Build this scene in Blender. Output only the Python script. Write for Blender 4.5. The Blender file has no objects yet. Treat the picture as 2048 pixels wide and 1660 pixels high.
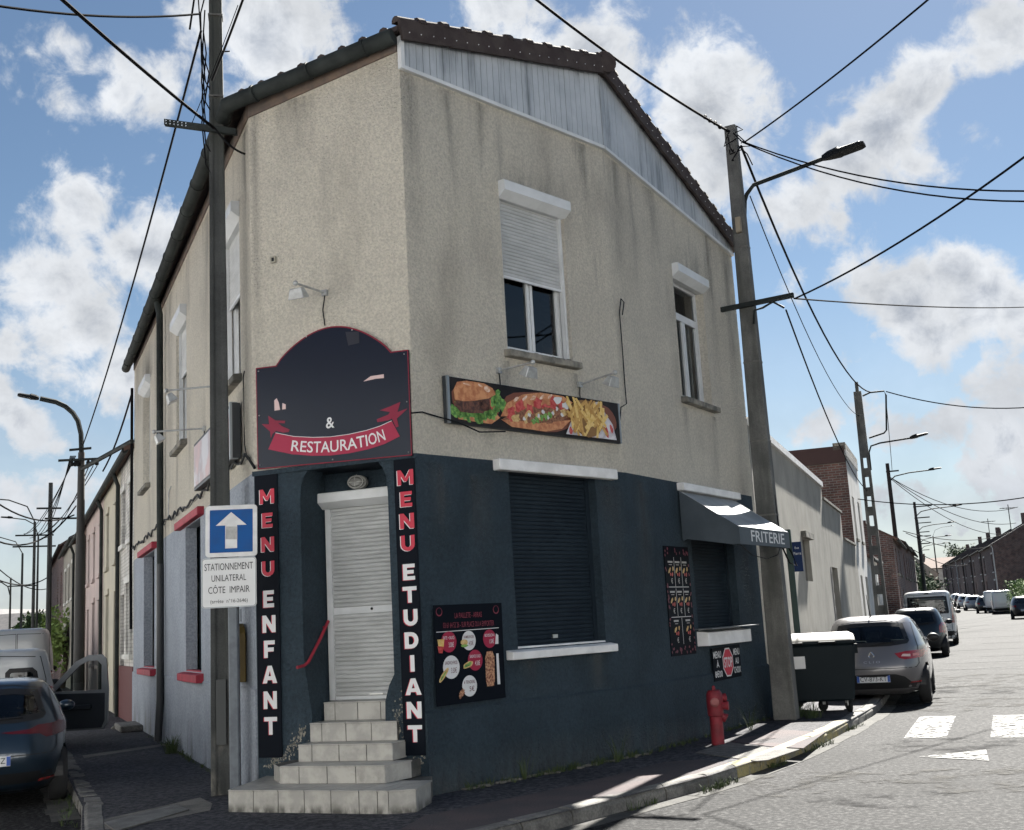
import bpy, bmesh, math, random
from mathutils import Vector, Matrix
from mathutils.bvhtree import BVHTree
random.seed(7)
S = bpy.context.scene
COL = S.collection
R = math.radians

# ------------------------------------------------------------------ camera
FPX, CX, CY, CAMH = 2300.0, 1024.0, 830.0, 1.65
ROLL = R(3.2); PITCH = math.atan(421 * math.cos(ROLL) / FPX)
CF = Vector((0, math.cos(PITCH), math.sin(PITCH)))
_u0 = Vector((1, 0, 0)).cross(CF)
CU = _u0 * math.cos(ROLL) + Vector((1, 0, 0)) * math.sin(ROLL)
CR = Vector((1, 0, 0)) * math.cos(ROLL) - _u0 * math.sin(ROLL)
CAM = Vector((0, 0, CAMH))
cd = bpy.data.cameras.new('camera'); cam = bpy.data.objects.new('camera', cd); COL.objects.link(cam)
cam.matrix_world = Matrix(((CR.x, CU.x, -CF.x, CAM.x), (CR.y, CU.y, -CF.y, CAM.y), (CR.z, CU.z, -CF.z, CAM.z), (0, 0, 0, 1)))
cd.sensor_fit = 'HORIZONTAL'; cd.sensor_width = 36; cd.lens = 36 * FPX / 2048
cd.clip_start = 0.05; cd.clip_end = 6000
S.camera = cam
S.render.resolution_x = 1024; S.render.resolution_y = 830

# ------------------------------------------------------------------ light
SUN_AZ, SUN_EL = R(23.9), R(41)
EXPO = 2.25
S.view_settings.view_transform = 'Standard'; S.view_settings.look = 'None'
S.view_settings.exposure = EXPO; S.view_settings.gamma = 1; S.view_settings.use_curve_mapping = False
S.cycles.max_bounces = 5; S.cycles.diffuse_bounces = 3; S.cycles.glossy_bounces = 3; S.cycles.transparent_max_bounces = 10
try:
    S.cycles.use_denoising = True
except Exception:
    pass
sd = bpy.data.lights.new('sun', 'SUN'); sd.energy = 5.0; sd.angle = R(0.5); sd.color = (1, .965, .9)
so = bpy.data.objects.new('sun', sd); COL.objects.link(so)
sdir = Vector((math.sin(SUN_AZ) * math.cos(SUN_EL), math.cos(SUN_AZ) * math.cos(SUN_EL), math.sin(SUN_EL)))
so.rotation_euler = sdir.to_track_quat('Z', 'Y').to_euler(); so.location = (20, 40, 60)

def ray(x, y):
    d = CF * FPX + CR * (x - CX) - CU * (y - CY); return d.normalized()
def onz(x, y, z=0.0):
    d = ray(x, y); return CAM + d * ((z - CAMH) / d.z)
def at(x, y, dist):                       # point on the pixel's ray, at a horizontal distance from the camera
    d = ray(x, y); return CAM + d * (dist / math.hypot(d.x, d.y))

# world: clear Nishita sky with cumulus clouds on a flat cloud layer
W = bpy.data.worlds.new('World'); S.world = W; W.use_nodes = True
nt = W.node_tree; nt.nodes.clear()
def nd(t, **k):
    n = nt.nodes.new(t)
    for a, v in k.items():
        setattr(n, a, v)
    return n
def wmath(op, a, b=None, clamp=False):
    n = nd('ShaderNodeMath', operation=op, use_clamp=clamp)
    for i, v in enumerate((a, b)):
        if v is None: continue
        if isinstance(v, (int, float)): n.inputs[i].default_value = v
        else: nt.links.new(v, n.inputs[i])
    return n.outputs[0]
def wrange(v, a, b, c=0.0, d=1.0, smooth=True):
    n = nd('ShaderNodeMapRange'); n.interpolation_type = 'SMOOTHSTEP' if smooth else 'LINEAR'; n.clamp = True
    nt.links.new(v, n.inputs['Value'])
    for k, x in (('From Min', a), ('From Max', b), ('To Min', c), ('To Max', d)): n.inputs[k].default_value = x
    return n.outputs['Result']
tc = nd('ShaderNodeTexCoord'); gen = tc.outputs['Generated']
sep = nd('ShaderNodeSeparateXYZ'); nt.links.new(gen, sep.inputs[0])
zz = wmath('MAXIMUM', wmath('ADD', sep.outputs['Z'], 0.16), 0.05)
comb = nd('ShaderNodeCombineXYZ')
nt.links.new(wmath('DIVIDE', sep.outputs['X'], zz), comb.inputs[0])
nt.links.new(wmath('DIVIDE', sep.outputs['Y'], zz), comb.inputs[1])
def wnoise(vec, scale, detail, rough, dist=0.0, off=(0, 0, 0)):
    mp = nd('ShaderNodeMapping'); nt.links.new(vec, mp.inputs['Vector']); mp.inputs['Location'].default_value = off
    n = nd('ShaderNodeTexNoise'); nt.links.new(mp.outputs[0], n.inputs['Vector'])
    n.inputs['Scale'].default_value = scale; n.inputs['Detail'].default_value = detail
    n.inputs['Roughness'].default_value = rough; n.inputs['Distortion'].default_value = dist
    return n.outputs['Fac']
# where the cumulus stand: (pixel x, y, radius in px, weight)
CLOUDS = [(170, 430, 150, 1.0), (300, 520, 190, 1.0), (120, 600, 190, 1.0), (330, 470, 120, .8), (40, 690, 120, .7), (250, 760, 150, .9), (120, 740, 130, .6),
          (60, 870, 130, 1.1), (0, 830, 110, 1.0), (110, 960, 140, .7), (20, 1010, 150, .8), (90, 1120, 140, .7),
          (130, 90, 120, .7), (230, 130, 110, .8), (310, 160, 110, .7), (110, 170, 90, .5), (420, 60, 150, .9), (560, 60, 200, 1.0), (400, 170, 110, .6), (480, 220, 120, .7), (330, 310, 70, .35),
          (1010, 10, 170, 1.0), (1200, 130, 200, 1.1), (1360, 190, 190, 1.1), (1440, 330, 170, 1.0), (1350, 420, 160, .9), (1500, 220, 130, .7),
          (1780, 240, 170, 1.1), (1690, 320, 150, 1.0), (1590, 380, 140, .8), (1840, 330, 120, .8), (1650, 430, 100, .5),
          (1790, 590, 150, 1.1), (1930, 570, 160, 1.1), (2030, 620, 130, 1.0), (1860, 660, 130, .9), (1720, 580, 90, .7), (2000, 770, 150, 1.0), (1690, 740, 110, .6), (1560, 570, 90, .7),
          (2010, 50, 130, 1.0), (1960, 120, 80, .6), (1940, 290, 60, .5), (1620, 880, 110, .9), (1760, 850, 120, .9), (1890, 850, 110, .8), (2030, 860, 150, 1.0), (1990, 960, 150, .8), (1780, 1020, 150, .6), (1920, 1080, 140, .6), (1650, 960, 120, .5)]
acc = None
warp = nd('ShaderNodeVectorMath', operation='SCALE'); 
wn = nd('ShaderNodeTexNoise'); nt.links.new(gen, wn.inputs['Vector']); wn.inputs['Scale'].default_value = 14; wn.inputs['Detail'].default_value = 4
wsub = nd('ShaderNodeVectorMath', operation='SUBTRACT'); nt.links.new(wn.outputs['Color'], wsub.inputs[0]); wsub.inputs[1].default_value = (.5, .5, .5)
nt.links.new(wsub.outputs[0], warp.inputs[0]); warp.inputs['Scale'].default_value = .07
wadd = nd('ShaderNodeVectorMath', operation='ADD'); nt.links.new(gen, wadd.inputs[0]); nt.links.new(warp.outputs[0], wadd.inputs[1])
for px, py, pr, wt in CLOUDS:
    dn = nd('ShaderNodeVectorMath', operation='DISTANCE'); nt.links.new(wadd.outputs[0], dn.inputs[0]); dn.inputs[1].default_value = ray(px, py)
    v = wrange(dn.outputs['Value'], 0.0, pr / FPX * 1.08, wt, 0.0)
    acc = v if acc is None else wmath('MAXIMUM', acc, v)
n_big = wnoise(comb.outputs[0], 1.3, 3, .5, .2, (4, 1, 0))
n_det = wnoise(gen, 11.0, 9, .62, .3, (2.3, .7, 1.1))
n_fine = wnoise(gen, 30.0, 5, .65, .4, (1.3, 5.7, 2.1))
dens = wmath('ADD', wmath('ADD', wmath('MULTIPLY', acc, .50), wmath('MULTIPLY', n_big, .16)), wmath('ADD', wmath('MULTIPLY', wmath('SUBTRACT', n_det, .5), 1.05), wmath('MULTIPLY', wmath('SUBTRACT', n_fine, .5), .55)))
haze = wmath('MULTIPLY', wrange(sep.outputs['Z'], .30, .0), wrange(n_big, .25, .75, .45, .85))
cover = wmath('MAXIMUM', wrange(dens, .22, .48), haze)
thick = wmath('MAXIMUM', wrange(dens, .42, .9), wmath('MULTIPLY', haze, .6))
sky = nd('ShaderNodeTexSky'); sky.sky_type = 'NISHITA'; sky.sun_disc = False
sky.sun_elevation = SUN_EL; sky.sun_rotation = SUN_AZ; sky.altitude = 40; sky.air_density = 1.0; sky.dust_density = 0.15; sky.ozone_density = 3.0
skm = nd('ShaderNodeMix', data_type='RGBA', blend_type='MULTIPLY'); skm.inputs['Factor'].default_value = 1; nt.links.new(sky.outputs[0], skm.inputs[6]); skm.inputs[7].default_value = (.43, .425, .40, 1)
bg = nd('ShaderNodeBackground'); nt.links.new(skm.outputs[2], bg.inputs['Color']); bg.inputs['Strength'].default_value = 0.05
# cloud colour: thin sunlit edges white, thick middles grey
cm = nd('ShaderNodeMix', data_type='RGBA'); nt.links.new(thick, cm.inputs['Factor'])
cm.inputs[6].default_value = (.168, .174, .182, 1); cm.inputs[7].default_value = (.075, .084, .1, 1)
n_sh = wnoise(gen, 16.0, 5, .6, .3, (7.7, 3.3, 2.2))
cm2 = nd('ShaderNodeMix', data_type='RGBA', blend_type='MULTIPLY'); cm2.inputs['Factor'].default_value = 1
nt.links.new(cm.outputs[2], cm2.inputs[6])
shv = wrange(n_sh, .25, .75, .84, 1.12)
ccv = nd('ShaderNodeCombineColor'); [nt.links.new(shv, ccv.inputs[i]) for i in range(3)]
nt.links.new(ccv.outputs[0], cm2.inputs[7])
bgc = nd('ShaderNodeBackground'); nt.links.new(cm2.outputs[2], bgc.inputs['Color']); bgc.inputs['Strength'].default_value = 1.0
mixs = nd('ShaderNodeMixShader'); nt.links.new(cover, mixs.inputs[0]); nt.links.new(bg.outputs[0], mixs.inputs[1]); nt.links.new(bgc.outputs[0], mixs.inputs[2])
W.cycles.sampling_method = 'MANUAL'; W.cycles.sample_map_resolution = 256
wo = nd('ShaderNodeOutputWorld'); nt.links.new(mixs.outputs[0], wo.inputs['Surface'])

# ------------------------------------------------------------------ materials
MATS = {}
def M(name, col, rough=.75, metal=0.0, col2=None, vscale=4.0, vcon=(.35, .65), bump=0.0, bscale=60.0, bdist=.01, spec=.4, stretch=None, grime=None, emit=None, alpha=None, coat=0.0, fine=0.0, obj=False):
    if name in MATS: return MATS[name]
    m = bpy.data.materials.new(name); m.use_nodes = True; MATS[name] = m
    t = m.node_tree; N = t.nodes; L = t.links; b = N['Principled BSDF']
    b.inputs['Base Color'].default_value = (*col, 1); b.inputs['Roughness'].default_value = rough; b.inputs['Metallic'].default_value = metal
    b.inputs['Specular IOR Level'].default_value = spec
    if coat: b.inputs['Coat Weight'].default_value = coat; b.inputs['Coat Roughness'].default_value = .05
    if emit: b.inputs['Emission Color'].default_value = (*emit, 1); b.inputs['Emission Strength'].default_value = 1
    if col2 is None and not bump and not grime and not fine: return m
    if obj:
        vec = N.new('ShaderNodeTexCoord').outputs['Object']
    else:
        vec = N.new('ShaderNodeNewGeometry').outputs['Position']
    def noise(scale, det=5, ro=.6, st=None, off=(0, 0, 0)):
        mp = N.new('ShaderNodeMapping'); L.new(vec, mp.inputs[0]); mp.inputs['Location'].default_value = off
        if st: mp.inputs['Scale'].default_value = st
        n = N.new('ShaderNodeTexNoise'); L.new(mp.outputs[0], n.inputs['Vector']); n.inputs['Scale'].default_value = scale
        n.inputs['Detail'].default_value = det; n.inputs['Roughness'].default_value = ro; return n.outputs['Fac']
    def rng(v, a, b_, c=0, d=1):
        n = N.new('ShaderNodeMapRange'); n.interpolation_type = 'SMOOTHSTEP'; L.new(v, n.inputs['Value'])
        for k, x in zip(('From Min', 'From Max', 'To Min', 'To Max'), (a, b_, c, d)): n.inputs[k].default_value = x
        return n.outputs['Result']
    def mix(f, a, c, mode='MIX'):
        n = N.new('ShaderNodeMix'); n.data_type = 'RGBA'; n.blend_type = mode
        for i, v in ((0, f), (6, a), (7, c)):
            if isinstance(v, tuple): n.inputs[i].default_value = (*v, 1)
            elif isinstance(v, (int, float)): n.inputs[i].default_value = v
            else: L.new(v, n.inputs[i])
        return n.outputs[2]
    c = col
    if col2 is not None: c = mix(rng(noise(vscale, 6, .6, stretch), *vcon), col, col2)
    if fine:       # small grain of light and dark
        g = rng(noise(bscale * .8, 3, .6, None, (3, 1, 2)), .32, .68, 1 - fine, 1 + fine * .6)
        cc = N.new('ShaderNodeCombineColor'); [L.new(g, cc.inputs[i]) for i in range(3)]
        c = mix(1.0, c, cc.outputs[0], 'MULTIPLY')
    if grime:      # list of (colour, scale, stretch, lo, hi, strength, zlo, zhi): stains that grow with height between zlo and zhi
        for gi, (gc, sc, st, lo, hi, stg, zlo, zhi) in enumerate(grime):
            f = rng(noise(sc, 6, .6, st, (gi * 3.7, gi * 1.3, 0)), lo, hi, 0, stg)
            if zlo is not None:
                sx = N.new('ShaderNodeSeparateXYZ'); L.new(vec, sx.inputs[0])
                g = rng(sx.outputs['Z'], zlo, zhi) if zlo < zhi else rng(sx.outputs['Z'], zhi, zlo, 1, 0)
                mu = N.new('ShaderNodeMath'); mu.operation = 'MULTIPLY'; L.new(f, mu.inputs[0]); L.new(g, mu.inputs[1]); f = mu.outputs[0]
            c = mix(f, c, gc)
    if not isinstance(c, tuple): L.new(c, b.inputs['Base Color'])
    if bump:
        bn = N.new('ShaderNodeBump'); bn.inputs['Strength'].default_value = bump; bn.inputs['Distance'].default_value = bdist
        L.new(noise(bscale, 4, .65), bn.inputs['Height']); L.new(bn.outputs[0], b.inputs['Normal'])
    return m
def glass(name, tint=(.75, .8, .8), rough=.02, trans=.85):
    if name in MATS: return MATS[name]
    m = bpy.data.materials.new(name); m.use_nodes = True; MATS[name] = m
    t = m.node_tree; N = t.nodes; L = t.links; N.clear()
    o = N.new('ShaderNodeOutputMaterial'); tr = N.new('ShaderNodeBsdfTransparent'); tr.inputs[0].default_value = (*tint, 1)
    gl = N.new('ShaderNodeBsdfGlossy'); gl.inputs['Roughness'].default_value = rough; gl.inputs[0].default_value = (1, 1, 1, 1)
    fr = N.new('ShaderNodeFresnel'); fr.inputs[0].default_value = 1.5
    mx = N.new('ShaderNodeMixShader'); L.new(fr.outputs[0], mx.inputs[0]); L.new(tr.outputs[0], mx.inputs[1]); L.new(gl.outputs[0], mx.inputs[2]); L.new(mx.outputs[0], o.inputs[0])
    return m

# ------------------------------------------------------------------ mesh helpers
ORG = {}                                   # world origin of every thing root / part
def setp(o, label=None, cat=None, group=None, kind=None):
    if label: o['label'] = label
    if cat: o['category'] = cat
    if group: o['group'] = group
    if kind: o['kind'] = kind
    return o
def thing(name, label, cat, loc, group=None, rotz=0.0):
    o = bpy.data.objects.new(name, None); COL.objects.link(o); o.empty_display_size = .2
    o.location = loc; o.rotation_euler = (0, 0, rotz); ORG[o.name] = Vector(loc)
    return setp(o, label, cat, group)
class MB:
    def __init__(s): s.v = []; s.f = []
    def add(s, vs, fs):
        n = len(s.v); s.v += [tuple(v) for v in vs]; s.f += [tuple(i + n for i in f) for f in fs]; return s
    def quad(s, a, b, c, d): return s.add((a, b, c, d), ((0, 1, 2, 3),))
    def poly(s, pts): return s.add(pts, (tuple(range(len(pts))),))
    def hexa(s, p):                        # 8 corners: bottom ring 0-3, top ring 4-7
        return s.add(p, ((3, 2, 1, 0), (4, 5, 6, 7), (0, 1, 5, 4), (1, 2, 6, 5), (2, 3, 7, 6), (3, 0, 4, 7)))
    def box(s, c, size, ax=None):
        c = Vector(c); X, Y, Z = ax or (Vector((1, 0, 0)), Vector((0, 1, 0)), Vector((0, 0, 1)))
        a, b, h = X * size[0] / 2, Y * size[1] / 2, Z * size[2] / 2
        return s.hexa([c - a - b - h, c + a - b - h, c + a + b - h, c - a + b - h, c - a - b + h, c + a - b + h, c + a + b + h, c - a + b + h])
    def prism(s, pts, ext):                # polygon (list of 3-D points) pushed along ext
        n = len(pts); e = Vector(ext); q = [Vector(p) for p in pts]
        return s.add(q + [p + e for p in q], [tuple(range(n))[::-1], tuple(range(n, 2 * n))] + [(i, (i + 1) % n, (i + 1) % n + n, i + n) for i in range(n)])
    def tube(s, path, r, seg=8, cap=True):
        path = [Vector(p) for p in path]; n = len(path); rs = r if isinstance(r, (list, tuple)) else [r] * n
        rings = []; up = None
        for i, p in enumerate(path):
            t = (path[min(i + 1, n - 1)] - path[max(i - 1, 0)]).normalized()
            if up is None:
                up = Vector((0, 0, 1)) if abs(t.z) < .9 else Vector((1, 0, 0))
            a = t.cross(up)
            if a.length < 1e-4: a = t.cross(Vector((0, 1, 0)))
            a.normalize(); b = t.cross(a).normalized(); up = -b if False else up
            rings.append([p + (a * math.cos(k * 2 * math.pi / seg) + b * math.sin(k * 2 * math.pi / seg)) * rs[i] for k in range(seg)])
        vs = [v for rg in rings for v in rg]; fs = []
        for i in range(n - 1):
            for k in range(seg):
                k2 = (k + 1) % seg; fs.append((i * seg + k, i * seg + k2, (i + 1) * seg + k2, (i + 1) * seg + k))
        if cap: fs += [tuple(range(seg))[::-1], tuple(range((n - 1) * seg, n * seg))]
        return s.add(vs, fs)
    def lathe(s, c, prof, seg=20, axis=None):    # prof: (r, h) along axis
        A = Vector(axis or (0, 0, 1)).normalized(); X = A.orthogonal().normalized(); Y = A.cross(X); c = Vector(c)
        vs = []; fs = []; n = len(prof)
        for r, h in prof:
            for k in range(seg):
                a = k * 2 * math.pi / seg; vs.append(c + A * h + (X * math.cos(a) + Y * math.sin(a)) * max(r, 1e-4))
        for i in range(n - 1):
            for k in range(seg):
                k2 = (k + 1) % seg; fs.append((i * seg + k, i * seg + k2, (i + 1) * seg + k2, (i + 1) * seg + k))
        fs += [tuple(range(seg))[::-1], tuple(range((n - 1) * seg, n * seg))]
        return s.add(vs, fs)
    def ball(s, c, r, seg=10, rings=6):
        c = Vector(c); r = Vector(r) if isinstance(r, (tuple, list)) else Vector((r, r, r)); vs = []; fs = []
        for i in range(rings + 1):
            th = math.pi * i / rings
            for k in range(seg):
                a = 2 * math.pi * k / seg; vs.append((c.x + r.x * math.sin(th) * math.cos(a), c.y + r.y * math.sin(th) * math.sin(a), c.z + r.z * math.cos(th)))
        for i in range(rings):
            for k in range(seg):
                k2 = (k + 1) % seg; fs.append((i * seg + k, (i + 1) * seg + k, (i + 1) * seg + k2, i * seg + k2))
        return s.add(vs, fs)
    def mesh(s, name, org, smooth=False, bevel=0.0, weld=False):
        me = bpy.data.meshes.new(name); o = Vector(org)
        me.from_pydata([Vector(v) - o for v in s.v], [], s.f)
        bm = bmesh.new(); bm.from_mesh(me)
        if weld: bmesh.ops.remove_doubles(bm, verts=bm.verts, dist=1e-4)
        if bevel: bmesh.ops.bevel(bm, geom=list(bm.edges), offset=bevel, segments=1, affect='EDGES', clamp_overlap=True)
        bmesh.ops.recalc_face_normals(bm, faces=bm.faces)
        bm.to_mesh(me); bm.free()
        if smooth:
            for p in me.polygons: p.use_smooth = True
            try: me.set_sharp_from_angle(angle=R(40))
            except Exception: pass
        return me
    def build(s, name, mat, parent=None, smooth=False, bevel=0.0, weld=False):
        org = ORG[parent.name] if parent else (Vector(s.v[0]) if s.v else Vector((0, 0, 0)))
        o = bpy.data.objects.new(name, s.mesh(name, org, smooth, bevel, weld)); COL.objects.link(o)
        if mat: o.data.materials.append(mat)
        if parent: o.parent = parent
        else: o.location = org
        ORG[o.name] = Vector(org); return o
def inst(name, me, parent, loc, rot=None, scale=None):    # another object on shared mesh data, placed in world space
    o = bpy.data.objects.new(name, me); COL.objects.link(o); o.parent = parent
    o.location = Vector(loc) - ORG[parent.name]
    if rot is not None: o.rotation_euler = rot
    if scale is not None: o.scale = scale
    ORG[o.name] = ORG[parent.name]; return o
class Face:                                # vertical plane; u runs to the right for a viewer in the street, off = out of the wall
    def __init__(s, p, az): 
        s.p = Vector((p[0], p[1], 0)); a = R(az); s.d = Vector((math.sin(a), math.cos(a), 0)); s.n = Vector((s.d.y, -s.d.x, 0)); s.rz = math.atan2(s.d.y, s.d.x)
    def P(s, u, z, off=0.0): return s.p + s.d * u + s.n * off + Vector((0, 0, z))
    def uz(s, x, y, off=0.0):
        d = ray(x, y); t = (s.p + s.n * off - CAM).dot(s.n) / d.dot(s.n); q = CAM + d * t
        return (q - s.p).dot(s.d), q.z
    def box(s, mb, u0, u1, z0, z1, o0, o1):
        P = s.P
        return mb.hexa([P(u0, z0, o1), P(u1, z0, o1), P(u1, z0, o0), P(u0, z0, o0), P(u0, z1, o1), P(u1, z1, o1), P(u1, z1, o0), P(u0, z1, o0)])
    def prism(s, mb, pts, o0, o1): return mb.prism([s.P(u, z, o0) for u, z in pts], s.n * (o1 - o0))
def az_dir(a): a = R(a); return Vector((math.sin(a), math.cos(a), 0))

_tx = {}
def text2d(body, bold=0.0):
    k = (body, bold)
    if k in _tx: return _tx[k]
    c = bpy.data.curves.new('t', 'FONT'); c.body = body; c.size = 1; c.offset = bold; c.resolution_u = 3
    o = bpy.data.objects.new('t', c); COL.objects.link(o); bpy.context.view_layer.update()
    me = bpy.data.meshes.new_from_object(o.evaluated_get(bpy.context.evaluated_depsgraph_get()))
    vs = [(v.co.x, v.co.y) for v in me.vertices]; fs = [tuple(p.vertices) for p in me.polygons]
    bpy.data.objects.remove(o); bpy.data.curves.remove(c); bpy.data.meshes.remove(me)
    x0 = min(v[0] for v in vs); x1 = max(v[0] for v in vs); y0 = min(v[1] for v in vs); y1 = max(v[1] for v in vs)
    vs = [((x - x0) / max(x1 - x0, 1e-6), (y - y0) / max(y1 - y0, 1e-6)) for x, y in vs]
    _tx[k] = (vs, fs, (x1 - x0) / max(y1 - y0, 1e-6)); return _tx[k]
def lettering(mb, fn, u0, u1, z0, z1, body, bold=0.0):   # fn(u, z) -> 3-D point
    vs, fs, _ = text2d(body, bold)
    return mb.add([fn(u0 + (u1 - u0) * x, z0 + (z1 - z0) * y) for x, y in vs], fs)

# ------------------------------------------------------------------ setting-out
C1 = Vector((-.98, 11.26, 0)); C0 = C1 + az_dir(-68) * 1.9
CH = Face(C0, 112); R1 = Face(C1, 43); BB = R1.P(3.38, 0); R2 = Face(BB, 31); EE = R2.P(4.45, 0); LF = Face(C0, 156.1)
AN = Face(EE, 20.3); LEN_L = 12.7
PAV = .12
def sstep(a, b, x):
    t = min(1, max(0, (x - a) / (b - a))); return t * t * (3 - 2 * t)
def gz(x, y): return .00005 * min(max(0.0, y - 5), 300) ** 2 * sstep(-15, 8, x)
def drape(p, dz): return Vector((p[0], p[1], gz(p[0], p[1]) + dz))

# ------------------------------------------------------------------ ground
def spread(a, b, fine0, fine1, step, grow=1.35):
    xs = []; x = fine0
    while x <= fine1: xs.append(x); x += step
    s = step; x = fine0
    while x > a: s *= grow; x -= s; xs.append(max(x, a))
    s = step; x = fine1
    while x < b: s *= grow; x += s; xs.append(min(x, b))
    return sorted(set(round(v, 3) for v in xs))
gx = spread(-1500, 1500, -24, 90, 3.0); gy = spread(-300, 3000, -6, 150, 3.0)
mb = MB(); mb.v = [(x, y, gz(x, y)) for y in gy for x in gx]; nx = len(gx)
mb.f = [(j * nx + i, j * nx + i + 1, (j + 1) * nx + i + 1, (j + 1) * nx + i) for j in range(len(gy) - 1) for i in range(nx - 1)]
m_road = bpy.data.materials.new('asphalt'); m_road.use_nodes = True
def asphalt_nodes(m, dark, mid, light, big):
    t = m.node_tree; N = t.nodes; L = t.links; b = N['Principled BSDF']; b.inputs['Roughness'].default_value = .85; b.inputs['Specular IOR Level'].default_value = .12
    g = N.new('ShaderNodeNewGeometry')
    n1 = N.new('ShaderNodeTexNoise'); L.new(g.outputs['Position'], n1.inputs['Vector']); n1.inputs['Scale'].default_value = 19; n1.inputs['Detail'].default_value = 5; n1.inputs['Roughness'].default_value = .75
    r = N.new('ShaderNodeValToRGB'); L.new(n1.outputs['Fac'], r.inputs[0]); e = r.color_ramp.elements
    e[0].position = .41; e[0].color = (*dark, 1); e[1].position = .62; e[1].color = (*light, 1); k = e.new(.5); k.color = (*mid, 1)
    n2 = N.new('ShaderNodeTexNoise'); L.new(g.outputs['Position'], n2.inputs['Vector']); n2.inputs['Scale'].default_value = .45; n2.inputs['Detail'].default_value = 7; n2.inputs['Roughness'].default_value = .62
    mr = N.new('ShaderNodeMapRange'); L.new(n2.outputs['Fac'], mr.inputs['Value']); mr.inputs['From Min'].default_value = .3; mr.inputs['From Max'].default_value = .72; mr.inputs['To Min'].default_value = 1 - big; mr.inputs['To Max'].default_value = 1 + big
    cc = N.new('ShaderNodeCombineColor'); [L.new(mr.outputs[0], cc.inputs[i]) for i in range(3)]
    mx = N.new('ShaderNodeMix'); mx.data_type = 'RGBA'; mx.blend_type = 'MULTIPLY'; mx.inputs[0].default_value = 1; L.new(r.outputs[0], mx.inputs[6]); L.new(cc.outputs[0], mx.inputs[7])
    # cracks
    vo = N.new('ShaderNodeTexVoronoi'); vo.feature = 'DISTANCE_TO_EDGE'; vo.inputs['Scale'].default_value = .33
    wv = N.new('ShaderNodeVectorMath'); wv.operation = 'ADD'; L.new(g.outputs['Position'], wv.inputs[0])
    n4 = N.new('ShaderNodeTexNoise'); L.new(g.outputs['Position'], n4.inputs['Vector']); n4.inputs['Scale'].default_value = 1.3; n4.inputs['Detail'].default_value = 4; L.new(n4.outputs['Color'], wv.inputs[1])
    L.new(wv.outputs[0], vo.inputs['Vector'])
    cr = N.new('ShaderNodeMapRange'); L.new(vo.outputs['Distance'], cr.inputs['Value']); cr.inputs['From Min'].default_value = 0; cr.inputs['From Max'].default_value = .012; cr.inputs['To Min'].default_value = .93; cr.inputs['To Max'].default_value = 1
    cc2 = N.new('ShaderNodeCombineColor'); [L.new(cr.outputs[0], cc2.inputs[i]) for i in range(3)]
    mx2 = N.new('ShaderNodeMix'); mx2.data_type = 'RGBA'; mx2.blend_type = 'MULTIPLY'; mx2.inputs[0].default_value = 1; L.new(mx.outputs[2], mx2.inputs[6]); L.new(cc2.outputs[0], mx2.inputs[7])
    L.new(mx2.outputs[2], b.inputs['Base Color'])
    bp = N.new('ShaderNodeBump'); bp.inputs['Strength'].default_value = .8; bp.inputs['Distance'].default_value = .012; L.new(n1.outputs['Fac'], bp.inputs['Height']); L.new(bp.outputs[0], b.inputs['Normal'])
asphalt_nodes(m_road, (.002, .0022, .0026), (.011, .011, .012), (.058, .057, .056), .45)
road = setp(mb.build('road', m_road), kind='structure')
m_pav = bpy.data.materials.new('pavement_asphalt'); m_pav.use_nodes = True
asphalt_nodes(m_pav, (.025, .026, .03), (.052, .052, .058), (.1, .095, .1), .35)
m_patch = bpy.data.materials.new('repair_asphalt'); m_patch.use_nodes = True
asphalt_nodes(m_patch, (.005, .005, .006), (.018, .018, .019), (.06, .06, .06), .3)
m_conc = M('old_concrete', (.16, .15, .13), .9, col2=(.09, .086, .078), vscale=3, bump=.5, bscale=70, bdist=.006, fine=.25)
m_yel = M('worn_yellow_kerb_paint', (.3, .25, .11), .85, col2=(.2, .185, .14), vscale=6, vcon=(.42, .62), bump=.5, bscale=60, bdist=.006, fine=.2)
m_stone = M('kerb_concrete', (.17, .162, .147), .9, col2=(.085, .082, .076), vscale=3.5, bump=.5, bscale=60, bdist=.008, fine=.25)

# kerb lines (outer top edge), from far along the left street round the corner and up the right street
kl = [LF.P(-t, 0, 1.62) for t in (90, 60, 40, 28, 20, 14, 9, 5, 2.2, .6)]
kc = [Vector(p) for p in ((-3.98, 10.55, 0), (-3.6, 9.6, 0), (-2.9, 8.75, 0), (-2.0, 8.35, 0), (-1.2, 8.5, 0))]
kr = [Vector(p) for p in ((-.55, 9.0, 0), (.1, 9.72, 0), (.66, 10.38, 0), (1.2, 10.98, 0), (1.74, 11.62, 0), (2.28, 12.42, 0), (2.75, 13.2, 0), (3.2, 13.98, 0), (3.75, 15.0, 0), (4.45, 16.4, 0), (5.35, 18.3, 0))]
ka = [AN.P(t, 0, 1.38) for t in (3, 6, 10, 16, 24, 34, 46, 60, 80, 110, 150, 200)]
KERB = kl + kc + kr + ka
wall_l = [LF.P(-t, 0, -.05) for t in (90, 40, 14, 5, 0)] ; wall_r = [C1, BB, EE] + [AN.P(t, 0, -.05) for t in (10, 30, 60, 110, 150, 200)]
wl = [LF.P(-90, 0, -.3), LF.P(-40, 0, -.3), LF.P(-14, 0, -.3), C0 - CH.n * .3 - LF.n * .3, C1 - CH.n * .3 - R1.n * .3, BB - R1.n * .3, EE - R2.n * .3] + [AN.P(t, 0, -.3) for t in (10, 30, 60, 110, 150, 200)]
from mathutils.geometry import tessellate_polygon
poly = [Vector((p.x, p.y, 0)) for p in KERB] + [Vector((p.x, p.y, 0)) for p in reversed(wl)]
mb = MB(); n = len(poly)
inner = [p.copy() for p in poly]
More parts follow.
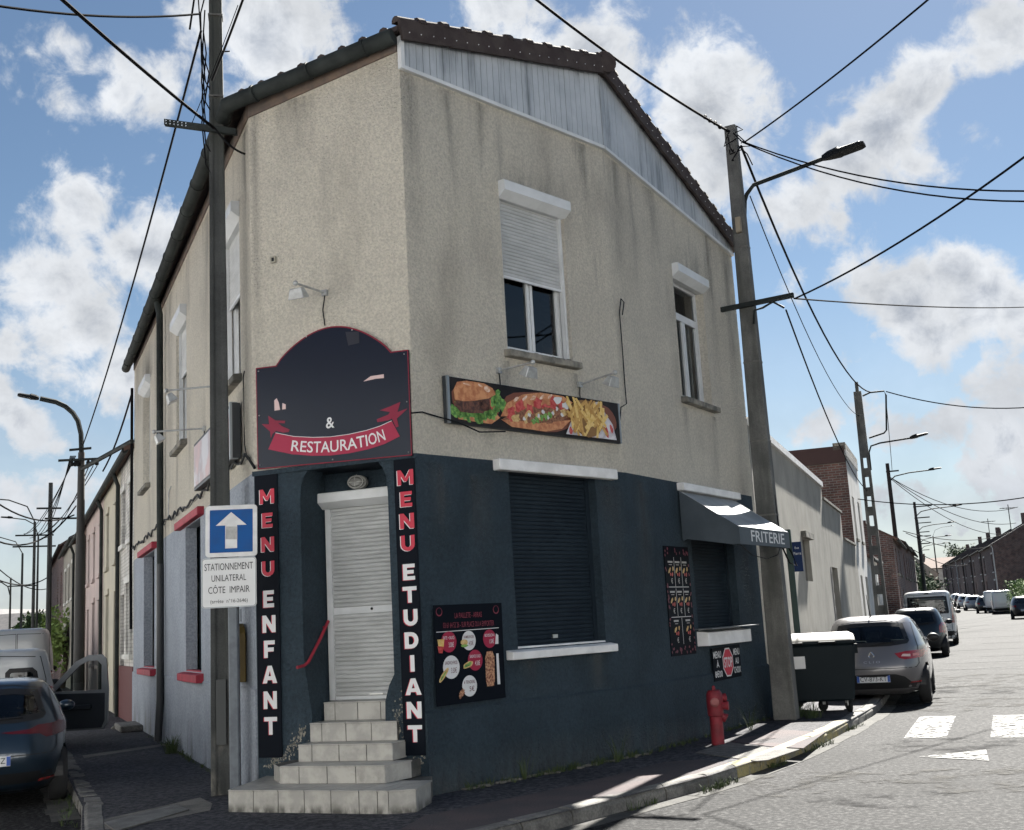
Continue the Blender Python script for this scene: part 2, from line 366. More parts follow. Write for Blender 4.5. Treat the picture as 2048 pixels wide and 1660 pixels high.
mb.v = [drape(p, PAV) for p in poly]; mb.f = [tuple(t) for t in tessellate_polygon([poly])]
pav = setp(mb.build('pavement', m_pav), kind='structure')
def along(line, step0, jit, start=0.0, end=None):
    ds = [0]
    for a, b in zip(line, line[1:]): ds.append(ds[-1] + (b - a).length)
    def pt(s):
        for i in range(len(line) - 1):
            if s <= ds[i + 1] or i == len(line) - 2:
                return line[i].lerp(line[i + 1], (s - ds[i]) / (ds[i + 1] - ds[i]))
    s = start; out = []; end = ds[-1] if end is None else end
    while s < end:
        l = step0 * (1 + random.uniform(-jit, jit)); out.append((pt(s), pt(min(s + l, ds[-1])), s)); s += l
    return out
def kerb_stone(a, b, mat, w, rough, top=PAV + .012):
    t = (b - a).normalized(); nn = Vector((t.y, -t.x, 0)); a = a + t * .008; b = b - t * .008
    j = lambda: random.uniform(-rough, rough)
    mbk = MB(); o = j()
    prof = [(0.012, -.1), (0.005, top - .045), (-.02, top - .008), (-.05, top), (-w, top - .004), (-w, -.1)]
    va = [Vector((a.x, a.y, gz(a.x, a.y) + z + (j() if z > 0 else 0))) + nn * (x + o + j()) for x, z in prof]
    vb = [Vector((b.x, b.y, gz(b.x, b.y) + z + (j() if z > 0 else 0))) + nn * (x + o + j()) for x, z in prof]
    k = len(prof); mbk.add(va + vb, [tuple(range(k)), tuple(range(2 * k - 1, k - 1, -1))] + [(i, i + k, (i + 1) % k + k, (i + 1) % k) for i in range(k)])
    return mbk.build('kerb_stone', mat, pav, bevel=.006)
for a, b, s in along(kr + ka[:6], .72, .18): 
    c = (a + b) / 2
    kerb_stone(a, b, m_yel if 12.0 < c.y < 15.9 else m_stone, .17, .006)
for a, b, s in along([p for p in reversed(kl[4:])] , .42, .3): kerb_stone(b, a, m_stone, .2, .009, PAV + .004)
for a, b, s in along([kl[-1]] + kc + [kr[0]], .8, .1): kerb_stone(a, b, m_stone, .18, .004)
mb = MB()
for ln in (list(reversed(kl[:5])), ka[5:]):
    for a, b in zip(ln, ln[1:]):
        t = (b - a).normalized(); nn = Vector((t.y, -t.x, 0)) * (1 if ln is not kl else -1)
        for p0, p1 in ((a, b),):
            mb.quad(drape(p0 + nn * .01, PAV + .01), drape(p1 + nn * .01, PAV + .01), drape(p1 - nn * .16, PAV + .01), drape(p0 - nn * .16, PAV + .01))
            mb.quad(drape(p0 + nn * .01, PAV + .01), drape(p1 + nn * .01, PAV + .01), drape(p1 + nn * .01, -.02), drape(p0 + nn * .01, -.02))
far_kerb = mb.build('far_kerb', m_stone, pav); far_kerb['kind'] = 'stuff'
# concrete gutter channel at the foot of the kerb, laid in lengths
m_gslab = M('gutter_concrete', (.06, .057, .05), .92, col2=(.03, .029, .027), vscale=3, bump=.5, bscale=60, bdist=.006, fine=.3)
def channel(line, w, step, sgn):
    for a, b, s in along(line, step, .15):
        t = (b - a).normalized(); nn = Vector((t.y, -t.x, 0)) * sgn; a2 = a + t * .006; b2 = b - t * .006
        q = MB(); j = random.uniform(-.02, .03)
        q.quad(drape(a2 + nn * .012, .005), drape(b2 + nn * .012, .005), drape(b2 + nn * (w + j), .004), drape(a2 + nn * (w + j), .004)); q.build('gutter_slab', m_gslab, road)
channel(kr + ka[:2], .2, 1.0, 1); channel(list(reversed(kl[6:])), .3, .55, -1)

# painted markings (worn), a sheet above the road
m_paint = bpy.data.materials.new('worn_road_paint'); m_paint.use_nodes = True
t = m_paint.node_tree; N = t.nodes; L = t.links; b = N['Principled BSDF']; b.inputs['Base Color'].default_value = (.17, .169, .163, 1); b.inputs['Roughness'].default_value = .8
g = N.new('ShaderNodeNewGeometry'); n1 = N.new('ShaderNodeTexNoise'); L.new(g.outputs['Position'], n1.inputs['Vector']); n1.inputs['Scale'].default_value = 9; n1.inputs['Detail'].default_value = 9; n1.inputs['Roughness'].default_value = .75
r = N.new('ShaderNodeMapRange'); L.new(n1.outputs['Fac'], r.inputs['Value']); r.inputs['From Min'].default_value = .44; r.inputs['From Max'].default_value = .54
tr = N.new('ShaderNodeBsdfTransparent'); mx = N.new('ShaderNodeMixShader'); L.new(r.outputs[0], mx.inputs[0]); L.new(tr.outputs[0], mx.inputs[1]); L.new(b.outputs[0], mx.inputs[2]); L.new(mx.outputs[0], N['Material Output'].inputs[0])
zd = (Vector((5.9, 17.32, 0)) - Vector((4.79, 14.65, 0))).normalized(); zn = Vector((zd.y, -zd.x, 0))
for k in range(7):
    p = Vector((4.62, 14.78, 0)) + zn * (1.0 * k) - zd * (.0 + .06 * k)
    q = MB(); q.quad(drape(p, .008), drape(p + zn * .5, .008), drape(p + zn * .5 + zd * 2.85, .008), drape(p + zd * 2.85, .008)); q.build('zebra_stripe', m_paint, road)
q = MB(); q.poly([drape(p, .008) for p in ((4.2, 12.99), (4.72, 12.37), (5.04, 13.26))]); q.build('give_way_triangle', m_paint, road)
q = MB(); q.poly([drape(p, .008) for p in ((5.3, 12.4), (5.82, 11.78), (6.14, 12.67))]); q.build('give_way_triangle', m_paint, road)
# trench repairs across the right street
for a, w, l0, l1, sk in ((17.9, .35, 2.2, 7, .1), (21.5, .25, 3.2, 8, -.05), (25.5, .3, 2.0, 8, .1), (31, .25, 3.4, 8, 0), (37, .3, 2.2, 8, .1), (46, .4, 2.2, 8, 0), (56, .4, 2.2, 8, 0)):
    q = MB(); pts = []
    segs = 10
    for i in range(segs):
        t0, t1 = l0 + (l1 - l0) * i / segs, l0 + (l1 - l0) * (i + 1) / segs
        w0 = w
        q.quad(*[drape(AN.P(a - 3 + dx + sk * tt, 0, tt), .004) for tt, dx in ((t0, 0), (t1, 0), (t1, w0), (t0, w0))])
    q.build('road_repair', m_patch, road)
# repairs, plates and edging on the pavements
def sheet(name, mat, pts, dz, parent=pav, dirty=False):
    q = MB(); q.poly([drape(p, dz) for p in pts]); return q.build(name, mat, parent)
px = lambda *a: [onz(x, y, PAV) for x, y in a]
m_steel = M('chequer_plate_steel', (.16, .155, .14), .6, metal=.4, col2=(.1, .095, .085), vscale=6, bump=.8, bscale=45, bdist=.01)
sheet('concrete_patch', m_conc, px((205, 1640), (330, 1612), (400, 1596), (425, 1608), (420, 1622), (330, 1640), (230, 1660), (210, 1660)), PAV + .004)
pl = px((208, 1648), (350, 1612), (378, 1622), (232, 1665))
q = MB(); q.prism([p + Vector((0, 0, .003)) for p in pl], (0, 0, .012)); q.build('drain_plate', m_steel, pav)
sheet('expansion_joint', m_conc, px((165, 1512), (330, 1488), (332, 1492), (168, 1517)), PAV + .004)
m_red_asph = M('reddish_asphalt', (.075, .055, .055), .92, col2=(.05, .043, .046), vscale=2.2, bump=.6, bscale=80, bdist=.008, fine=.35)
sheet('asphalt_patch', m_red_asph, px((800, 1660), (850, 1632), (1010, 1600), (1170, 1566), (1330, 1525), (1400, 1520), (1480, 1528), (1400, 1556), (1230, 1592), (1120, 1622), (1010, 1650), (960, 1664)), PAV + .004)
m_slab = M('paving_concrete', (.14, .132, .12), .9, col2=(.085, .082, .076), vscale=8, bump=.8, bscale=120, bdist=.008, fine=.3)
q = MB(); q.prism(px((1390, 1507), (1455, 1486), (1540, 1497), (1600, 1500), (1535, 1522), (1512, 1524)), (0, 0, .012)); q.build('paving_slab', m_slab, pav, bevel=.004)
q = MB(); q.prism(px((1462, 1484), (1560, 1460), (1650, 1466), (1606, 1498), (1544, 1495)), (0, 0, .010)); q.build('paving_slab', m_red_asph, pav, bevel=.004)

# worn pale patches, an oil stain and a manhole on the carriageway
def worn(name, col, sc, lo, hi):
    m = bpy.data.materials.new(name); m.use_nodes = True; t = m.node_tree; N = t.nodes; L = t.links; b = N['Principled BSDF']; b.inputs['Base Color'].default_value = (*col, 1); b.inputs['Roughness'].default_value = .9; b.inputs['Specular IOR Level'].default_value = .1
    g = N.new('ShaderNodeNewGeometry'); n1 = N.new('ShaderNodeTexNoise'); L.new(g.outputs['Position'], n1.inputs['Vector']); n1.inputs['Scale'].default_value = sc; n1.inputs['Detail'].default_value = 10; n1.inputs['Roughness'].default_value = .7
    r = N.new('ShaderNodeMapRange'); L.new(n1.outputs['Fac'], r.inputs['Value']); r.inputs['From Min'].default_value = lo; r.inputs['From Max'].default_value = hi; r.inputs['To Max'].default_value = .85
    tr = N.new('ShaderNodeBsdfTransparent'); mx = N.new('ShaderNodeMixShader'); L.new(r.outputs[0], mx.inputs[0]); L.new(tr.outputs[0], mx.inputs[1]); L.new(b.outputs[0], mx.inputs[2]); L.new(mx.outputs[0], N['Material Output'].inputs[0]); return m
m_worn = worn('worn_pale_asphalt', (.06, .058, .054), 2.2, .5, .62); m_oil = worn('oil_stain', (.004, .004, .005), 1.6, .5, .66)
rg_ = random.Random(12)
for cx_, cy_, rx_, ry_, mt in ((2.6, 11.6, 1.3, .8, m_worn), (4.2, 11.2, 1.2, .9, m_worn), (6.5, 19.5, 2.0, 1.6, m_worn), (9, 24, 2.2, 2.6, m_worn), (4.9, 13.9, 1.0, .8, m_oil), (7.6, 16.0, 1.3, 1.0, m_oil), (8.4, 21.6, 1.4, 1.6, m_oil), (3.0, 10.4, .7, .5, m_oil)):
    pts = [(cx_ + rx_ * rg_.uniform(.7, 1.1) * math.cos(k * .314), cy_ + ry_ * rg_.uniform(.7, 1.1) * math.sin(k * .314)) for k in range(20)]
    q = MB(); q.poly([drape(p, .006) for p in pts]); q.build('road_stain', mt, road)
q = MB(); q.lathe(drape((7.0, 13.4), .0), [(.34, .0), (.34, .011), (.30, .012), (.30, .009), (.05, .009)], 28); q.build('manhole_cover', m_steel, road)

# ------------------------------------------------------------------ the restaurant on the corner
m_bei = M('beige_roughcast', (.73, .675, .565), .95, col2=(.64, .595, .505), vscale=.8, vcon=(.3, .72), bump=1.0, bscale=44, bdist=.06, fine=.15,
          grime=[((.10, .10, .095), 2.2, (1, 1, .16), .54, .76, .45, 5.0, 7.6), ((.3, .27, .22), 1.1, (1, 1, .35), .5, .75, .5, None, None), ((.18, .17, .15), 6, (1, 1, .1), .6, .75, .4, 3.0, 7.6)])
m_dark = M('slate_blue_roughcast', (.038, .058, .075), .8, col2=(.029, .045, .058), vscale=1.4, bump=1.0, bscale=34, bdist=.05, spec=.2, fine=.15,
           grime=[((.11, .11, .1), 3, (1, 1, .4), .52, .75, .35, .7, .12)])
m_lgrey = M('pale_grey_roughcast', (.33, .36, .41), .9, col2=(.28, .31, .35), vscale=1.2, bump=1.0, bscale=42, bdist=.025, fine=.2,
            grime=[((.09, .09, .085), 2.4, (1, 1, .3), .42, .7, .8, .9, .1)])
m_pvc = M('white_pvc', (.62, .63, .63), .45, col2=(.54, .55, .545), vscale=3)
m_slat = M('grey_white_shutter', (.47, .475, .465), .5, col2=(.38, .385, .375), vscale=2.5, stretch=(1, 1, 3))
m_dslat = M('dark_shutter', (.010, .016, .023), .6, col2=(.014, .022, .03), vscale=3, spec=.12)
m_clad = M('stained_white_cladding', (.46, .485, .51), .55, col2=(.35, .375, .4), vscale=1.2,
           grime=[((.09, .105, .11), 4, (1, 1, .14), .48, .72, .75, None, None)])
m_tile = M('dark_brown_roof_tile', (.036, .025, .023), .85, col2=(.055, .042, .037), vscale=5, bump=.5, bscale=40)
m_gut = M('weathered_zinc_gutter', (.032, .037, .035), .7, spec=.12, col2=(.02, .023, .022), vscale=4)
m_red = M('red_masonry_paint', (.34, .025, .045), .7, col2=(.24, .02, .035), vscale=5, bump=.3, bscale=80)
m_whitep = M('white_masonry_paint', (.74, .735, .72), .75, col2=(.62, .615, .6), vscale=4, bump=.3, bscale=80)
m_sill = M('mossy_stone_sill', (.27, .25, .21), .95, col2=(.1, .098, .085), vscale=5, bump=.6, bscale=50)
m_black = M('black_plastic', (.01, .011, .012), .6, spec=.15)
m_pane = glass('window_glass', (.45, .5, .52))
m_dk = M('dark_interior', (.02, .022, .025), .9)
m_curt = M('net_curtain', (.5, .5, .47), .9)
rest = thing('corner_restaurant', 'two-storey corner building, beige render above slate-blue ground floor, with tiled gable roof', 'building', C1)
ORG[rest.name] = C1.copy()
BND = 3.38; TOPZ = 7.3
RZ0, RSL, RDW, RSR = 7.52, .24, 4.43, .34
def roofz(p):
    w = -(p - C0).dot(LF.n)
    return RZ0 + RSL * w if w < RDW else RZ0 + RSL * RDW - RSR * (w - RDW)
def wallpart(name, face, u0, u1, z0, z1, holes, mat, parent, off=0.0, depth=.16, extra=None):
    us = sorted({u0, u1, *[h[0] for h in holes], *[h[1] for h in holes]}); us = [u for u in us if u0 <= u <= u1]
    zs = sorted({z0, z1, *[h[2] for h in holes], *[h[3] for h in holes]}); zs = [z for z in zs if z0 <= z <= z1]
    mb = MB()
    for a, b in zip(us, us[1:]):
        for c, d in zip(zs, zs[1:]):
            m_ = ((a + b) / 2, (c + d) / 2)
            if any(h[0] < m_[0] < h[1] and h[2] < m_[1] < h[3] for h in holes): continue
            mb.quad(face.P(a, c, off), face.P(b, c, off), face.P(b, d, off), face.P(a, d, off))
    for h in holes:
        a, b, c, d = h[:4]; dp = h[4] if len(h) > 4 else depth
        c2, d2 = max(c, z0), min(d, z1)
        if c2 >= d2: continue
        mb.quad(face.P(a, c2, off), face.P(a, d2, off), face.P(a, d2, -dp), face.P(a, c2, -dp))
        mb.quad(face.P(b, c2, off), face.P(b, d2, off), face.P(b, d2, -dp), face.P(b, c2, -dp))
        if c2 == c: mb.quad(face.P(a, c, off), face.P(b, c, off), face.P(b, c, -dp), face.P(a, c, -dp))
        if d2 == d: mb.quad(face.P(a, d, off), face.P(b, d, off), face.P(b, d, -dp), face.P(a, d, -dp))
    if extra: extra(mb)
    return mb.build(name, mat, parent, weld=True)
UW1 = (1.425, 2.53, 4.64, 6.42); LW1 = (1.33, 2.79, 1.41, 3.27); UW2 = (1.97, 3.06, 4.6, 6.32); LW2 = (1.85, 3.4, 1.45, 3.3)
DOOR = (.56, 1.58, -.1, 3.36, .47)
LA = (-5.15, -3.72, 1.27, 3.3); LB = (-10.75, -9.05, 1.27, 3.3); UA = (-1.8, -.66, 4.6, 6.45); UB = (-6.1, -4.98, 4.6, 6.45); UC = (-10.95, -9.75, 4.6, 6.45)
def cap(face, u0, u1):
    def f(mb): mb.quad(face.P(u0, TOPZ), face.P(u1, TOPZ), face.P(u1, roofz(face.P(u1, 0)) - .05), face.P(u0, roofz(face.P(u0, 0)) - .05))
    return f
wallpart('upper_wall', R1, 0, 3.38, BND, TOPZ, [UW1, LW1], m_bei, rest, extra=cap(R1, 0, 3.38))
wallpart('upper_wall', R2, 0, 4.45, BND, TOPZ, [UW2, LW2], m_bei, rest, extra=cap(R2, 0, 4.45))
wallpart('upper_wall', CH, 0, 1.9, BND, TOPZ, [], m_bei, rest, extra=cap(CH, 0, 1.9))
wallpart('upper_wall', LF, -LEN_L, 0, BND, TOPZ, [UA, UB, UC], m_bei, rest, extra=cap(LF, -LEN_L, 0))
wallpart('lower_wall', R1, 0, 3.38, .05, BND, [LW1], m_dark, rest)
wallpart('lower_wall', R2, 0, 4.36, .05, BND, [LW2], m_dark, rest)
wallpart('lower_wall', R2, 4.36, 4.45, .05, BND, [], m_bei, rest)
def arch(mb):   # rounded plaster corners of the doorway
    for s in (0, 1):
        u = DOOR[0] if s == 0 else DOOR[1]; sg = 1 if s == 0 else -1
        pts = [(u, 3.36), (u + sg * .16, 3.36)] + [(u + sg * .16 * (1 - math.sin(k * math.pi / 8)), 3.36 - .30 * (1 - math.cos(k * math.pi / 8))) for k in range(1, 4)] + [(u, 3.02)]
        CH.prism(mb, pts, -.3, 0)
        lo = [(u, 1.25), (u, .3), (u + sg * .13, .3), (u + sg * .11, 1.0), (u + sg * .06, 1.15)] if s else [(u, 1.5), (u, .3), (u + .1, .3), (u + .08, .9), (u + .02, 1.3)]
        CH.prism(mb, lo, -.35, -.002)
wallpart('lower_wall', CH, 0, 1.9, .05, BND, [DOOR], m_dark, rest, extra=arch)
wallpart('lower_wall', LF, -LEN_L, 0, .05, BND, [LA, LB], m_lgrey, rest)
def plinth(face, u0, u1, z, mat, o=.028):
    q = MB(); q.hexa([face.P(u0, .05, o), face.P(u1, .05, o), face.P(u1, .05, -.01), face.P(u0, .05, -.01), face.P(u0, z - .03, o), face.P(u1, z - .03, o), face.P(u1, z, -.01), face.P(u0, z, -.01)]); q.build('plinth', mat, rest)
plinth(R1, -.01, 3.383, .9, m_dark); plinth(R2, -.002, 4.36, .9, m_dark); plinth(LF, -LEN_L, 0, 1.18, m_lgrey, .02)
# back of the building, closes it off
back = [LF.P(-LEN_L, 0, 0), LF.P(-LEN_L, 0, -8.2), EE]
q = MB()
for a, b in zip(back, back[1:]):
    m_ = a.lerp(b, .5)
    k = 8
    for i in range(k):
        p0, p1 = a.lerp(b, i / k), a.lerp(b, (i + 1) / k)
        q.quad(p0 + Vector((0, 0, .05)), p1 + Vector((0, 0, .05)), Vector((p1.x, p1.y, roofz(p1) - .05)), Vector((p0.x, p0.y, roofz(p0) - .05)))
q.build('back_wall', m_bei, rest)
q = MB(); q.poly([p + Vector((0, 0, BND)) for p in (C0 - CH.n * .6, C1 - CH.n * .6, BB - R1.n * .2, EE, LF.P(-LEN_L, 0, -8), LF.P(-LEN_L, 0, -.2), LF.P(-1.0, 0, -.2))]); q.build('inner_floor', m_dk, rest)
# roof
ov = .14
def rp(p, dz): return Vector((p.x, p.y, roofz(p) + dz))
cL0, cL1 = LF.P(-LEN_L - .1, 0, ov), LF.P(.05, 0, ov); cC = C0 + CH.n * ov + LF.n * .06
cC1 = C1 + CH.n * ov * .6 + R1.n * .05; vB = BB + (R1.n + R2.n).normalized() * .09; vE = EE + R2.n * .08 + R2.d * .12
far_r = LF.P(-LEN_L - .1, 0, -RDW); far_e = LF.P(-LEN_L - .1, 0, -8.3)
for nm, pts in (('roof', [cL0, cC, cC1, vB, far_r]), ('roof', [vB, vE, far_e, far_r])):
    q = MB(); q.prism([rp(p, .03) if p is not far_r and p is not vB else Vector((p.x, p.y, RZ0 + RSL * RDW + .03)) for p in pts], (0, 0, .06)); roof_o = q.build('roof', m_tile, rest)
# verge tiles along the gable, one by one
def verge_mesh(L):
    q = MB(); 
    q.hexa([Vector(p) for p in ((0, -.035, -.22), (L + .03, -.05, -.22), (L + .03, -.01, -.22), (0, .0, -.22), (0, -.03, 0), (L + .03, -.045, 0), (L + .03, 0, .0), (0, .0, 0))])
    seg = 6
    for x0, x1, r0, r1 in ((0, L + .02, .062, .07), (L - .05, L + .04, .085, .088)):
        vs = []; 
        for x, r in ((x0, r0), (x1, r1)):
            for k in range(seg + 1):
                a = math.pi * k / seg; vs.append((x, .03 - r * math.cos(a), r * math.sin(a) * 1.05 - .012))
        q.add(vs, [(k, k + 1, k + seg + 2, k + seg + 1) for k in range(seg)] + [tuple(range(seg + 1)), tuple(range(seg + 1, 2 * seg + 2))])
    me = q.mesh('verge_tile', (0, 0, 0)); me.materials.append(m_tile); return me
VT = verge_mesh(.345)
nail = MB().ball((0, 0, 0), .007, 6, 4).mesh('nail', (0, 0, 0)); nail.materials.append(M('nail_head', (.6, .6, .6), .4))
def verge(a, b, n_out):
    d = (b - a); n = max(1, round(d.length / .345)); t = d / n
    ex = t.normalized(); ey = -n_out.normalized(); ez = ex.cross(ey).normalized(); ey = ez.cross(ex)
    rot = Matrix((ex, ey, ez)).transposed().to_euler()
    for i in range(n):
        o = inst('verge_tile', VT, rest, a + t * i, (rot.x + random.uniform(-.012, .012), rot.y + random.uniform(-.015, .015), rot.z))
        ORG[o.name] = ORG[rest.name]
        for f in (.3, .8):
            nl = bpy.data.objects.new('nail', nail); COL.objects.link(nl); nl.parent = o; nl.location = (f * .34, -.046, -.14)
ridge_pt = Vector((vB.x, vB.y, RZ0 + RSL * RDW + .12))
verge(ridge_pt, Vector((cC1.x, cC1.y, roofz(C1) + .13)), Vector((-R1.n.x, -R1.n.y, 0))) if False else None
def verge2(a, b, n_out):   # tiles laid from the eave up, skirt facing the street
    verge(a, b, n_out)
verge2(Vector((cC1.x, cC1.y, roofz(C1) + .14)), ridge_pt + Vector((0, 0, .02)), R1.n)
# on the far slope the tiles run down from the ridge
def verge_down(a, b, n_out):
    d = b - a; n = max(1, round(d.length / .345)); t = d / n
    ex = t.normalized(); ey = -n_out.normalized(); ez = ex.cross(ey).normalized(); ey = ez.cross(ex)
    rot = Matrix((ex, ey, ez)).transposed().to_euler()
    for i in range(n):
        o = inst('verge_tile', VT, rest, a + t * i, (rot.x + random.uniform(-.012, .012), rot.y + random.uniform(-.015, .015), rot.z))
        for f in (.3, .8):
            nl = bpy.data.objects.new('nail', nail); COL.objects.link(nl); nl.parent = o; nl.location = (f * .34, -.046, -.14)
verge_down(ridge_pt + Vector((0, 0, .02)), Vector((vE.x, vE.y, roofz(EE) + .14)), R2.n)
q = MB(); ld = -LF.d
q.tube([Vector((vB.x, vB.y, ridge_pt.z - .05)) + (R1.n + R2.n).normalized() * .07, Vector((far_r.x, far_r.y, ridge_pt.z - .05))], .145, 16); q.build('ridge_tile', m_tile, rest, smooth=True)
# tile ends showing above the gutter
q = MB()
for k in range(8):
    p = cC.lerp(cC1, (k + .4) / 8); z = roofz(p) + .05
    q.tube([Vector((p.x, p.y, z)) + CH.n * .03, Vector((p.x, p.y, z + .03)) - CH.n * .3], .06, 8)
k = 0
while k < 0:
    p = LF.P(-.2 - k * .3, 0, ov); z = roofz(p) + .075; q.tube([Vector((p.x, p.y, z)) + LF.n * .03, Vector((p.x, p.y, z + .07)) - LF.n * .3], .065, 8); k += 1
q.build('eave_tiles', m_tile, rest, smooth=True)['kind'] = 'stuff'
# cladding planks
def clad(face, u0, u1, zb0, zb1, n):
    for i in range(n):
        a = u0 + (u1 - u0) * i / n + .004; b = u0 + (u1 - u0) * (i + 1) / n - .004
        zb = lambda u: zb0 + (zb1 - zb0) * (u - u0) / (u1 - u0)
        ta, tb = roofz(face.P(a, 0)) - .0, roofz(face.P(b, 0)) - .0
        o = .03 + random.uniform(-.002, .002); q = MB()
        P = face.P
        q.hexa([P(a, zb(a), o), P(b, zb(b), o), P(b, zb(b), .002), P(a, zb(a), .002), P(a, ta, o), P(b, tb, o), P(b, tb, .002), P(a, ta, .002)])
        q.build('cladding_plank', m_clad, rest)
    q = MB(); P = face.P
    q.hexa([P(u0, zb0 - .03, .05), P(u1, zb1 - .03, .05), P(u1, zb1 - .03, .002), P(u0, zb0 - .03, .002), P(u0, zb0 + .012, .05), P(u1, zb1 + .012, .05), P(u1, zb1 + .012, .034), P(u0, zb0 + .012, .034)])
    q.build('cladding_trim', m_pvc, rest)
clad(R1, .02, 3.375, 7.5, 7.53, 34); clad(R2, .005, 4.45, 7.53, 7.24, 44)
q = MB(); R1.box(q, -.02, .03, 7.47, roofz(C1), .0, .055); q.build('cladding_trim', m_pvc, rest)
# fascia boards and gutter
m_fascia = M('brown_fascia', (.17, .12, .09), .8, col2=(.1, .08, .07), vscale=5)
q = MB(); q.hexa([CH.P(0, 7.36, .02), CH.P(1.88, roofz(C1) - .16, .02), CH.P(1.88, roofz(C1) - .16, 0), CH.P(0, 7.36, 0), CH.P(0, RZ0, .02), CH.P(1.88, roofz(C1), .02), CH.P(1.88, roofz(C1), 0), CH.P(0, RZ0, 0)]); q.build('fascia', m_fascia, rest)
q = MB(); LF.box(q, -LEN_L, -.01, 7.36, 7.52, 0.001, .02); q.build('fascia', m_fascia, rest)
gp = [LF.P(-LEN_L - .15, 7.43, .16), LF.P(-.03, 7.47, .16) + CH.n * .1, CH.P(1.9, roofz(C1) - .05, .15) + R1.d * .02]
q = MB(); q.tube(gp, .088, 12); gut = q.build('gutter', m_gut, rest, smooth=True)
for i in range(13):
    p = gp[1].lerp(gp[0], (i + .4) / 13); t = (gp[0] - gp[1]).normalized(); MB().tube([p - t * .018, p + t * .018], .097, 12).build('gutter_joint', m_gut, gut, smooth=True)
for i in range(3):
    p = gp[1].lerp(gp[2], (i + .5) / 3); t = (gp[2] - gp[1]).normalized(); MB().tube([p - t * .015, p + t * .015], .096, 12).build('gutter_joint', m_gut, gut, smooth=True)
q = MB(); q.tube([LF.P(-7.5, 7.4, .14), LF.P(-7.5, 7.15, .09), LF.P(-7.5, 2.95, .08)], .055, 10); q.build('downpipe', m_gut, rest, smooth=True)
q = MB(); q.tube([LF.P(-7.5, 2.95, .08), LF.P(-7.5, .8, .08), LF.P(-7.55, .16, .11)], .06, 10); q.build('downpipe', M('black_downpipe', (.025, .027, .03), .5), rest, smooth=True)
# windows ------------------------------------------------------------
slat_cache = {}
def slat_mesh(w, h, mat, key):
    k = (round(w, 3), round(h, 3), key)
    if k in slat_cache: return slat_cache[k]
    prof = [(0, 0), (-.006, .06), (-.011, .3), (-.011, .72), (-.006, .93), (0, .99), (.004, .99), (.004, 0)]
    vs = [(x, y, z * h) for x in (0, w) for y, z in prof]; n = len(prof)
    q = MB().add(vs, [tuple(range(n)), tuple(range(2 * n - 1, n - 1, -1))] + [(i, i + n, (i + 1) % n + n, (i + 1) % n) for i in range(n)])
    me = q.mesh('slat', (0, 0, 0)); me.materials.append(mat); slat_cache[k] = me; return me
def shutter(face, u0, u1, z0, z1, off, pitch, mat, key, parent, joined=False):
    n = max(1, round((z1 - z0) / pitch)); h = (z1 - z0) / n
    if joined:
        q = MB()
        for i in range(n):
            a = z0 + i * h; q.add([face.P(u, z, off + o) for u in (u0, u1) for z, o in ((a, 0), (a + h * .2, .01), (a + h * .8, .01), (a + h, 0))], [(k, k + 4, k + 5, k + 1) for k in range(3)])
        q.build('shutter_curtain', mat, parent)['kind'] = 'stuff'; return
    me = slat_mesh(u1 - u0, h, mat, key)
    for i in range(n):
        inst('slat', me, parent, face.P(u0, z0 + i * h, off + random.uniform(-.0012, .0012)), (0, 0, face.rz))
def shutter_box(face, u0, u1, z0, z1, o0, o1, mat, parent, name='shutter_box'):
    q = MB(); h = z1 - z0
    prof = [(o0, z0), (o0 + (o1 - o0) * .45, z0), (o1, z0 + h * .38), (o1, z1 - .012), (o1 - .012, z1), (o0, z1)]
    va = [face.P(u0, z, o) for o, z in prof]; vb = [face.P(u1, z, o) for o, z in prof]; n = len(prof)
    q.add(va + vb, [tuple(range(n)), tuple(range(2 * n - 1, n - 1, -1))] + [(i, i + n, (i + 1) % n + n, (i + 1) % n) for i in range(n)]); return q.build(name, mat, parent)
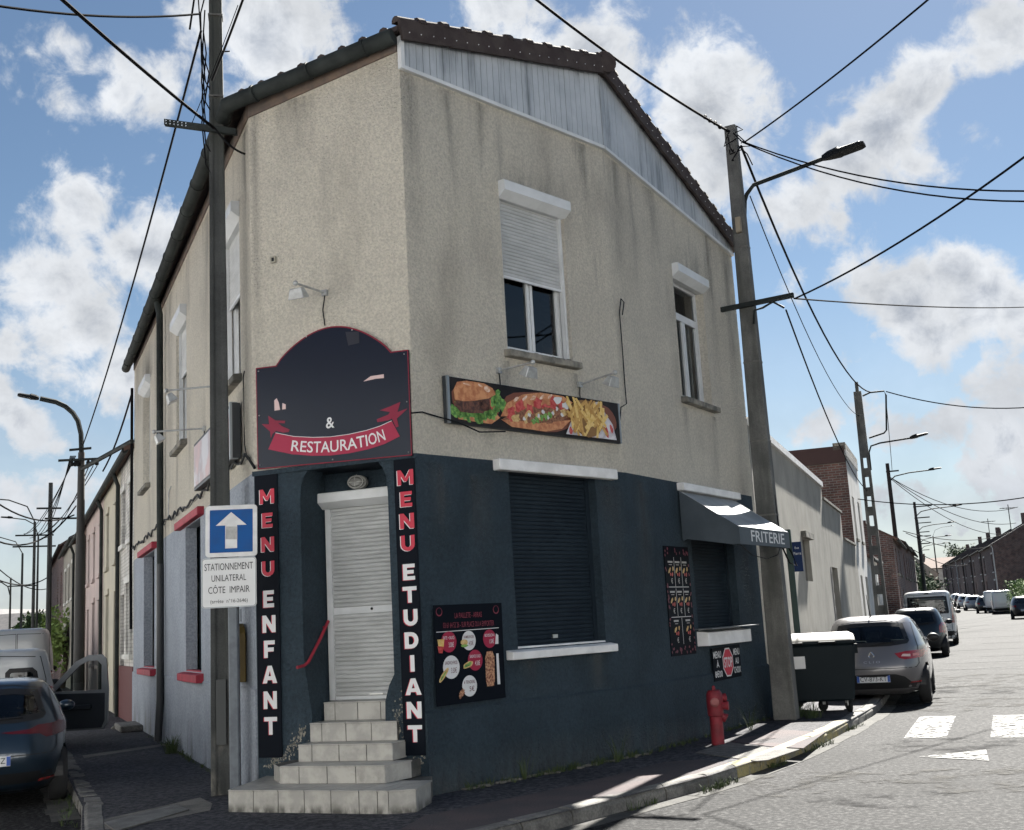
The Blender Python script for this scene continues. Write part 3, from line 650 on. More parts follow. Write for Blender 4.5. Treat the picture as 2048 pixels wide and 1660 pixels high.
def upper_window(face, H, box_out, shut_z, style, sill=True):
    a, b, c, d = H[:4]
    root = MB(); fr = -.12; fw = .05
    for u0, u1, z0, z1 in ((a, a + fw, c, d), (b - fw, b, c, d), (a + fw, b - fw, c, c + .07), (a + fw, b - fw, d - .06, d)): face.box(root, u0, u1, z0, z1, fr - .05, fr)
    win = root.build('window', m_pvc, rest)
    cu = (a + b) / 2; q = MB()
    if style == 'casement':
        for u0, u1 in ((cu - .05, cu - .006), (cu + .006, cu + .05)): face.box(q, u0, u1, c + .075, d - .065, fr - .055, fr - .005)
        for u0, u1 in ((a + fw + .004, a + fw + .05), (b - fw - .05, b - fw - .004)): face.box(q, u0, u1, c + .075, d - .065, fr - .05, fr - .008)
    else:
        zt = d - .55
        face.box(q, a + fw, b - fw, zt, zt + .1, fr - .05, fr - .003)
        for u0, u1 in ((cu - .055, cu - .006), (cu + .006, cu + .055), (a + fw + .004, a + fw + .055), (b - fw - .055, b - fw - .004)): face.box(q, u0, u1, c + .075, zt - .003, fr - .055, fr - .005)
    q.build('casement', m_pvc, win)
    q = MB(); q.quad(*[face.P(u, z, fr - .03) for u, z in ((a + fw, c + .07), (b - fw, c + .07), (b - fw, d - .06), (a + fw, d - .06))]); q.build('pane', m_pane, win)
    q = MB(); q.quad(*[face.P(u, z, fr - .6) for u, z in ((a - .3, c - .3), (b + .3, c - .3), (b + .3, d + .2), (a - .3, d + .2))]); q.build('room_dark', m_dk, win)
    if shut_z:
        [face.box(MB(), u0, u1, c + .02, d, -.1, -.04).build('guide_rail', m_pvc, win) for u0, u1 in ((a + .008, a + .045), (b - .045, b - .008))]
        shutter(face, a + .047, b - .047, shut_z, d - .005, -.085, .043, m_slat, 'w', win)
        q = MB(); face.box(q, a + .047, b - .047, shut_z - .03, shut_z - .001, -.092, -.07); q.build('bottom_bar', m_pvc, win)
    if box_out: shutter_box(face, a - .005, b + .03, d - .03, d + .17, -.1, box_out, m_pvc, win)
    if sill:
        q = MB(); P = face.P
        q.hexa([P(a - .06, c - .1, .1), P(b + .06, c - .1, .1), P(b + .06, c - .1, -.1), P(a - .06, c - .1, -.1), P(a - .06, c - .025, .1), P(b + .06, c - .025, .1), P(b + .06, c + .0, -.1), P(a - .06, c + .0, -.1)]); q.build('sill', m_sill, win, bevel=.008)
    return win
upper_window(R1, UW1, .1, 5.52, 'casement'); upper_window(R2, UW2, .1, None, 'transom')
upper_window(LF, UA, .1, 5.65, 'casement'); upper_window(LF, UB, .1, 5.75, 'casement'); upper_window(LF, UC, .1, None, 'casement')
q = MB(); 
for k in range(7):
    R2.prism(q, [(2.1 + k * .12, 4.7), (2.16 + k * .12, 4.7), (2.165 + k * .12, 5.75), (2.105 + k * .12, 5.75)], -.22, -.19)
q.build('curtain', m_curt, rest)
# ragged mortar under the first window
q = MB(); 
for k in range(22):
    u = 1.44 + k * .05; R1.box(q, u, u + .055, 4.60, 4.625 + random.uniform(0, .02), -.1, .03 + random.uniform(0, .02))
q.build('mortar_bed', m_conc, rest)['kind'] = 'stuff'
def lower_window(face, H, mat, key, lint, sill, joined=False, dep=.14):
    a, b, c, d = H[:4]
    q = MB(); face.box(q, a, b, c, d, -dep - .05, -dep - .03); win = q.build('window', mat, rest)
    for u0, u1 in ((a, a + .03), (b - .06, b)): face.box(MB(), u0, u1, c, d, -dep - .02, -dep + .03).build('guide_rail', mat, win)
    shutter(face, a + .03, b - .06, c + .03, d, -dep, .046, mat, key, win, joined)
    q = MB(); face.box(q, a + .03, b - .06, c, c + .03, -dep - .01, -dep + .012); q.build('bottom_bar', mat, win)
    if lint:
        q = MB(); face.box(q, lint[0], lint[1], lint[2], lint[3], -.01, lint[4]); q.build('lintel', lint[5], win, bevel=.008)
    if sill:
        q = MB(); u0, u1, z0, z1, o, mt = sill; P = face.P
        q.hexa([P(u0, z0, o), P(u1, z0, o), P(u1, z0, -.01), P(u0, z0, -.01), P(u0, z1 - .02, o), P(u1, z1 - .02, o), P(u1, z1, -.01), P(u0, z1, -.01)]); face.box(q, a + .003, b - .003, z1 - .03, z1 + .028, -.13, -.002); q.build('sill', mt, win, bevel=.006)
    return win
w1 = lower_window(R1, LW1, m_dslat, 'd', (1.1, 3.1, 3.27, 3.39, .1, m_whitep), (1.15, 2.88, 1.3, 1.4, .1, m_whitep))
q = MB(); R1.box(q, 2.02, 2.1, 1.49, 1.53, -.13, -.115); q.build('lock_plate', M('bare_steel', (.5, .5, .48), .35, metal=.8), w1)
w2 = lower_window(R2, LW2, m_dslat, 'd', (1.52, 3.62, 3.27, 3.37, .1, m_whitep), (1.78, 3.36, 1.25, 1.44, .16, m_whitep))
q = MB(); R2.box(q, 1.72, 3.5, 1.462, 1.476, -.1, .24); q.build('counter_shelf', M('grey_shelf', (.1, .11, .12), .5), w2)
lower_window(LF, LA, m_dslat, 'd', (-5.7, -3.4, 3.31, 3.42, .09, m_red), (-5.35, -3.52, 1.14, 1.26, .1, m_red), True, .22)
lower_window(LF, LB, m_dslat, 'd', (-11.1, -8.7, 3.31, 3.42, .09, m_red), (-11.0, -8.8, 1.14, 1.26, .1, m_red), True, .22)
# door ---------------------------------------------------------------
D0 = -.47
door = CH.box(MB(), .6, 1.55, .995, 2.99, D0 - .033, D0 - .012).build('door', m_pvc, rest)
for u0, u1 in ((.58, .645), (1.5, 1.56)): CH.box(MB(), u0, u1, .995, 2.99, D0 - .03, D0 + .03).build('guide_rail', m_pvc, door)
shutter(CH, .645, 1.5, .995 + .035, 1.86, D0, .0435, m_slat, 'door', door); shutter(CH, .645, 1.5, 1.93, 2.975, D0, .0435, m_slat, 'door2', door)
CH.box(MB(), .645, 1.5, 1.861, 1.929, D0 - .008, D0 + .012).build('lock_rail', m_pvc, door); CH.box(MB(), .645, 1.5, .996, 1.029, D0 - .008, D0 + .012).build('bottom_bar', m_pvc, door)
q = MB(); q.lathe(CH.P(1.1, 1.9, D0 + .012), [(.014, 0), (.014, .008), (.006, .009)], 12, CH.n); q.build('keyhole', m_black, door)
q = MB(); CH.box(q, 1.05, 1.21, 1.04, 1.052, D0 + .012, D0 + .03); CH.box(q, 1.05, 1.06, 1.03, 1.06, D0 + .012, D0 + .03); q.build('bolt', M('bare_steel', (.5, .5, .48)), door)
shutter_box(CH, .525, 1.53, 2.965, 3.13, D0 - .03, D0 + .14, m_pvc, door)
q = MB(); 
for k in range(9): CH.box(q, .56, 1.58, 3.34, 3.358, -.46 + k * .052, -.46 + k * .052 + .047)
q.build('porch_ceiling', m_dslat, rest)['kind'] = 'stuff'
q = MB(); q.quad(*[CH.P(u, z, D0 - .035) for u, z in ((.5, .9), (1.7, .9), (1.7, 3.4), (.5, 3.4))]); q.build('porch_back', m_dark, rest)
q = MB(); CH.box(q, -.01, 1.86, 3.335, 3.385, .0, .02); q.build('porch_lintel', m_dark, rest)
# hatch in the plinth
q = MB(); R1.box(q, 1.53, 1.94, .2, .6, .02, .033); q.build('meter_hatch', m_dark, rest)

# rain stains, soot and dirt runs: thin stains on the walls, each with its own shape
def stain_mat(name, col, strength, sc=7.0):
    m = bpy.data.materials.new(name); m.use_nodes = True; MATS[name] = m; t = m.node_tree; N = t.nodes; L = t.links; b = N['Principled BSDF']; b.inputs['Base Color'].default_value = (*col, 1); b.inputs['Roughness'].default_value = .95; b.inputs['Specular IOR Level'].default_value = .1
    uv = N.new('ShaderNodeUVMap'); uv.uv_map = 'stain'; sp_ = N.new('ShaderNodeSeparateXYZ'); L.new(uv.outputs[0], sp_.inputs[0])
    def mth(op, a, c):
        n = N.new('ShaderNodeMath'); n.operation = op; n.use_clamp = op == 'MULTIPLY'
        for i, v in enumerate((a, c)):
            if isinstance(v, (int, float)): n.inputs[i].default_value = v
            else: L.new(v, n.inputs[i])
        return n.outputs[0]
    ax_ = mth('SUBTRACT', 1.0, mth('ABSOLUTE', mth('SUBTRACT', mth('MULTIPLY', sp_.outputs['X'], 2.0), 1.0), 0)) if False else None
    n0 = N.new('ShaderNodeMath'); n0.operation = 'MULTIPLY_ADD'; L.new(sp_.outputs['X'], n0.inputs[0]); n0.inputs[1].default_value = 2; n0.inputs[2].default_value = -1
    n1 = N.new('ShaderNodeMath'); n1.operation = 'ABSOLUTE'; L.new(n0.outputs[0], n1.inputs[0]); edge = mth('SUBTRACT', 1.0, n1.outputs[0])
    g = N.new('ShaderNodeNewGeometry'); mp = N.new('ShaderNodeMapping'); L.new(g.outputs['Position'], mp.inputs[0]); mp.inputs['Scale'].default_value = (1, 1, .18)
    nz = N.new('ShaderNodeTexNoise'); L.new(mp.outputs[0], nz.inputs['Vector']); nz.inputs['Scale'].default_value = sc; nz.inputs['Detail'].default_value = 6; nz.inputs['Roughness'].default_value = .65
    mr = N.new('ShaderNodeMapRange'); L.new(nz.outputs['Fac'], mr.inputs['Value']); mr.inputs['From Min'].default_value = .36; mr.inputs['From Max'].default_value = .66
    f = mth('MULTIPLY', mth('MULTIPLY', mth('MULTIPLY', edge, mr.outputs[0]), sp_.outputs['Y']), strength)
    tr = N.new('ShaderNodeBsdfTransparent'); mx = N.new('ShaderNodeMixShader'); L.new(f, mx.inputs[0]); L.new(tr.outputs[0], mx.inputs[1]); L.new(b.outputs[0], mx.inputs[2]); L.new(mx.outputs[0], N['Material Output'].inputs[0]); return m
m_st1 = stain_mat('dark_rain_stain', (.13, .13, .12), .5); m_st2 = stain_mat('soot_stain', (.03, .03, .03), 1.2, 3); m_st3 = stain_mat('pale_splash_dirt', (.12, .12, .11), .45, 9)
def stain(face, u0, u1, zt, zb, mat, off=.004, parent=None):
    q = MB(); q.quad(face.P(u0, zb, off), face.P(u1, zb, off), face.P(u1, zt, off), face.P(u0, zt, off)); o_ = q.build('wall_stain', mat, parent or rest)
    uvl = o_.data.uv_layers.new(name='stain'); org = ORG[o_.name]
    for l in o_.data.loops:
        p = o_.data.vertices[l.vertex_index].co + org; uvl.data[l.index].uv = (((p - face.p).dot(face.d) - u0) / (u1 - u0), (p.z - zb) / (zt - zb))
for u0, u1, zt, zb in ((-.02, .28, 7.46, 5.2), (.5, .85, 7.46, 6.0), (1.05, 1.32, 7.46, 6.5), (1.3, 1.5, 4.5, 3.5), (2.45, 2.7, 4.5, 3.9), (2.75, 3.2, 7.47, 5.9), (.9, 1.25, 3.8, 3.4), (2.9, 3.3, 3.7, 3.4)): stain(R1, u0, u1, zt, zb, m_st1)
stain(R1, 1.3, 2.7, 6.585, 7.0, m_st1, .006)
for u0, u1, zt, zb in ((.05, .5, 7.45, 5.2), (.6, .95, 7.43, 5.7), (1.1, 1.7, 7.4, 5.9), (1.85, 3.25, 6.48, 6.9), (3.2, 3.6, 7.3, 4.2), (3.9, 4.4, 7.2, 4.0), (1.9, 2.15, 4.45, 3.6), (2.95, 3.2, 4.45, 3.5)): stain(R2, u0, u1, zt, zb, m_st1)
for u0, u1, zt, zb in ((.0, .16, 7.4, 3.5), (.3, .9, 7.45, 6.6)): stain(CH, u0, u1, zt, zb, m_st1)
for u0, u1, zt, zb in ((-.45, -.02, 7.3, 3.6), (-.9, -.3, 4.4, 3.5), (-3.4, -2.6, 7.3, 5.2), (-5.3, -4.6, 7.3, 6.5), (-7.4, -6.4, 7.3, 4.5), (-6.2, -5.8, 4.5, 3.5), (-.75, -.25, 3.3, .3), (-9.2, -8.2, 7.3, 5.0), (-12.4, -11.4, 7.3, 5)): stain(LF, u0, u1, zt, zb, m_st1)
stain(LF, -11.4, -9.2, 6.55, 7.4, m_st2, .006)
# splashed dirt on the plinth: fades upwards
def splash(face, u0, u1, zt):
    q = MB(); q.quad(face.P(u0, .1, .0335), face.P(u1, .1, .0335), face.P(u1, zt, .0335), face.P(u0, zt, .0335)); o_ = q.build('wall_stain', m_st3, rest); uvl = o_.data.uv_layers.new(name='stain'); org = ORG[o_.name]
    for l in o_.data.loops:
        p = o_.data.vertices[l.vertex_index].co + org; uvl.data[l.index].uv = (.5, 1 - (p.z - .1) / (zt - .1))
splash(R1, 0, 3.37, .55); splash(R2, .02, 4.3, .5)

vt = MB(); CH.box(vt, .27, .33, 5.62, 5.69, .0, .03); vt.build('wall_vent', M('beige_plastic', (.3, .28, .22), .6), rest); vt = MB(); CH.box(vt, .285, .315, 5.635, 5.675, .03, .0315); vt.build('vent_hole', m_black, rest)

for u0, u1, zt, zb in ((.1, .5, 3.3, 2.2), (.6, 1.1, 3.2, 1.95), (2.8, 3.3, 3.2, 1.2), (1.3, 1.7, 1.28, .9), (2.4, 2.8, 1.28, .7)): stain(R1, u0, u1, zt, zb, m_st3, .004)
for u0, u1, zt, zb in ((.1, .7, 3.3, 1.3), (3.5, 4.2, 3.2, 1.0)): stain(R2, u0, u1, zt, zb, m_st3, .004)

# ------------------------------------------------------------------ tiled steps
m_wtile = M('beige_step_tile', (.37, .355, .32), .42, col2=(.29, .28, .255), vscale=7, vcon=(.38, .62), bump=.1, bscale=60, grime=[((.14, .13, .115), 4, None, .5, .74, .55, None, None), ((.05, .048, .04), 9, (1, 1, .5), .35, .62, .95, .22, .12)])
m_grout = M('step_grout', (.10, .095, .085), .95, col2=(.05, .05, .045), vscale=8)
steps = thing('tiled_steps', 'five beige tiled steps up to the shuttered corner door', 'steps', CH.P(1.1, PAV, .4))
ST = [(PAV - .02, .315, [(.13, .05), (.345, .97), (2.02, 1.0), (2.23, .89), (2.12, .38), (1.97, .03)], [(1, 2, (.0, .165, .325, .49, .655, .825, .935, 1)), (2, 3, (0, 1)), (3, 4, (0, 1)), (0, 1, (0, .5, 1))]),
      (.315, .475, [(.43, .02), (.43, .36), (.655, .6), (1.764, .585), (1.85, .226), (1.85, .02)], [(2, 3, (0, .19, .46, .73, 1)), (3, 4, (0, 1)), (1, 2, (0, 1))]),
      (.475, .635, [(.667, -.3), (.667, .3), (1.68, .27), (1.68, -.3)], [(1, 2, (0, .15, .44, .73, 1)), (2, 3, (0, 1))]),
      (.635, .815, [(.64, -.4), (.66, .075), (1.62, .055), (1.62, -.4)], [(1, 2, (0, .14, .42, .71, 1))]),
      (.815, .995, [(.6, -.52), (.685, -.15), (1.6, -.17), (1.6, -.52)], [(1, 2, (0, .14, .42, .7, 1))])]
def up_step(k, u0, u1):      # tread depth: to the next step's front
    return
for k, (z0, z1, pts, segs) in enumerate(ST):
    q = MB(); cen = Vector((sum(p[0] for p in pts) / len(pts), sum(p[1] for p in pts) / len(pts)))
    def inn(p, s=.012):
        v = Vector(p) - cen; return Vector(p) - v.normalized() * s
    q.prism([CH.P(*((lambda w: (w[0], z0, w[1]))(inn(p)))) for p in pts], (0, 0, z1 - z0 - .012)); q.build('step_core', m_grout, steps)
    for ia, ib, fr in segs:
        a, b = Vector(pts[ia]), Vector(pts[ib]); t = (b - a).normalized(); nn = Vector((-t.y, t.x))
        if nn.dot((a + b) / 2 - cen) < 0: nn = -nn
        for f0, f1 in zip(fr, fr[1:]):
            p0 = a.lerp(b, f0) + t * .004; p1 = a.lerp(b, f1) - t * .004; i0, i1 = p0 - nn * .011, p1 - nn * .011
            q = MB(); zt = z1 - .014; zb = z0 + .002
            q.hexa([CH.P(p0.x, zb, p0.y), CH.P(p1.x, zb, p1.y), CH.P(i1.x, zb, i1.y), CH.P(i0.x, zb, i0.y), CH.P(p0.x, zt, p0.y), CH.P(p1.x, zt, p1.y), CH.P(i1.x, zt, i1.y), CH.P(i0.x, zt, i0.y)]); q.build('riser_tile', m_wtile, steps, bevel=.0015)
    # treads: main front edge back to the next riser
    ia, ib, fr = segs[0]; a, b = Vector(pts[ia]), Vector(pts[ib])
    dep = [.62, .33, .26, .26, .4][k]
    for f0, f1 in zip(fr, fr[1:]):
        p0 = a.lerp(b, f0 + .003) + Vector((0, .006)); p1 = a.lerp(b, f1 - .003) + Vector((0, .006)); i0, i1 = p0 - Vector((.0, dep)), p1 - Vector((.0, dep))
        q = MB(); q.hexa([CH.P(p.x, z, p.y) for z in (z1 - .012, z1) for p in (p0, p1, i1, i0)]); q.build('tread_tile', m_wtile, steps, bevel=.0015)
    if k == 0:
        for quad in ([(2.026, 1.004), (2.236, .893), (2.13, .37), (2.02, .38)], [(.345, .975), (.133, .05), (.43, .05), (.43, .35)]):
            q = MB(); q.prism([CH.P(u, z1 - .012, o) for u, o in quad], (0, 0, .0115)); q.build('tread_tile', m_wtile, steps, bevel=.0015)
    if k == 1:
        q = MB(); q.prism([CH.P(u, z1 - .012, o) for u, o in [(1.768, .585), (1.855, .22), (1.69, .22), (1.69, .58)]], (0, 0, .0115)); q.build('tread_tile', m_wtile, steps, bevel=.0015)
# flaked paint beside the steps
m_flake = M('bare_flaked_plaster', (.3, .285, .24), .95, col2=(.1, .1, .09), vscale=20)
q = MB(); random.seed(3)
def flakes(face, u0, u1, z0, z1, n, sl):
    for _ in range(n):
        t_ = random.random(); u = u0 + (u1 - u0) * t_ + random.gauss(0, .03); z = z0 + (z1 - z0) * t_ + random.gauss(0, sl); r_ = random.uniform(.003, .014)
        pts = [(u + r_ * random.uniform(.5, 1.3) * math.cos(a), z + r_ * random.uniform(.5, 1.5) * math.sin(a)) for a in (0, 1.1, 2.2, 3.3, 4.4, 5.4)]
        q.poly([face.P(a, b, .0035) for a, b in pts])
flakes(CH, .1, .32, .40, .50, 90, .035); flakes(CH, .36, .55, .52, .75, 110, .04); flakes(CH, 1.6, 1.64, .65, 1.05, 60, .1); flakes(CH, 1.72, 1.86, .38, .46, 40, .04)
q.build('flaked_plaster', m_flake, rest)['kind'] = 'stuff'

# ------------------------------------------------------------------ signs
m_navy = M('navy_sign_print', (.004, .009, .021), .25, spec=.2)
m_blk = M('black_sign_print', (.004, .006, .010), .55, spec=.05)
m_rib = M('crimson_print', (.30, .022, .055), .35, spec=.15)
m_rib2 = M('dark_crimson_print', (.2, .016, .04), .35, spec=.15)
m_bord = M('red_sign_border', (.2, .02, .035), .5, spec=.1)
m_wpr = M('white_print', (.6, .6, .6), .4, spec=.15)
m_rpr = M('red_print', (.46, .035, .06), .4, spec=.15)
m_screw = M('bare_steel', (.5, .5, .48))
def flat(q, face, pts, off): q.poly([face.P(u, z, off) for u, z in pts])
sg = thing('restaurant_sign', 'navy arched sign reading RESTAURATION on a red ribbon above the corner door', 'sign', CH.P(.98, 3.4, .04))
SIGN = Face(CH.p + CH.n * .03, 112)
tl, tr_, bl, br = (.064, 4.49), (1.885, 4.43), (.068, 3.40), (1.882, 3.355)
ar = [(.316 + (1.691 - .316) * t_, 4.482 + (4.437 - 4.482) * t_ + .345 * math.sin(math.pi * t_) ** .8) for t_ in [i / 24 for i in range(25)]]
outl = [bl, br, tr_] + ar[::-1] + [tl]
q = MB(); SIGN.prism(q, outl, -.025, .0); q.build('panel', m_navy, sg)
cxx = sum(p[0] for p in outl) / len(outl); czz = sum(p[1] for p in outl) / len(outl)
def ring(q, face, pts, w, off):
    n = len(pts); c_ = Vector((sum(p[0] for p in pts) / n, sum(p[1] for p in pts) / n)); inp = []
    for i in range(n):
        a, b, c = Vector(pts[i - 1]), Vector(pts[i]), Vector(pts[(i + 1) % n]); t1 = (b - a).normalized(); t2 = (c - b).normalized(); nn = Vector((-t1.y, t1.x)) + Vector((-t2.y, t2.x))
        if nn.length < 1e-5: nn = Vector((-t1.y, t1.x))
        inp.append(b + nn.normalized() * w)
    for i in range(n):
        j = (i + 1) % n; q.quad(face.P(*pts[i], off), face.P(*pts[j], off), face.P(*inp[j], off), face.P(*inp[i], off))
q = MB(); ring(q, SIGN, outl, .014, .002); q.build('border', m_bord, sg)
SPX = lambda x, y: SIGN.uz(420 + x / 4.15, 600 + y / 4.15)
RT = [(545, 1105), (700, 1135), (860, 1143), (1000, 1138), (1150, 1118), (1300, 1085), (1410, 1050), (1510, 1005)]
RB = [(485, 1240), (680, 1280), (850, 1294), (1000, 1291), (1160, 1272), (1320, 1238), (1450, 1196), (1577, 1132)]
def rib(t_, s_): # ribbon surface: t across, s 0 bottom .. 1 top
    f = max(0, min(.9999, t_)) * 7; i = int(f); f -= i
    top = [RT[i][k] + (RT[i + 1][k] - RT[i][k]) * f for k in (0, 1)]; bot = [RB[i][k] + (RB[i + 1][k] - RB[i][k]) * f for k in (0, 1)]
    return SPX(bot[0] + (top[0] - bot[0]) * s_, bot[1] + (top[1] - bot[1]) * s_)
n = 28
for pts in ([(485, 960), (545, 1000), (625, 1003), (622, 1024), (565, 1020), (600, 1048), (662, 1076), (655, 1096), (610, 1101), (550, 1086), (520, 1112), (506, 1150), (500, 1092), (430, 1030), (492, 1032)], [(1582, 845), (1557, 930), (1642, 900), (1552, 985), (1567, 1050), (1545, 1058), (1512, 985), (1480, 1000), (1390, 1015), (1385, 990), (1480, 952), (1495, 930), (1410, 916), (1500, 882)]):
    q = MB(); flat(q, SIGN, [SPX(*p) for p in pts], .003); q.build('ribbon_tail', m_rib2, sg)
q = MB()
for i in range(n): flat(q, SIGN, [rib(i / n, 0), rib((i + 1) / n, 0), rib((i + 1) / n, 1), rib(i / n, 1)], .004)
q.build('ribbon', m_rib, sg, weld=True)
q = MB()
for i in range(n): flat(q, SIGN, [rib(i / n, 1.0), rib((i + 1) / n, 1.0), rib((i + 1) / n, 1.03), rib(i / n, 1.03)], .005)
q.build('ribbon_edge', m_wpr, sg, weld=True)
q = MB()
def ribtext(x, y): 
    p = rib(.135 + .745 * x, .17 + .62 * y); return SIGN.P(p[0], p[1], .006)
vs, fs, _ = text2d('RESTAURATION', .008); q.add([ribtext(x, y) for x, y in vs], fs); q.build('lettering', m_wpr, sg)
q = MB(); lettering(q, lambda u, z: SIGN.P(u, z, .004), .91, 1.01, 3.735, 3.85, '&', .012); q.build('ampersand', m_wpr, sg)
q = MB(); flat(q, SIGN, [(.29, 4.0), (.29, 4.11), (.32, 4.13), (.345, 4.08), (.36, 4.0)], .003); flat(q, SIGN, [(.385, 4.0), (.39, 4.07), (.43, 4.05), (.43, 4.0)], .003); flat(q, SIGN, [(1.36, 4.17), (1.45, 4.215), (1.6, 4.215), (1.6, 4.175), (1.5, 4.18)], .003); q.build('faded_print', M('pale_print', (.55, .4, .38), .5), sg)
q = MB(); flat(q, SIGN, [(1.17, 4.72), (1.33, 4.70), (1.33, 4.58), (1.2, 4.57)], .003); q.build('faded_print', M('black_print', (.004, .006, .015), .4), sg)
q = MB()
for u, z in ((.1, 4.45), (1.84, 4.39), (.1, 3.44), (1.845, 3.39), (.98, 3.41), (.7, 4.74), (1.25, 4.73), (.1, 3.97), (1.85, 3.9)): q.ball(SIGN.P(u, z, .004), .008, 6, 4)
q.build('screws', m_screw, sg)['kind'] = 'stuff'

def _arc(cx_, cy_, rx, ry, a0, a1, n=8): return [(cx_ + rx * math.cos(R(a0 + (a1 - a0) * i / n)), cy_ + ry * math.sin(R(a0 + (a1 - a0) * i / n))) for i in range(n + 1)]
_uo, _ui = _arc(.5, .40, .5, .42, 180, 360), _arc(.5, .42, .21, .19, 180, 360)
_do = [(.3, 0)] + _arc(.48, .5, .52, .5, -90, 90) + [(.3, 1)]; _di = [(.3, .24)] + _arc(.46, .5, .24, .26, -90, 90) + [(.3, .76)]
GLYPH = {'T': [[(0, 1), (0, .76), (.36, .76), (.36, 0), (.64, 0), (.64, .76), (1, .76), (1, 1)]], 'E': [[(0, 0), (1, 0), (1, .23), (.34, .23), (.34, .39), (.9, .39), (.9, .61), (.34, .61), (.34, .77), (1, .77), (1, 1), (0, 1)]],
         'F': [[(0, 0), (.34, 0), (.34, .36), (.9, .36), (.9, .59), (.34, .59), (.34, .77), (1, .77), (1, 1), (0, 1)]], 'I': [[(0, 0), (1, 0), (1, 1), (0, 1)]],
         'N': [[(0, 0), (.28, 0), (.28, .56), (.72, 0), (1, 0), (1, 1), (.72, 1), (.72, .44), (.28, 1), (0, 1)]], 'M': [[(0, 0), (.23, 0), (.23, .58), (.42, .22), (.58, .22), (.77, .58), (.77, 0), (1, 0), (1, 1), (.78, 1), (.5, .48), (.22, 1), (0, 1)]],
         'U': [[(0, 1)] + _uo + [(1, 1), (.71, 1)] + _ui[::-1] + [(.29, 1)]], 'D': [[(0, 0), (.3, 0), (.3, .24), (.3, .76), (.3, 1), (0, 1)]] + [[_do[i], _do[i + 1], _di[i + 1], _di[i]] for i in range(len(_do) - 1)],
         'A': [[(0, 0), (.29, 0), (.3425, .18), (.4067, .4), (.5, .72), (.5, 1), (.36, 1)], [(.5, 1), (.5, .72), (.5933, .4), (.6575, .18), (.71, 0), (1, 0), (.64, 1)], [(.3425, .18), (.6575, .18), (.5933, .4), (.4067, .4)]]}
def menu_board(u0, u1, z0, z1, words, lab, tops):
    bd = thing('menu_board', lab, 'sign', CH.P((u0 + u1) / 2, z0, .02))
    q = MB(); CH.prism(q, [(u0, z0), (u1, z0), (u1, z1[1]), (u0, z1[0])], .004, .016); q.build('panel', m_blk, bd)
    cols = {'r': (m_rpr, m_wpr), 'w': (m_wpr, m_rpr)}
    uc = (u0 + u1) / 2 + .012
    for ch, zt, zb, cc in tops:
        w = {'I': .045, 'M': .178, 'N': .158, 'T': .152, 'E': .13, 'F': .13, 'U': .152, 'A': .172, 'D': .15}[ch]
        for nm, o_, du, dz_, mt in (('letter_edge', .018, -.009, -.004, cols[cc][1]), ('letter', .020, 0, 0, cols[cc][0])):
            q = MB()
            for pl3 in GLYPH[ch]: q.poly([CH.P(uc - w / 2 + du + w * x, zb + dz_ + (zt - zb) * y, o_) for x, y in pl3])
            q.build(nm, mt, bd, weld=True)
def ltops(word, col, z_first, pitch, h): return [(c, z_first - i * pitch, z_first - i * pitch - h, col) for i, c in enumerate(word)]
menu_board(.02, .295, .485, (3.375, 3.35), None, 'tall black board reading MENU ENFANT beside the corner door', ltops('MENU', 'r', 3.185, .2485, .152) + ltops('ENFANT', 'w', 2.14, .252, .172))
menu_board(1.665, 1.895, .49, (3.33, 3.33), None, 'tall black board reading MENU ETUDIANT beside the corner door', ltops('MENU', 'r', 3.222, .216, .15) + ltops('ETUDIANT', 'w', 2.295, .218, .155))

# poster with round price bubbles ------------------------------------
def disc(q, face, u, z, r_, off, n=28, sx=1.0): flat(q, face, [(u + r_ * sx * math.cos(2 * math.pi * i / n), z + r_ * math.sin(2 * math.pi * i / n)) for i in range(n)], off)
m_pink = M('dim_red_print', (.2, .02, .04), .4); m_food1 = M('bread_print', (.45, .28, .1), .5, col2=(.62, .45, .2), vscale=30); m_food2 = M('meat_print', (.12, .04, .02), .5, col2=(.3, .13, .06), vscale=35)
m_food3 = M('lettuce_print', (.05, .16, .03), .5, col2=(.2, .38, .08), vscale=28); m_fry = M('fries_print', (.62, .40, .1), .5, col2=(.72, .52, .2), vscale=22)
m_bun = M('bun_print', (.38, .13, .05), .45, col2=(.58, .27, .12), vscale=14); m_sauce = M('sauce_print', (.36, .02, .02), .4, col2=(.55, .1, .08), vscale=24); m_darkr = M('dark_letter_print', (.12, .03, .04), .5)
ps = thing('menu_poster', 'black menu poster with red and white price bubbles below the rendered band', 'poster', R1.P(.6, .93, .02))
pu = lambda s_: .12 + s_ * .945
pz = lambda t_: .93 + t_ * .955
q = MB(); R1.prism(q, [(.118, .925), (1.068, .935), (1.078, 1.887), (.125, 1.885)], .03, .038); q.build('panel', m_blk, ps)
o1 = .0395
q = MB(); lettering(q, lambda u, z: R1.P(u, z, o1), pu(.30), pu(.70), pz(.86), pz(.915), 'LA PAILLETE - ARRAS', .0); lettering(q, lambda u, z: R1.P(u, z, o1), pu(.13), pu(.88), pz(.765), pz(.82), '03 61 64 52 26 - SUR PLACE OU A EMPORTER', .0); q.build('lettering', m_pink, ps)['kind'] = 'stuff'
q = MB(); flat(q, R1, [(pu(.03), pz(.725)), (pu(.95), pz(.735)), (pu(.95), pz(.742)), (pu(.03), pz(.732))], o1); q.build('rule', m_wpr, ps)
for s_ in (.08, .92): q = MB(); disc(q, R1, pu(s_), pz(.93), .042, o1); q.build('corner_logo', m_pink, ps); q = MB(); disc(q, R1, pu(s_), pz(.935), .034, .0402); q.build('corner_logo', m_blk, ps)
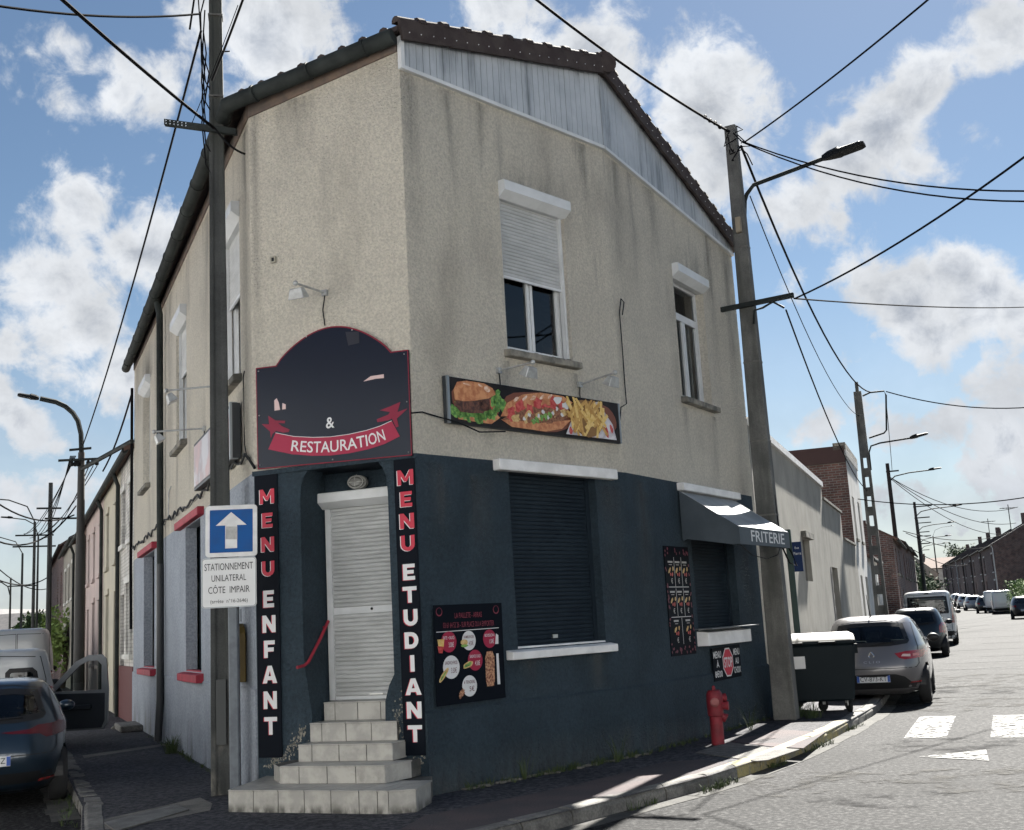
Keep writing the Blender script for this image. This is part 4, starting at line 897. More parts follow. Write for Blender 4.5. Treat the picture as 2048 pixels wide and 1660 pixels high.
bub = [(.20, .625, .105, 'r', ('FRITE + SAUCE', '3.00€')), (.49, .625, .098, 'w', ('HAMBURGER', '4.50€')), (.80, .63, .095, 'r', ('BOISSON', '1.50€')), (.22, .37, .115, 'w', ('SANDWICH FROID', '3.50€')), (.57, .42, .105, 'r', ('SANDWICH CHAUD', '4.50€')), (.47, .165, .105, 'w', ('6 TENDERS', '5€'))]
for s_, t_, r_, c_, (l1, l2) in bub:
    q = MB(); disc(q, R1, pu(s_), pz(t_), r_ * .97, o1); q.build('bubble', m_rib if c_ == 'r' else m_wpr, ps)
    q = MB(); w_ = r_ * .72
    lettering(q, lambda u, z: R1.P(u, z, .0408), pu(s_) - w_, pu(s_) + w_, pz(t_) + r_ * .22, pz(t_) + r_ * .52, l1, .004); lettering(q, lambda u, z: R1.P(u, z, .0408), pu(s_) - r_ * .05, pu(s_) + r_ * .6, pz(t_) - r_ * .5, pz(t_) - r_ * .02, l2, .004); q.build('lettering', m_wpr if c_ == 'r' else m_darkr, ps)
def blob(q, face, u, z, ru, rz, off, ang=0.0, n=18, jag=.0, off2=0):
    pts = []
    for i in range(n):
        a = 2 * math.pi * i / n; k = 1 + random.uniform(-jag, jag); x, y = ru * k * math.cos(a), rz * k * math.sin(a)
        pts.append((u + x * math.cos(ang) - y * math.sin(ang), z + x * math.sin(ang) + y * math.cos(ang)))
    flat(q, face, pts, off)
q = MB(); blob(q, R1, pu(.42), pz(.61), .05, .03, .0412, 0, jag=.05); blob(q, R1, pu(.1), pz(.29), .075, .026, .0412, .8, jag=.1); blob(q, R1, pu(.14), pz(.33), .05, .02, .042, .8, jag=.1); blob(q, R1, pu(.46), pz(.38), .07, .03, .0412, .3, jag=.1); q.build('food_print', m_food1, ps)['kind'] = 'stuff'
q = MB(); blob(q, R1, pu(.42), pz(.575), .05, .014, .0424, 0, jag=.1); blob(q, R1, pu(.1), pz(.29), .06, .01, .0424, .8, jag=.2); blob(q, R1, pu(.46), pz(.38), .06, .016, .0424, .3, jag=.2); q.build('food_print', m_food3, ps)['kind'] = 'stuff'
q = MB(); blob(q, R1, pu(.35), pz(.10), .055, .03, .0412, .8, jag=.25); R1_k = [(pu(.73), pz(.14)), (pu(.83), pz(.14)), (pu(.85), pz(.2)), (pu(.86), pz(.44)), (pu(.83), pz(.5)), (pu(.75), pz(.5)), (pu(.72), pz(.44)), (pu(.715), pz(.2))]; flat(q, R1, R1_k, o1); q.build('food_print', M('kebab_print', (.16, .05, .025), .5, col2=(.5, .27, .15), vscale=45, vcon=(.4, .6)), ps)['kind'] = 'stuff'
q = MB(); flat(q, R1, [(pu(.885), pz(.15)), (pu(.93), pz(.15)), (pu(.925), pz(.47)), (pu(.89), pz(.47))], o1); flat(q, R1, [(pu(.88), pz(.57)), (pu(.93), pz(.57)), (pu(.935), pz(.66)), (pu(.9), pz(.68))], .0412); q.build('print_panel', m_wpr, ps)
q = MB()
for k in range(5): 
    a = .03 + k * .012; flat(q, R1, [(pu(.05 + k * .014), pz(.57)), (pu(.065 + k * .014), pz(.57)), (pu(.055 + k * .02), pz(.655)), (pu(.04 + k * .02), pz(.655))], .0412)
q.build('food_print', m_fry, ps)
q = MB(); flat(q, R1, [(pu(.05), pz(.52)), (pu(.1), pz(.515)), (pu(.125), pz(.58)), (pu(.035), pz(.59))], .042); q.build('food_print', m_sauce, ps)
# hanging price list by the serving hatch
pp = thing('price_list', 'narrow black price list with red floral edge left of the serving hatch', 'poster', R2.P(1.28, 1.16, .02))
U = lambda s_: .905 + .785 * s_
Z = lambda t_: 1.165 + 1.365 * t_
q = MB(); R2.prism(q, [(U(0), Z(0)), (U(1), Z(0)), (U(1), Z(1)), (U(0), Z(1))], .004, .012); q.build('panel', m_blk, pp)
q = MB(); random.seed(11)
for k in range(70):
    e = random.random(); s_, t_ = ((random.uniform(0.02, .98), random.choice((random.uniform(.02, .075), random.uniform(.93, .98)))) if e < .5 else (random.choice((random.uniform(.02, .07), random.uniform(.93, .98))), random.uniform(.04, .96)))
    blob(q, R2, U(s_), Z(t_), .02, .016, .0135, random.random() * 3, 7, .3)
q.build('floral_print', M('maroon_print', (.13, .02, .04), .5), pp)['kind'] = 'stuff'
q = MB()
for t_ in (.62, .345): flat(q, R2, [(U(.1), Z(t_)), (U(.9), Z(t_)), (U(.9), Z(t_ + .006)), (U(.1), Z(t_ + .006))], .0142)
for s_, t0, t1 in ((.36, .63, .9), (.65, .63, .9), (.36, .355, .61), (.65, .355, .61), (.5, .1, .34)): flat(q, R2, [(U(s_), Z(t0)), (U(s_ + .012), Z(t0)), (U(s_ + .012), Z(t1)), (U(s_), Z(t1))], .0142)
q.build('rules', m_wpr, pp)
cells = [(.22, .64), (.5, .64), (.79, .64), (.22, .365), (.5, .365), (.79, .365), (.28, .1), (.75, .1)]
q = MB(); q2 = MB(); q3 = MB()
for s_, t_ in cells:
    flat(q, R2, [(U(s_ - .1), Z(t_ + .205)), (U(s_ + .09), Z(t_ + .205)), (U(s_ + .09), Z(t_ + .222)), (U(s_ - .1), Z(t_ + .222))], .0142)
    flat(q, R2, [(U(s_ - .06), Z(t_ + .185)), (U(s_ + .06), Z(t_ + .185)), (U(s_ + .06), Z(t_ + .191)), (U(s_ - .06), Z(t_ + .191))], .0142)
    lettering(q, lambda u, z: R2.P(u, z, .0142), U(s_ - .02), U(s_ + .05), Z(t_ + .015), Z(t_ + .065), '€', .02)
    blob(q2, R2, U(s_ - .05), Z(t_ + .135), .05, .022, .0142, .7, 10, .1); blob(q2, R2, U(s_ + .09), Z(t_ + .15), .03, .02, .0142, 1.3, 8, .2)
    blob(q3, R2, U(s_ + .05), Z(t_ + .1), .03, .018, .0148, 1.2, 8, .1); blob(q3, R2, U(s_ - .02), Z(t_ + .1), .022, .02, .0148, 1.2, 8, .1)
q.build('lettering', M('grey_print', (.38, .37, .36), .5), pp); q2.build('food_print', m_food1, pp); q3.build('food_print', m_sauce, pp)
# STOP menu sign
sp = thing('stop_menu_sign', 'black notice MENU A 8€00 with red STOP octagon under the serving hatch', 'sign', R2.P(2.66, .78, .02))
q = MB(); R2.prism(q, [(2.158, .775), (3.17, .785), (3.19, 1.222), (2.155, 1.203)], .03, .037); q.build('panel', m_blk, sp)
q = MB(); disc(q, R2, 2.70, 1.0, .205, .038, 8, 1.0); oc = q.build('octagon_rim', m_wpr, sp)
def octo(q, r_, off): flat(q, R2, [(2.70 + r_ * math.cos(R(22.5 + 45 * i)), 1.0 + r_ * math.sin(R(22.5 + 45 * i))) for i in range(8)], off)
oc.data.clear_geometry(); 
q = MB(); octo(q, .205, .038); me_ = q.mesh('o', ORG[sp.name]); me_.materials.append(m_wpr); oc.data = me_
q = MB(); octo(q, .185, .0392); q.build('octagon', m_rpr, sp)
q = MB(); LT = lambda u0, u1, z0, z1, s_, b_=.02: lettering(q, lambda u, z: R2.P(u, z, .0405), u0, u1, z0, z1, s_, b_)
LT(2.55, 2.85, .93, 1.07, 'STOP', .025); LT(2.18, 2.46, 1.07, 1.16, 'MENU'); LT(2.27, 2.37, .95, 1.045, 'À'); LT(2.2, 2.46, .82, .91, '8€00'); LT(2.92, 3.15, 1.08, 1.17, 'MENU'); LT(2.97, 3.1, .96, 1.045, 'AU'); LT(2.9, 3.15, .84, .925, 'CHOIX')
q.build('lettering', m_wpr, sp)['kind'] = 'stuff'
# burger banner light box on R1 ------------------------------------
bn = thing('food_banner', 'long framed banner printed with burger, sandwich and fries', 'banner', R1.P(1.8, 3.72, .05))
bu = lambda s_: .415 + 2.835 * s_
bz = lambda t_: 3.735 + .455 * t_ - .015 * 0
BO = .065
q = MB(); R1.box(q, .4, 3.265, 3.715, 4.205, .015, BO - .012); q.build('frame', M('dark_banner_edge', (.03, .035, .04), .5), bn)
q = MB(); R1.box(q, .432, 3.24, 3.722, 4.198, BO - .012, BO); q.build('canvas', M('banner_ground', (.03, .026, .025), .5, col2=(.014, .013, .014), vscale=3, spec=.1), bn)
q = MB(); R1.box(q, .412, .447, 3.712, 4.208, BO - .03, BO + .006); R1.box(q, 3.235, 3.262, 3.715, 4.2, BO - .03, BO + .006); q.build('edge_profile', M('grey_alu', (.25, .27, .28), .4, metal=.5), bn)
random.seed(5); o = [BO]
def lay(mat, fn):
    o[0] += .0008; q = MB(); fn(q, o[0]); q.build('food_print', mat, bn)['kind'] = 'stuff'
def bb(q, off, s_, t_, rs, rt, ang=0, n=22, jag=.03): blob(q, R1, bu(s_), bz(t_), rs * 2.835, rt * .455, off, ang, n, jag)
m_glow = M('warm_shadow_print', (.16, .05, .025), .5)
m_bunhi = M('bun_shine', (.75, .6, .5), .4, col2=(.55, .3, .16), vscale=20)
lay(m_glow, lambda q, f: (bb(q, f, .15, .55, .13, .44), bb(q, f, .5, .5, .22, .48), bb(q, f, .83, .5, .15, .48)))
lay(m_bun, lambda q, f: flat(q, R1, [(bu(.05), bz(.06)), (bu(.22), bz(.04)), (bu(.27), bz(.22)), (bu(.24), bz(.34)), (bu(.05), bz(.32))], f))
lay(m_food3, lambda q, f: [bb(q, f, .035 + k * .019, .24 + .07 * math.sin(k * 1.7) + max(0, k - 8) * .07, .02, .17, random.random(), 11, .4) for k in range(14)])
lay(M('dark_patty_print', (.045, .018, .012), .5, col2=(.15, .06, .035), vscale=30), lambda q, f: (bb(q, f, .12, .43, .09, .2, .05, 26, .1), bb(q, f, .2, .5, .045, .15, .2, 16, .15)))
lay(m_sauce, lambda q, f: (bb(q, f, .235, .5, .02, .14, .3, 12, .2),))
lay(m_food3, lambda q, f: [bb(q, f, .235 + .012 * (k % 3), .3 + k * .09, .018, .1, random.random(), 10, .4) for k in range(6)])
lay(m_bun, lambda q, f: flat(q, R1, [(bu(.035), bz(.5)), (bu(.03), bz(.72)), (bu(.05), bz(.92)), (bu(.1), bz(.985)), (bu(.19), bz(.985)), (bu(.235), bz(.9)), (bu(.25), bz(.76)), (bu(.21), bz(.64)), (bu(.13), bz(.53)), (bu(.08), bz(.49))], f))
lay(m_bunhi, lambda q, f: (bb(q, f, .205, .86, .016, .07, -.3), bb(q, f, .17, .92, .012, .03, -.3), bb(q, f, .1, .9, .02, .02, -.1)))
lay(m_bun, lambda q, f: flat(q, R1, [(bu(.27), bz(.25)), (bu(.31), bz(.6)), (bu(.4), bz(.86)), (bu(.5), bz(.98)), (bu(.64), bz(.98)), (bu(.7), bz(.85)), (bu(.64), bz(.68)), (bu(.45), bz(.5)), (bu(.34), bz(.3))], f))
lay(m_bunhi, lambda q, f: [bb(q, f, .36 + .05 * k, .72 + .05 * k, .02, .04, .6, 9, .3) for k in range(5)])
lay(m_food2, lambda q, f: flat(q, R1, [(bu(.28), bz(.2)), (bu(.35), bz(.42)), (bu(.48), bz(.64)), (bu(.64), bz(.76)), (bu(.68), bz(.5)), (bu(.58), bz(.24)), (bu(.4), bz(.14))], f))
lay(m_bun, lambda q, f: flat(q, R1, [(bu(.27), bz(.18)), (bu(.33), bz(.03)), (bu(.52), bz(.02)), (bu(.62), bz(.14)), (bu(.68), bz(.4)), (bu(.6), bz(.32)), (bu(.48), bz(.2)), (bu(.36), bz(.2))], f))
lay(m_sauce, lambda q, f: [bb(q, f, .33 + k * .05, .34 + .16 * (k % 2) + k * .06, .03, .14, random.random(), 12, .35) for k in range(7)])
lay(m_food1, lambda q, f: [bb(q, f, .35 + k * .07, .26 + k * .07, .028, .1, random.random(), 11, .3) for k in range(5)])
lay(m_food2, lambda q, f: (bb(q, f, .535, .42, .045, .2, .1, 18, .12), bb(q, f, .6, .5, .024, .13, .3, 12, .2), bb(q, f, .44, .3, .03, .1, .3, 12, .2)))
lay(m_wpr, lambda q, f: [bb(q, f, .4 + .028 * k, .26 + .1 * math.sin(k * 2.1) + k * .04, .008, .05, random.random() * 3, 9, .45) for k in range(9)] + [bb(q, f, .6, .86, .024, .1, .4, 12, .35), bb(q, f, .65, .74, .02, .08, 0, 12, .35)])
lay(m_food3, lambda q, f: [bb(q, f, .45 + .025 * k, .24 + .05 * k, .014, .07, random.random() * 3, 9, .4) for k in range(5)])
lay(M('paper_print', (.6, .58, .6), .5, col2=(.36, .34, .37), vscale=9), lambda q, f: flat(q, R1, [(bu(.64), bz(.02)), (bu(.68), bz(.4)), (bu(.7), bz(.8)), (bu(.86), bz(.98)), (bu(.9), bz(.7)), (bu(.945), bz(.42)), (bu(.965), bz(.02))], f))
lay(m_sauce, lambda q, f: (bb(q, f, .9, .2, .014, .16, .3, 9, .2), bb(q, f, .935, .3, .01, .12, .3, 9, .2), bb(q, f, .67, .12, .012, .1, 0, 9, .2)))
def fries(q, f):
    for k in range(44):
        s_, t_ = random.uniform(.665, .885), random.uniform(.08, .94); a = random.choice((random.uniform(1.1, 2.0), random.uniform(.5, 1.1), random.uniform(2.0, 2.6))); L_, w_ = random.uniform(.08, .15), .021
        u, z = bu(s_), bz(t_); c_, s2 = math.cos(a), math.sin(a)
        pts = [(u + x * c_ - y * s2, min(bz(.99), max(bz(.02), z + x * s2 + y * c_))) for x, y in ((-L_, -w_), (L_, -w_), (L_, w_), (-L_, w_))]
        (q if k % 2 else fq).poly([R1.P(a_, b_, f + k * .0002) for a_, b_ in pts])
fq = MB()
lay(M('fries_shadow_print', (.22, .11, .03), .5), lambda q, f: bb(q, f, .78, .5, .11, .48, 0, 20, .05))
lay(m_fry, fries)
fq.build('food_print', M('brown_fries_print', (.42, .22, .05), .5, col2=(.55, .34, .1), vscale=20), bn)['kind'] = 'stuff'
# banner on the left wall
LBu0, LBz = -3.45, 3.86
lb = thing('side_banner', 'pale pink framed banner on the left wall behind the concrete pole', 'banner', LF.P(-2.1, 3.62, .05))
q = MB(); LF.box(q, -3.5, -.62, 3.63, 4.25, .02, .11); q.build('frame', M('dark_banner_edge', (.03, .035, .04), .5), lb)
q = MB(); LF.box(q, -3.46, -.68, 3.67, 4.21, .111, .118); q.build('canvas', M('faded_pink_print', (.5, .34, .33), .45, col2=(.34, .3, .32), vscale=3, grime=[((.5, .5, .52), 2.2, None, .5, .6, .9, None, None)]), lb)
q = MB(); LF.box(q, -.68, -.625, 3.62, 4.26, .05, .135); q.build('edge_profile', M('grey_alu', (.25, .27, .28), .4, metal=.5), lb)
# opening hours plaque in the door reveal
RV = Face(CH.P(.56, 0, -.42), 112 + 90 - 180)     # reveal plane, u runs out towards the street
RVF = Face(CH.P(.562, 0, -.47), 202)
pq = thing('opening_hours_plaque', 'small black opening-hours plaque in the door recess', 'sign', RVF.P(.25, 2.1, .01))
q = MB(); RVF.box(q, .14, .37, 2.12, 2.5, .003, .009); q.build('panel', m_blk, pq)
q = MB(); LT2 = lambda u0, u1, z0, z1, s_: lettering(q, lambda u, z: RVF.P(.51 - u, z, .0105), u0, u1, z0, z1, s_, .01)
RVT = lambda u0, u1, z0, z1, s_: lettering(q, lambda u, z: RVF.P(u, z, .0105), u0, u1, z0, z1, s_, .01)
RVT(.235, .275, 2.44, 2.46, 'LA'); RVT(.19, .32, 2.4, 2.43, 'PAILLETE'); RVT(.19, .32, 2.34, 2.355, 'Du mardi au jeudi'); RVT(.225, .29, 2.315, 2.33, '11h - 14h'); RVT(.18, .33, 2.28, 2.295, 'Vendredi et samedi'); RVT(.225, .29, 2.255, 2.27, '11h - 22h'); RVT(.22, .295, 2.22, 2.235, 'Dimanche'); RVT(.225, .29, 2.195, 2.21, '18h - 21h'); RVT(.2, .31, 2.155, 2.17, '03 61 64 52 26')
q.build('lettering', M('grey_print', (.38, .37, .36)), pq)

# handrail
hr = thing('handrail', 'thin red metal handrail on the left of the steps', 'handrail', CH.P(.57, 1.2, -.2))
q = MB(); q.tube([CH.P(.585, 1.36, .16), CH.P(.6, 1.37, .06), CH.P(.6, 1.40, -.02), CH.P(.6, 1.62, -.25), CH.P(.6, 1.80, -.42)], .016, 8); q.build('rail', m_red, hr, smooth=True)
q = MB(); q.tube([CH.P(.56, 1.39, -.05), CH.P(.6, 1.4, -.03)], .01, 6); q.tube([CH.P(.56, 1.74, -.38), CH.P(.6, 1.75, -.37)], .01, 6); q.build('bracket', m_red, hr)
# porch bulkhead lamp
bl_ = thing('bulkhead_lamp', 'oval caged bulkhead lamp above the door shutter', 'lamp', CH.P(1.02, 3.15, -.35))
q = MB(); n = 20; c_ = CH.P(1.0, 3.21, -.4)
def oval(ru, rz, off): return [CH.P(1.0 + ru * math.cos(2 * math.pi * i / n), 3.215 + rz * math.sin(2 * math.pi * i / n), off) for i in range(n)]
q.prism(oval(.105, .075, -.46), CH.n * .05); q.build('base', M('lamp_grey', (.3, .3, .28), .5), bl_)
q = MB(); rings = [oval(.085 * k, .058 * k, -.41 + h_) for k, h_ in ((1, 0), (.95, .03), (.7, .05), (.01, .058))]
q.add([v for r_ in rings for v in r_], [(a * n + i, a * n + (i + 1) % n, (a + 1) * n + (i + 1) % n, (a + 1) * n + i) for a in range(3) for i in range(n)]); q.build('glass', M('frosted_glass', (.2, .2, .19), .2), bl_, smooth=True)
q = MB(); q.tube(oval(.09, .062, -.372) + [oval(.09, .062, -.372)[0]], .007, 6); q.tube([CH.P(1.0, 3.14, -.40), CH.P(1.0, 3.17, -.355), CH.P(1.0, 3.26, -.355), CH.P(1.0, 3.29, -.40)], .006, 6); q.tube([CH.P(.9, 3.215, -.4), CH.P(.94, 3.215, -.36), CH.P(1.06, 3.215, -.36), CH.P(1.1, 3.215, -.4)], .006, 6); q.build('cage', M('lamp_grey', (.3, .3, .28)), bl_)
# flood lights on arms
m_alu = M('weathered_alu', (.45, .46, .45), .4, metal=.4, col2=(.33, .33, .32), vscale=12)
def flood(lab, face, u, z, out, du, dz, tilt, cable_to=None):
    t_ = thing('flood_lamp', lab, 'lamp', face.P(u, z, 0), group='sign floodlights')
    tip = face.P(u + du, z + dz, out)
    q = MB(); face.box(q, u - .03, u + .03, z - .03, z + .03, 0, .04); q.build('wall_bracket', m_alu, t_)
    q = MB(); q.tube([face.P(u, z, .03), tip], .012, 8); q.build('arm', m_alu, t_)
    q = MB(); q.ball(tip, .028, 8, 6); q.build('knuckle', m_alu, t_, smooth=True)
    d_ = (face.n * -math.sin(tilt) - Vector((0, 0, 1)) * math.cos(tilt)); s_ = face.d; e_ = d_.cross(s_)
    c_ = tip + d_ * .1
    q = MB(); q.hexa([c_ + s_ * a * .07 + e_ * b * .03 - d_ * .05 for a, b in ((-1, -1), (1, -1), (1, 1), (-1, 1))] + [c_ + s_ * a * .095 + e_ * b * .06 + d_ * .06 for a, b in ((-1, -1), (1, -1), (1, 1), (-1, 1))]); q.build('housing', m_alu, t_, bevel=.006)
    q = MB(); q.quad(*[c_ + s_ * a * .08 + e_ * b * .048 + d_ * .0615 for a, b in ((-1, -1), (1, -1), (1, 1), (-1, 1))]); q.build('lens', M('flood_glass', (.75, .76, .75), .15), t_)
    if cable_to:
        q = MB(); q.tube([face.P(u, z - .02, .02)] + [face.P(*p, .02) for p in cable_to], .007, 6); q.build('cable', m_black, t_)
flood('flood lamp above the arched sign', CH, .93, 5.18, .42, -.1, .02, .35, [(.9, 5.0), (.92, 4.83)])
ra = R1.uz(995, 742); rb_ = R1.uz(1157, 770)
flood('flood lamp over the left half of the burger banner', R1, ra[0], ra[1], .5, .02, .0, .5, [(ra[0] + .01, ra[1] - .1), (ra[0] + .01, 4.2)])
flood('flood lamp over the fries end of the burger banner', R1, rb_[0], rb_[1], .5, .06, .06, .5, [(rb_[0] - .01, rb_[1] - .1), (rb_[0] - .01, 4.2)])
flood('near flood lamp over the side banner', LF, -1.9, 4.72, .62, -.3, -.02, .5); flood('far flood lamp over the side banner', LF, -3.2, 4.42, .62, -.3, .0, .6, [(-3.2, 4.25)])
# yellow letter box on the left wall
mbx = thing('letter_box', 'ochre yellow letter box on the grey left wall behind the sign post', 'letter box', LF.P(-.62, 1.2, .05))
q = MB(); LF.prism(q, [(-.85, 1.22), (-.48, 1.22), (-.48, 1.72), (-.52, 1.79), (-.6, 1.83), (-.72, 1.83), (-.81, 1.79), (-.85, 1.72)], .02, .2); q.build('body', M('ochre_paint', (.13, .085, .015), .5, col2=(.1, .065, .012), vscale=6), mbx, bevel=.006)
q = MB(); LF.box(q, -.78, -.55, 1.66, 1.69, .2, .206); q.build('slot', m_black, mbx)
# cables clipped to the walls
def cable(name, lab, pts, r_=.009, parent=None, mat=None, cat='cable', grp='cables'):
    q = MB(); q.tube(pts, r_, 6); o_ = q.build(name, mat or m_black, parent, smooth=True)
    if parent is None: setp(o_, lab, cat, grp)
    return o_
random.seed(21)
wp = []
for i in range(60):
    u = -LEN_L + .05 + i * (LEN_L - .15) / 59; z = 3.62 - .02 * math.sin(i * .9) + .05 * math.sin(i * 2.3) * (1 if i % 3 else .2) + (.02 * random.random()); wp.append(LF.P(u, z - .05 * (i / 59), .035))
cable('wall_cable', 'bundled cable sagging along the left wall above the red lintels', wp + [CH.P(.03, 3.42, .03)], .016)
cable('wall_cable', 'thin cable looping from the banner up to the arched sign', [CH.P(1.88, 3.78, .03), R1.P(.1, 3.80, .02), R1.P(.3, 3.77, .03), R1.P(.5, 3.72, .11), R1.P(.8, 3.64, .12), R1.P(1.2, 3.68, .11)], .008)
cv = [R1.uz(*p) for p in ((1243, 630), (1246, 605), (1240, 598), (1237, 625), (1243, 700), (1247, 760), (1251, 808), (1240, 815), (1238, 845), (1233, 858))]
wc = cable('wall_cable', 'cable running down beside the upper window to the banner', [R1.P(u, z, .015) for u, z in cv], .008)
q = MB(); q.tube([LF.P(-.35, 4.55, .02), LF.P(-.42, 4.5, .02), LF.P(-.4, 3.75, .02), LF.P(-.2, 3.55, .03)], .007, 6); o_ = q.build('wall_cable', m_black, None); setp(o_, 'thin cable down the left wall by the corner', 'cable', 'cables')
q = MB(); q.tube([LF.P(-6.6, 4.1, .02), LF.P(-6.9, 4.05, .02), LF.P(-6.95, 3.6, .02)], .009, 6); o_ = q.build('wall_cable', m_alu, None); setp(o_, 'short grey conduit beside the downpipe', 'cable', 'cables')

# awning over the serving hatch ---------------------------------------
aw = thing('awning', 'small dark awning reading FRITERIE over the serving hatch', 'awning', R2.P(2.5, 2.5, .1))
A0, A1, AO, AZT, AZF, AZB = 1.5, 3.47, .8, 3.26, 2.73, 2.505
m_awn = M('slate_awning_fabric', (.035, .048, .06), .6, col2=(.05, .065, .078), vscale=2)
m_awt = M('pale_awning_top', (.2, .22, .225), .45, col2=(.28, .295, .3), vscale=2.2)  # top fabric paler than the valance and sides
P = R2.P
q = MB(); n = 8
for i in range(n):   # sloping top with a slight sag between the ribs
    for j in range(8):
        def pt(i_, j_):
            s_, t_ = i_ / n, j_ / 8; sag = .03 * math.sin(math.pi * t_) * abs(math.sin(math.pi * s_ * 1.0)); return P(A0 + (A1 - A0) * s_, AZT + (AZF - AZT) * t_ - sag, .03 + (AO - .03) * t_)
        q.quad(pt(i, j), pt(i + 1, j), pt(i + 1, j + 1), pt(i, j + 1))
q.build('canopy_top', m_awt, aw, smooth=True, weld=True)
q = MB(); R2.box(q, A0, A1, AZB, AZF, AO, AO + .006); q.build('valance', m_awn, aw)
for u in (A0, A1):
    q = MB(); q.prism([P(u, AZT, .03), P(u, AZF, AO), P(u, AZB, AO), P(u, AZB, .72), P(u, AZB + .12, .1), P(u, AZB + .1, .03)], R2.d * (.004 if u == A0 else -.004)); q.build('side_panel', m_awn, aw)
q = MB(); lettering(q, lambda u, z: P(u, z, AO + .0075), A0 + .42, A1 - .22, AZB + .045, AZF - .035, 'FRITERIE', .008); q.build('lettering', m_wpr, aw)
q = MB(); q.tube([P(A0 + .3, AZB, AO - .1), P(A0 + .7, AZB - .12, AO - .1), P(A0 + 1.2, AZB - .16, AO - .08), P(A0 + 1.6, AZB - .1, AO - .06), P(A0 + 1.7, AZB, AO - .05)], .006, 6); q.build('loose_wire', m_black, aw)
q = MB(); q.tube([P(A0 + .02, AZT - .02, .06), P(A0 + .02, AZF - .01, AO - .02), P(A1 - .02, AZF - .01, AO - .02), P(A1 - .02, AZT - .02, .06)], .012, 6); q.build('awning_frame', m_alu, aw)

# ------------------------------------------------------------------ street furniture
m_hyd = M('hydrant_red', (.21, .018, .028), .55, col2=(.13, .014, .02), vscale=9, spec=.3)
hy = thing('fire_hydrant', 'red pillar fire hydrant with capped outlets on the pavement', 'hydrant', (2.23, 14.18, PAV))
h0 = Vector((2.23, 14.18, PAV))
q = MB(); q.lathe(h0, [(.078, 0), (.076, .33), (.09, .34), (.095, .37), (.098, .54), (.092, .60), (.07, .635), (.03, .64)], 20); q.build('barrel', m_hyd, hy, smooth=True)
q = MB(); q.lathe(h0 + Vector((0, 0, .635)), [(.022, 0), (.022, .03), (.016, .05), (.008, .055)], 10); q.build('spindle', m_hyd, hy)
for ax_, zz_, L_, nm in ((Vector((-.15, -1, 0)), .5, .02, 'side_cap'), (Vector((.95, -.3, 0)), .45, .06, 'outlet'), (Vector((.9, .2, .0)), .54, .04, 'outlet'), (Vector((.9, -.1, -.5)), .37, .04, 'outlet')):
    a_ = ax_.normalized(); q = MB(); q.lathe(h0 + Vector((0, 0, zz_)) + a_ * .075, [(.045, 0), (.045, L_), (.052, L_ + .002), (.052, L_ + .025), (.03, L_ + .03)], 14, a_); q.build(nm, m_hyd if nm == 'outlet' else M('bare_red_metal', (.2, .06, .06), .4, metal=.3), hy)
q = MB(); q.lathe(h0 + Vector((.06, -.02, .46)), [(.03, 0), (.03, .02)], 10, (.9, -.4, 0)); q.build('dust_cap', m_black, hy)

m_pole = M('weathered_concrete', (.16, .157, .145), .9, col2=(.1, .099, .093), vscale=2.0, bump=.35, bscale=70, fine=.15, grime=[((.05, .052, .045), 3, (1, 1, .15), .46, .68, .7, None, None)])
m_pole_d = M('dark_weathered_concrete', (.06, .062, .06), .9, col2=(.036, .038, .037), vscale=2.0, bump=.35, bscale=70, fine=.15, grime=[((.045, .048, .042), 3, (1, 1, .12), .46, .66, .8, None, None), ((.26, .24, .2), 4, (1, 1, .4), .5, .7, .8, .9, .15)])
m_wire = M('cable_black', (.008, .008, .009), .9, spec=.05)
def tapered(q, base, az, w0, d0, w1, d1, h, rec=.0):
    a = R(az); d = Vector((math.sin(a), math.cos(a), 0)); n_ = Vector((d.y, -d.x, 0)); Zv = Vector((0, 0, 1)); base = Vector(base)
    def ringp(w, dd, z): # H-shaped section: grooves on the two broad faces
        w2, d2 = w / 2, dd / 2; e = w * .22; r_ = rec
        pts = [(-w2, -d2), (-w2 + e, -d2), (-w2 + e + r_, -d2 + r_), (w2 - e - r_, -d2 + r_), (w2 - e, -d2), (w2, -d2), (w2, d2), (w2 - e, d2), (w2 - e - r_, d2 - r_), (-w2 + e + r_, d2 - r_), (-w2 + e, d2), (-w2, d2)] if r_ else [(-w2, -d2), (w2, -d2), (w2, d2), (-w2, d2)]
        return [base + n_ * x + d * y + Zv * z for x, y in pts]
    zs = [0, h * .25, h * .5, h * .75, h]
    rs = [ringp(w0 + (w1 - w0) * z / h, d0 + (d1 - d0) * z / h, z) for z in zs]; m_ = len(rs[0])
    q.add([v for r_ in rs for v in r_], [(i * m_ + k, i * m_ + (k + 1) % m_, (i + 1) * m_ + (k + 1) % m_, (i + 1) * m_ + k) for i in range(len(zs) - 1) for k in range(m_)] + [tuple(range(m_))[::-1], tuple(range((len(zs) - 1) * m_, len(zs) * m_))])
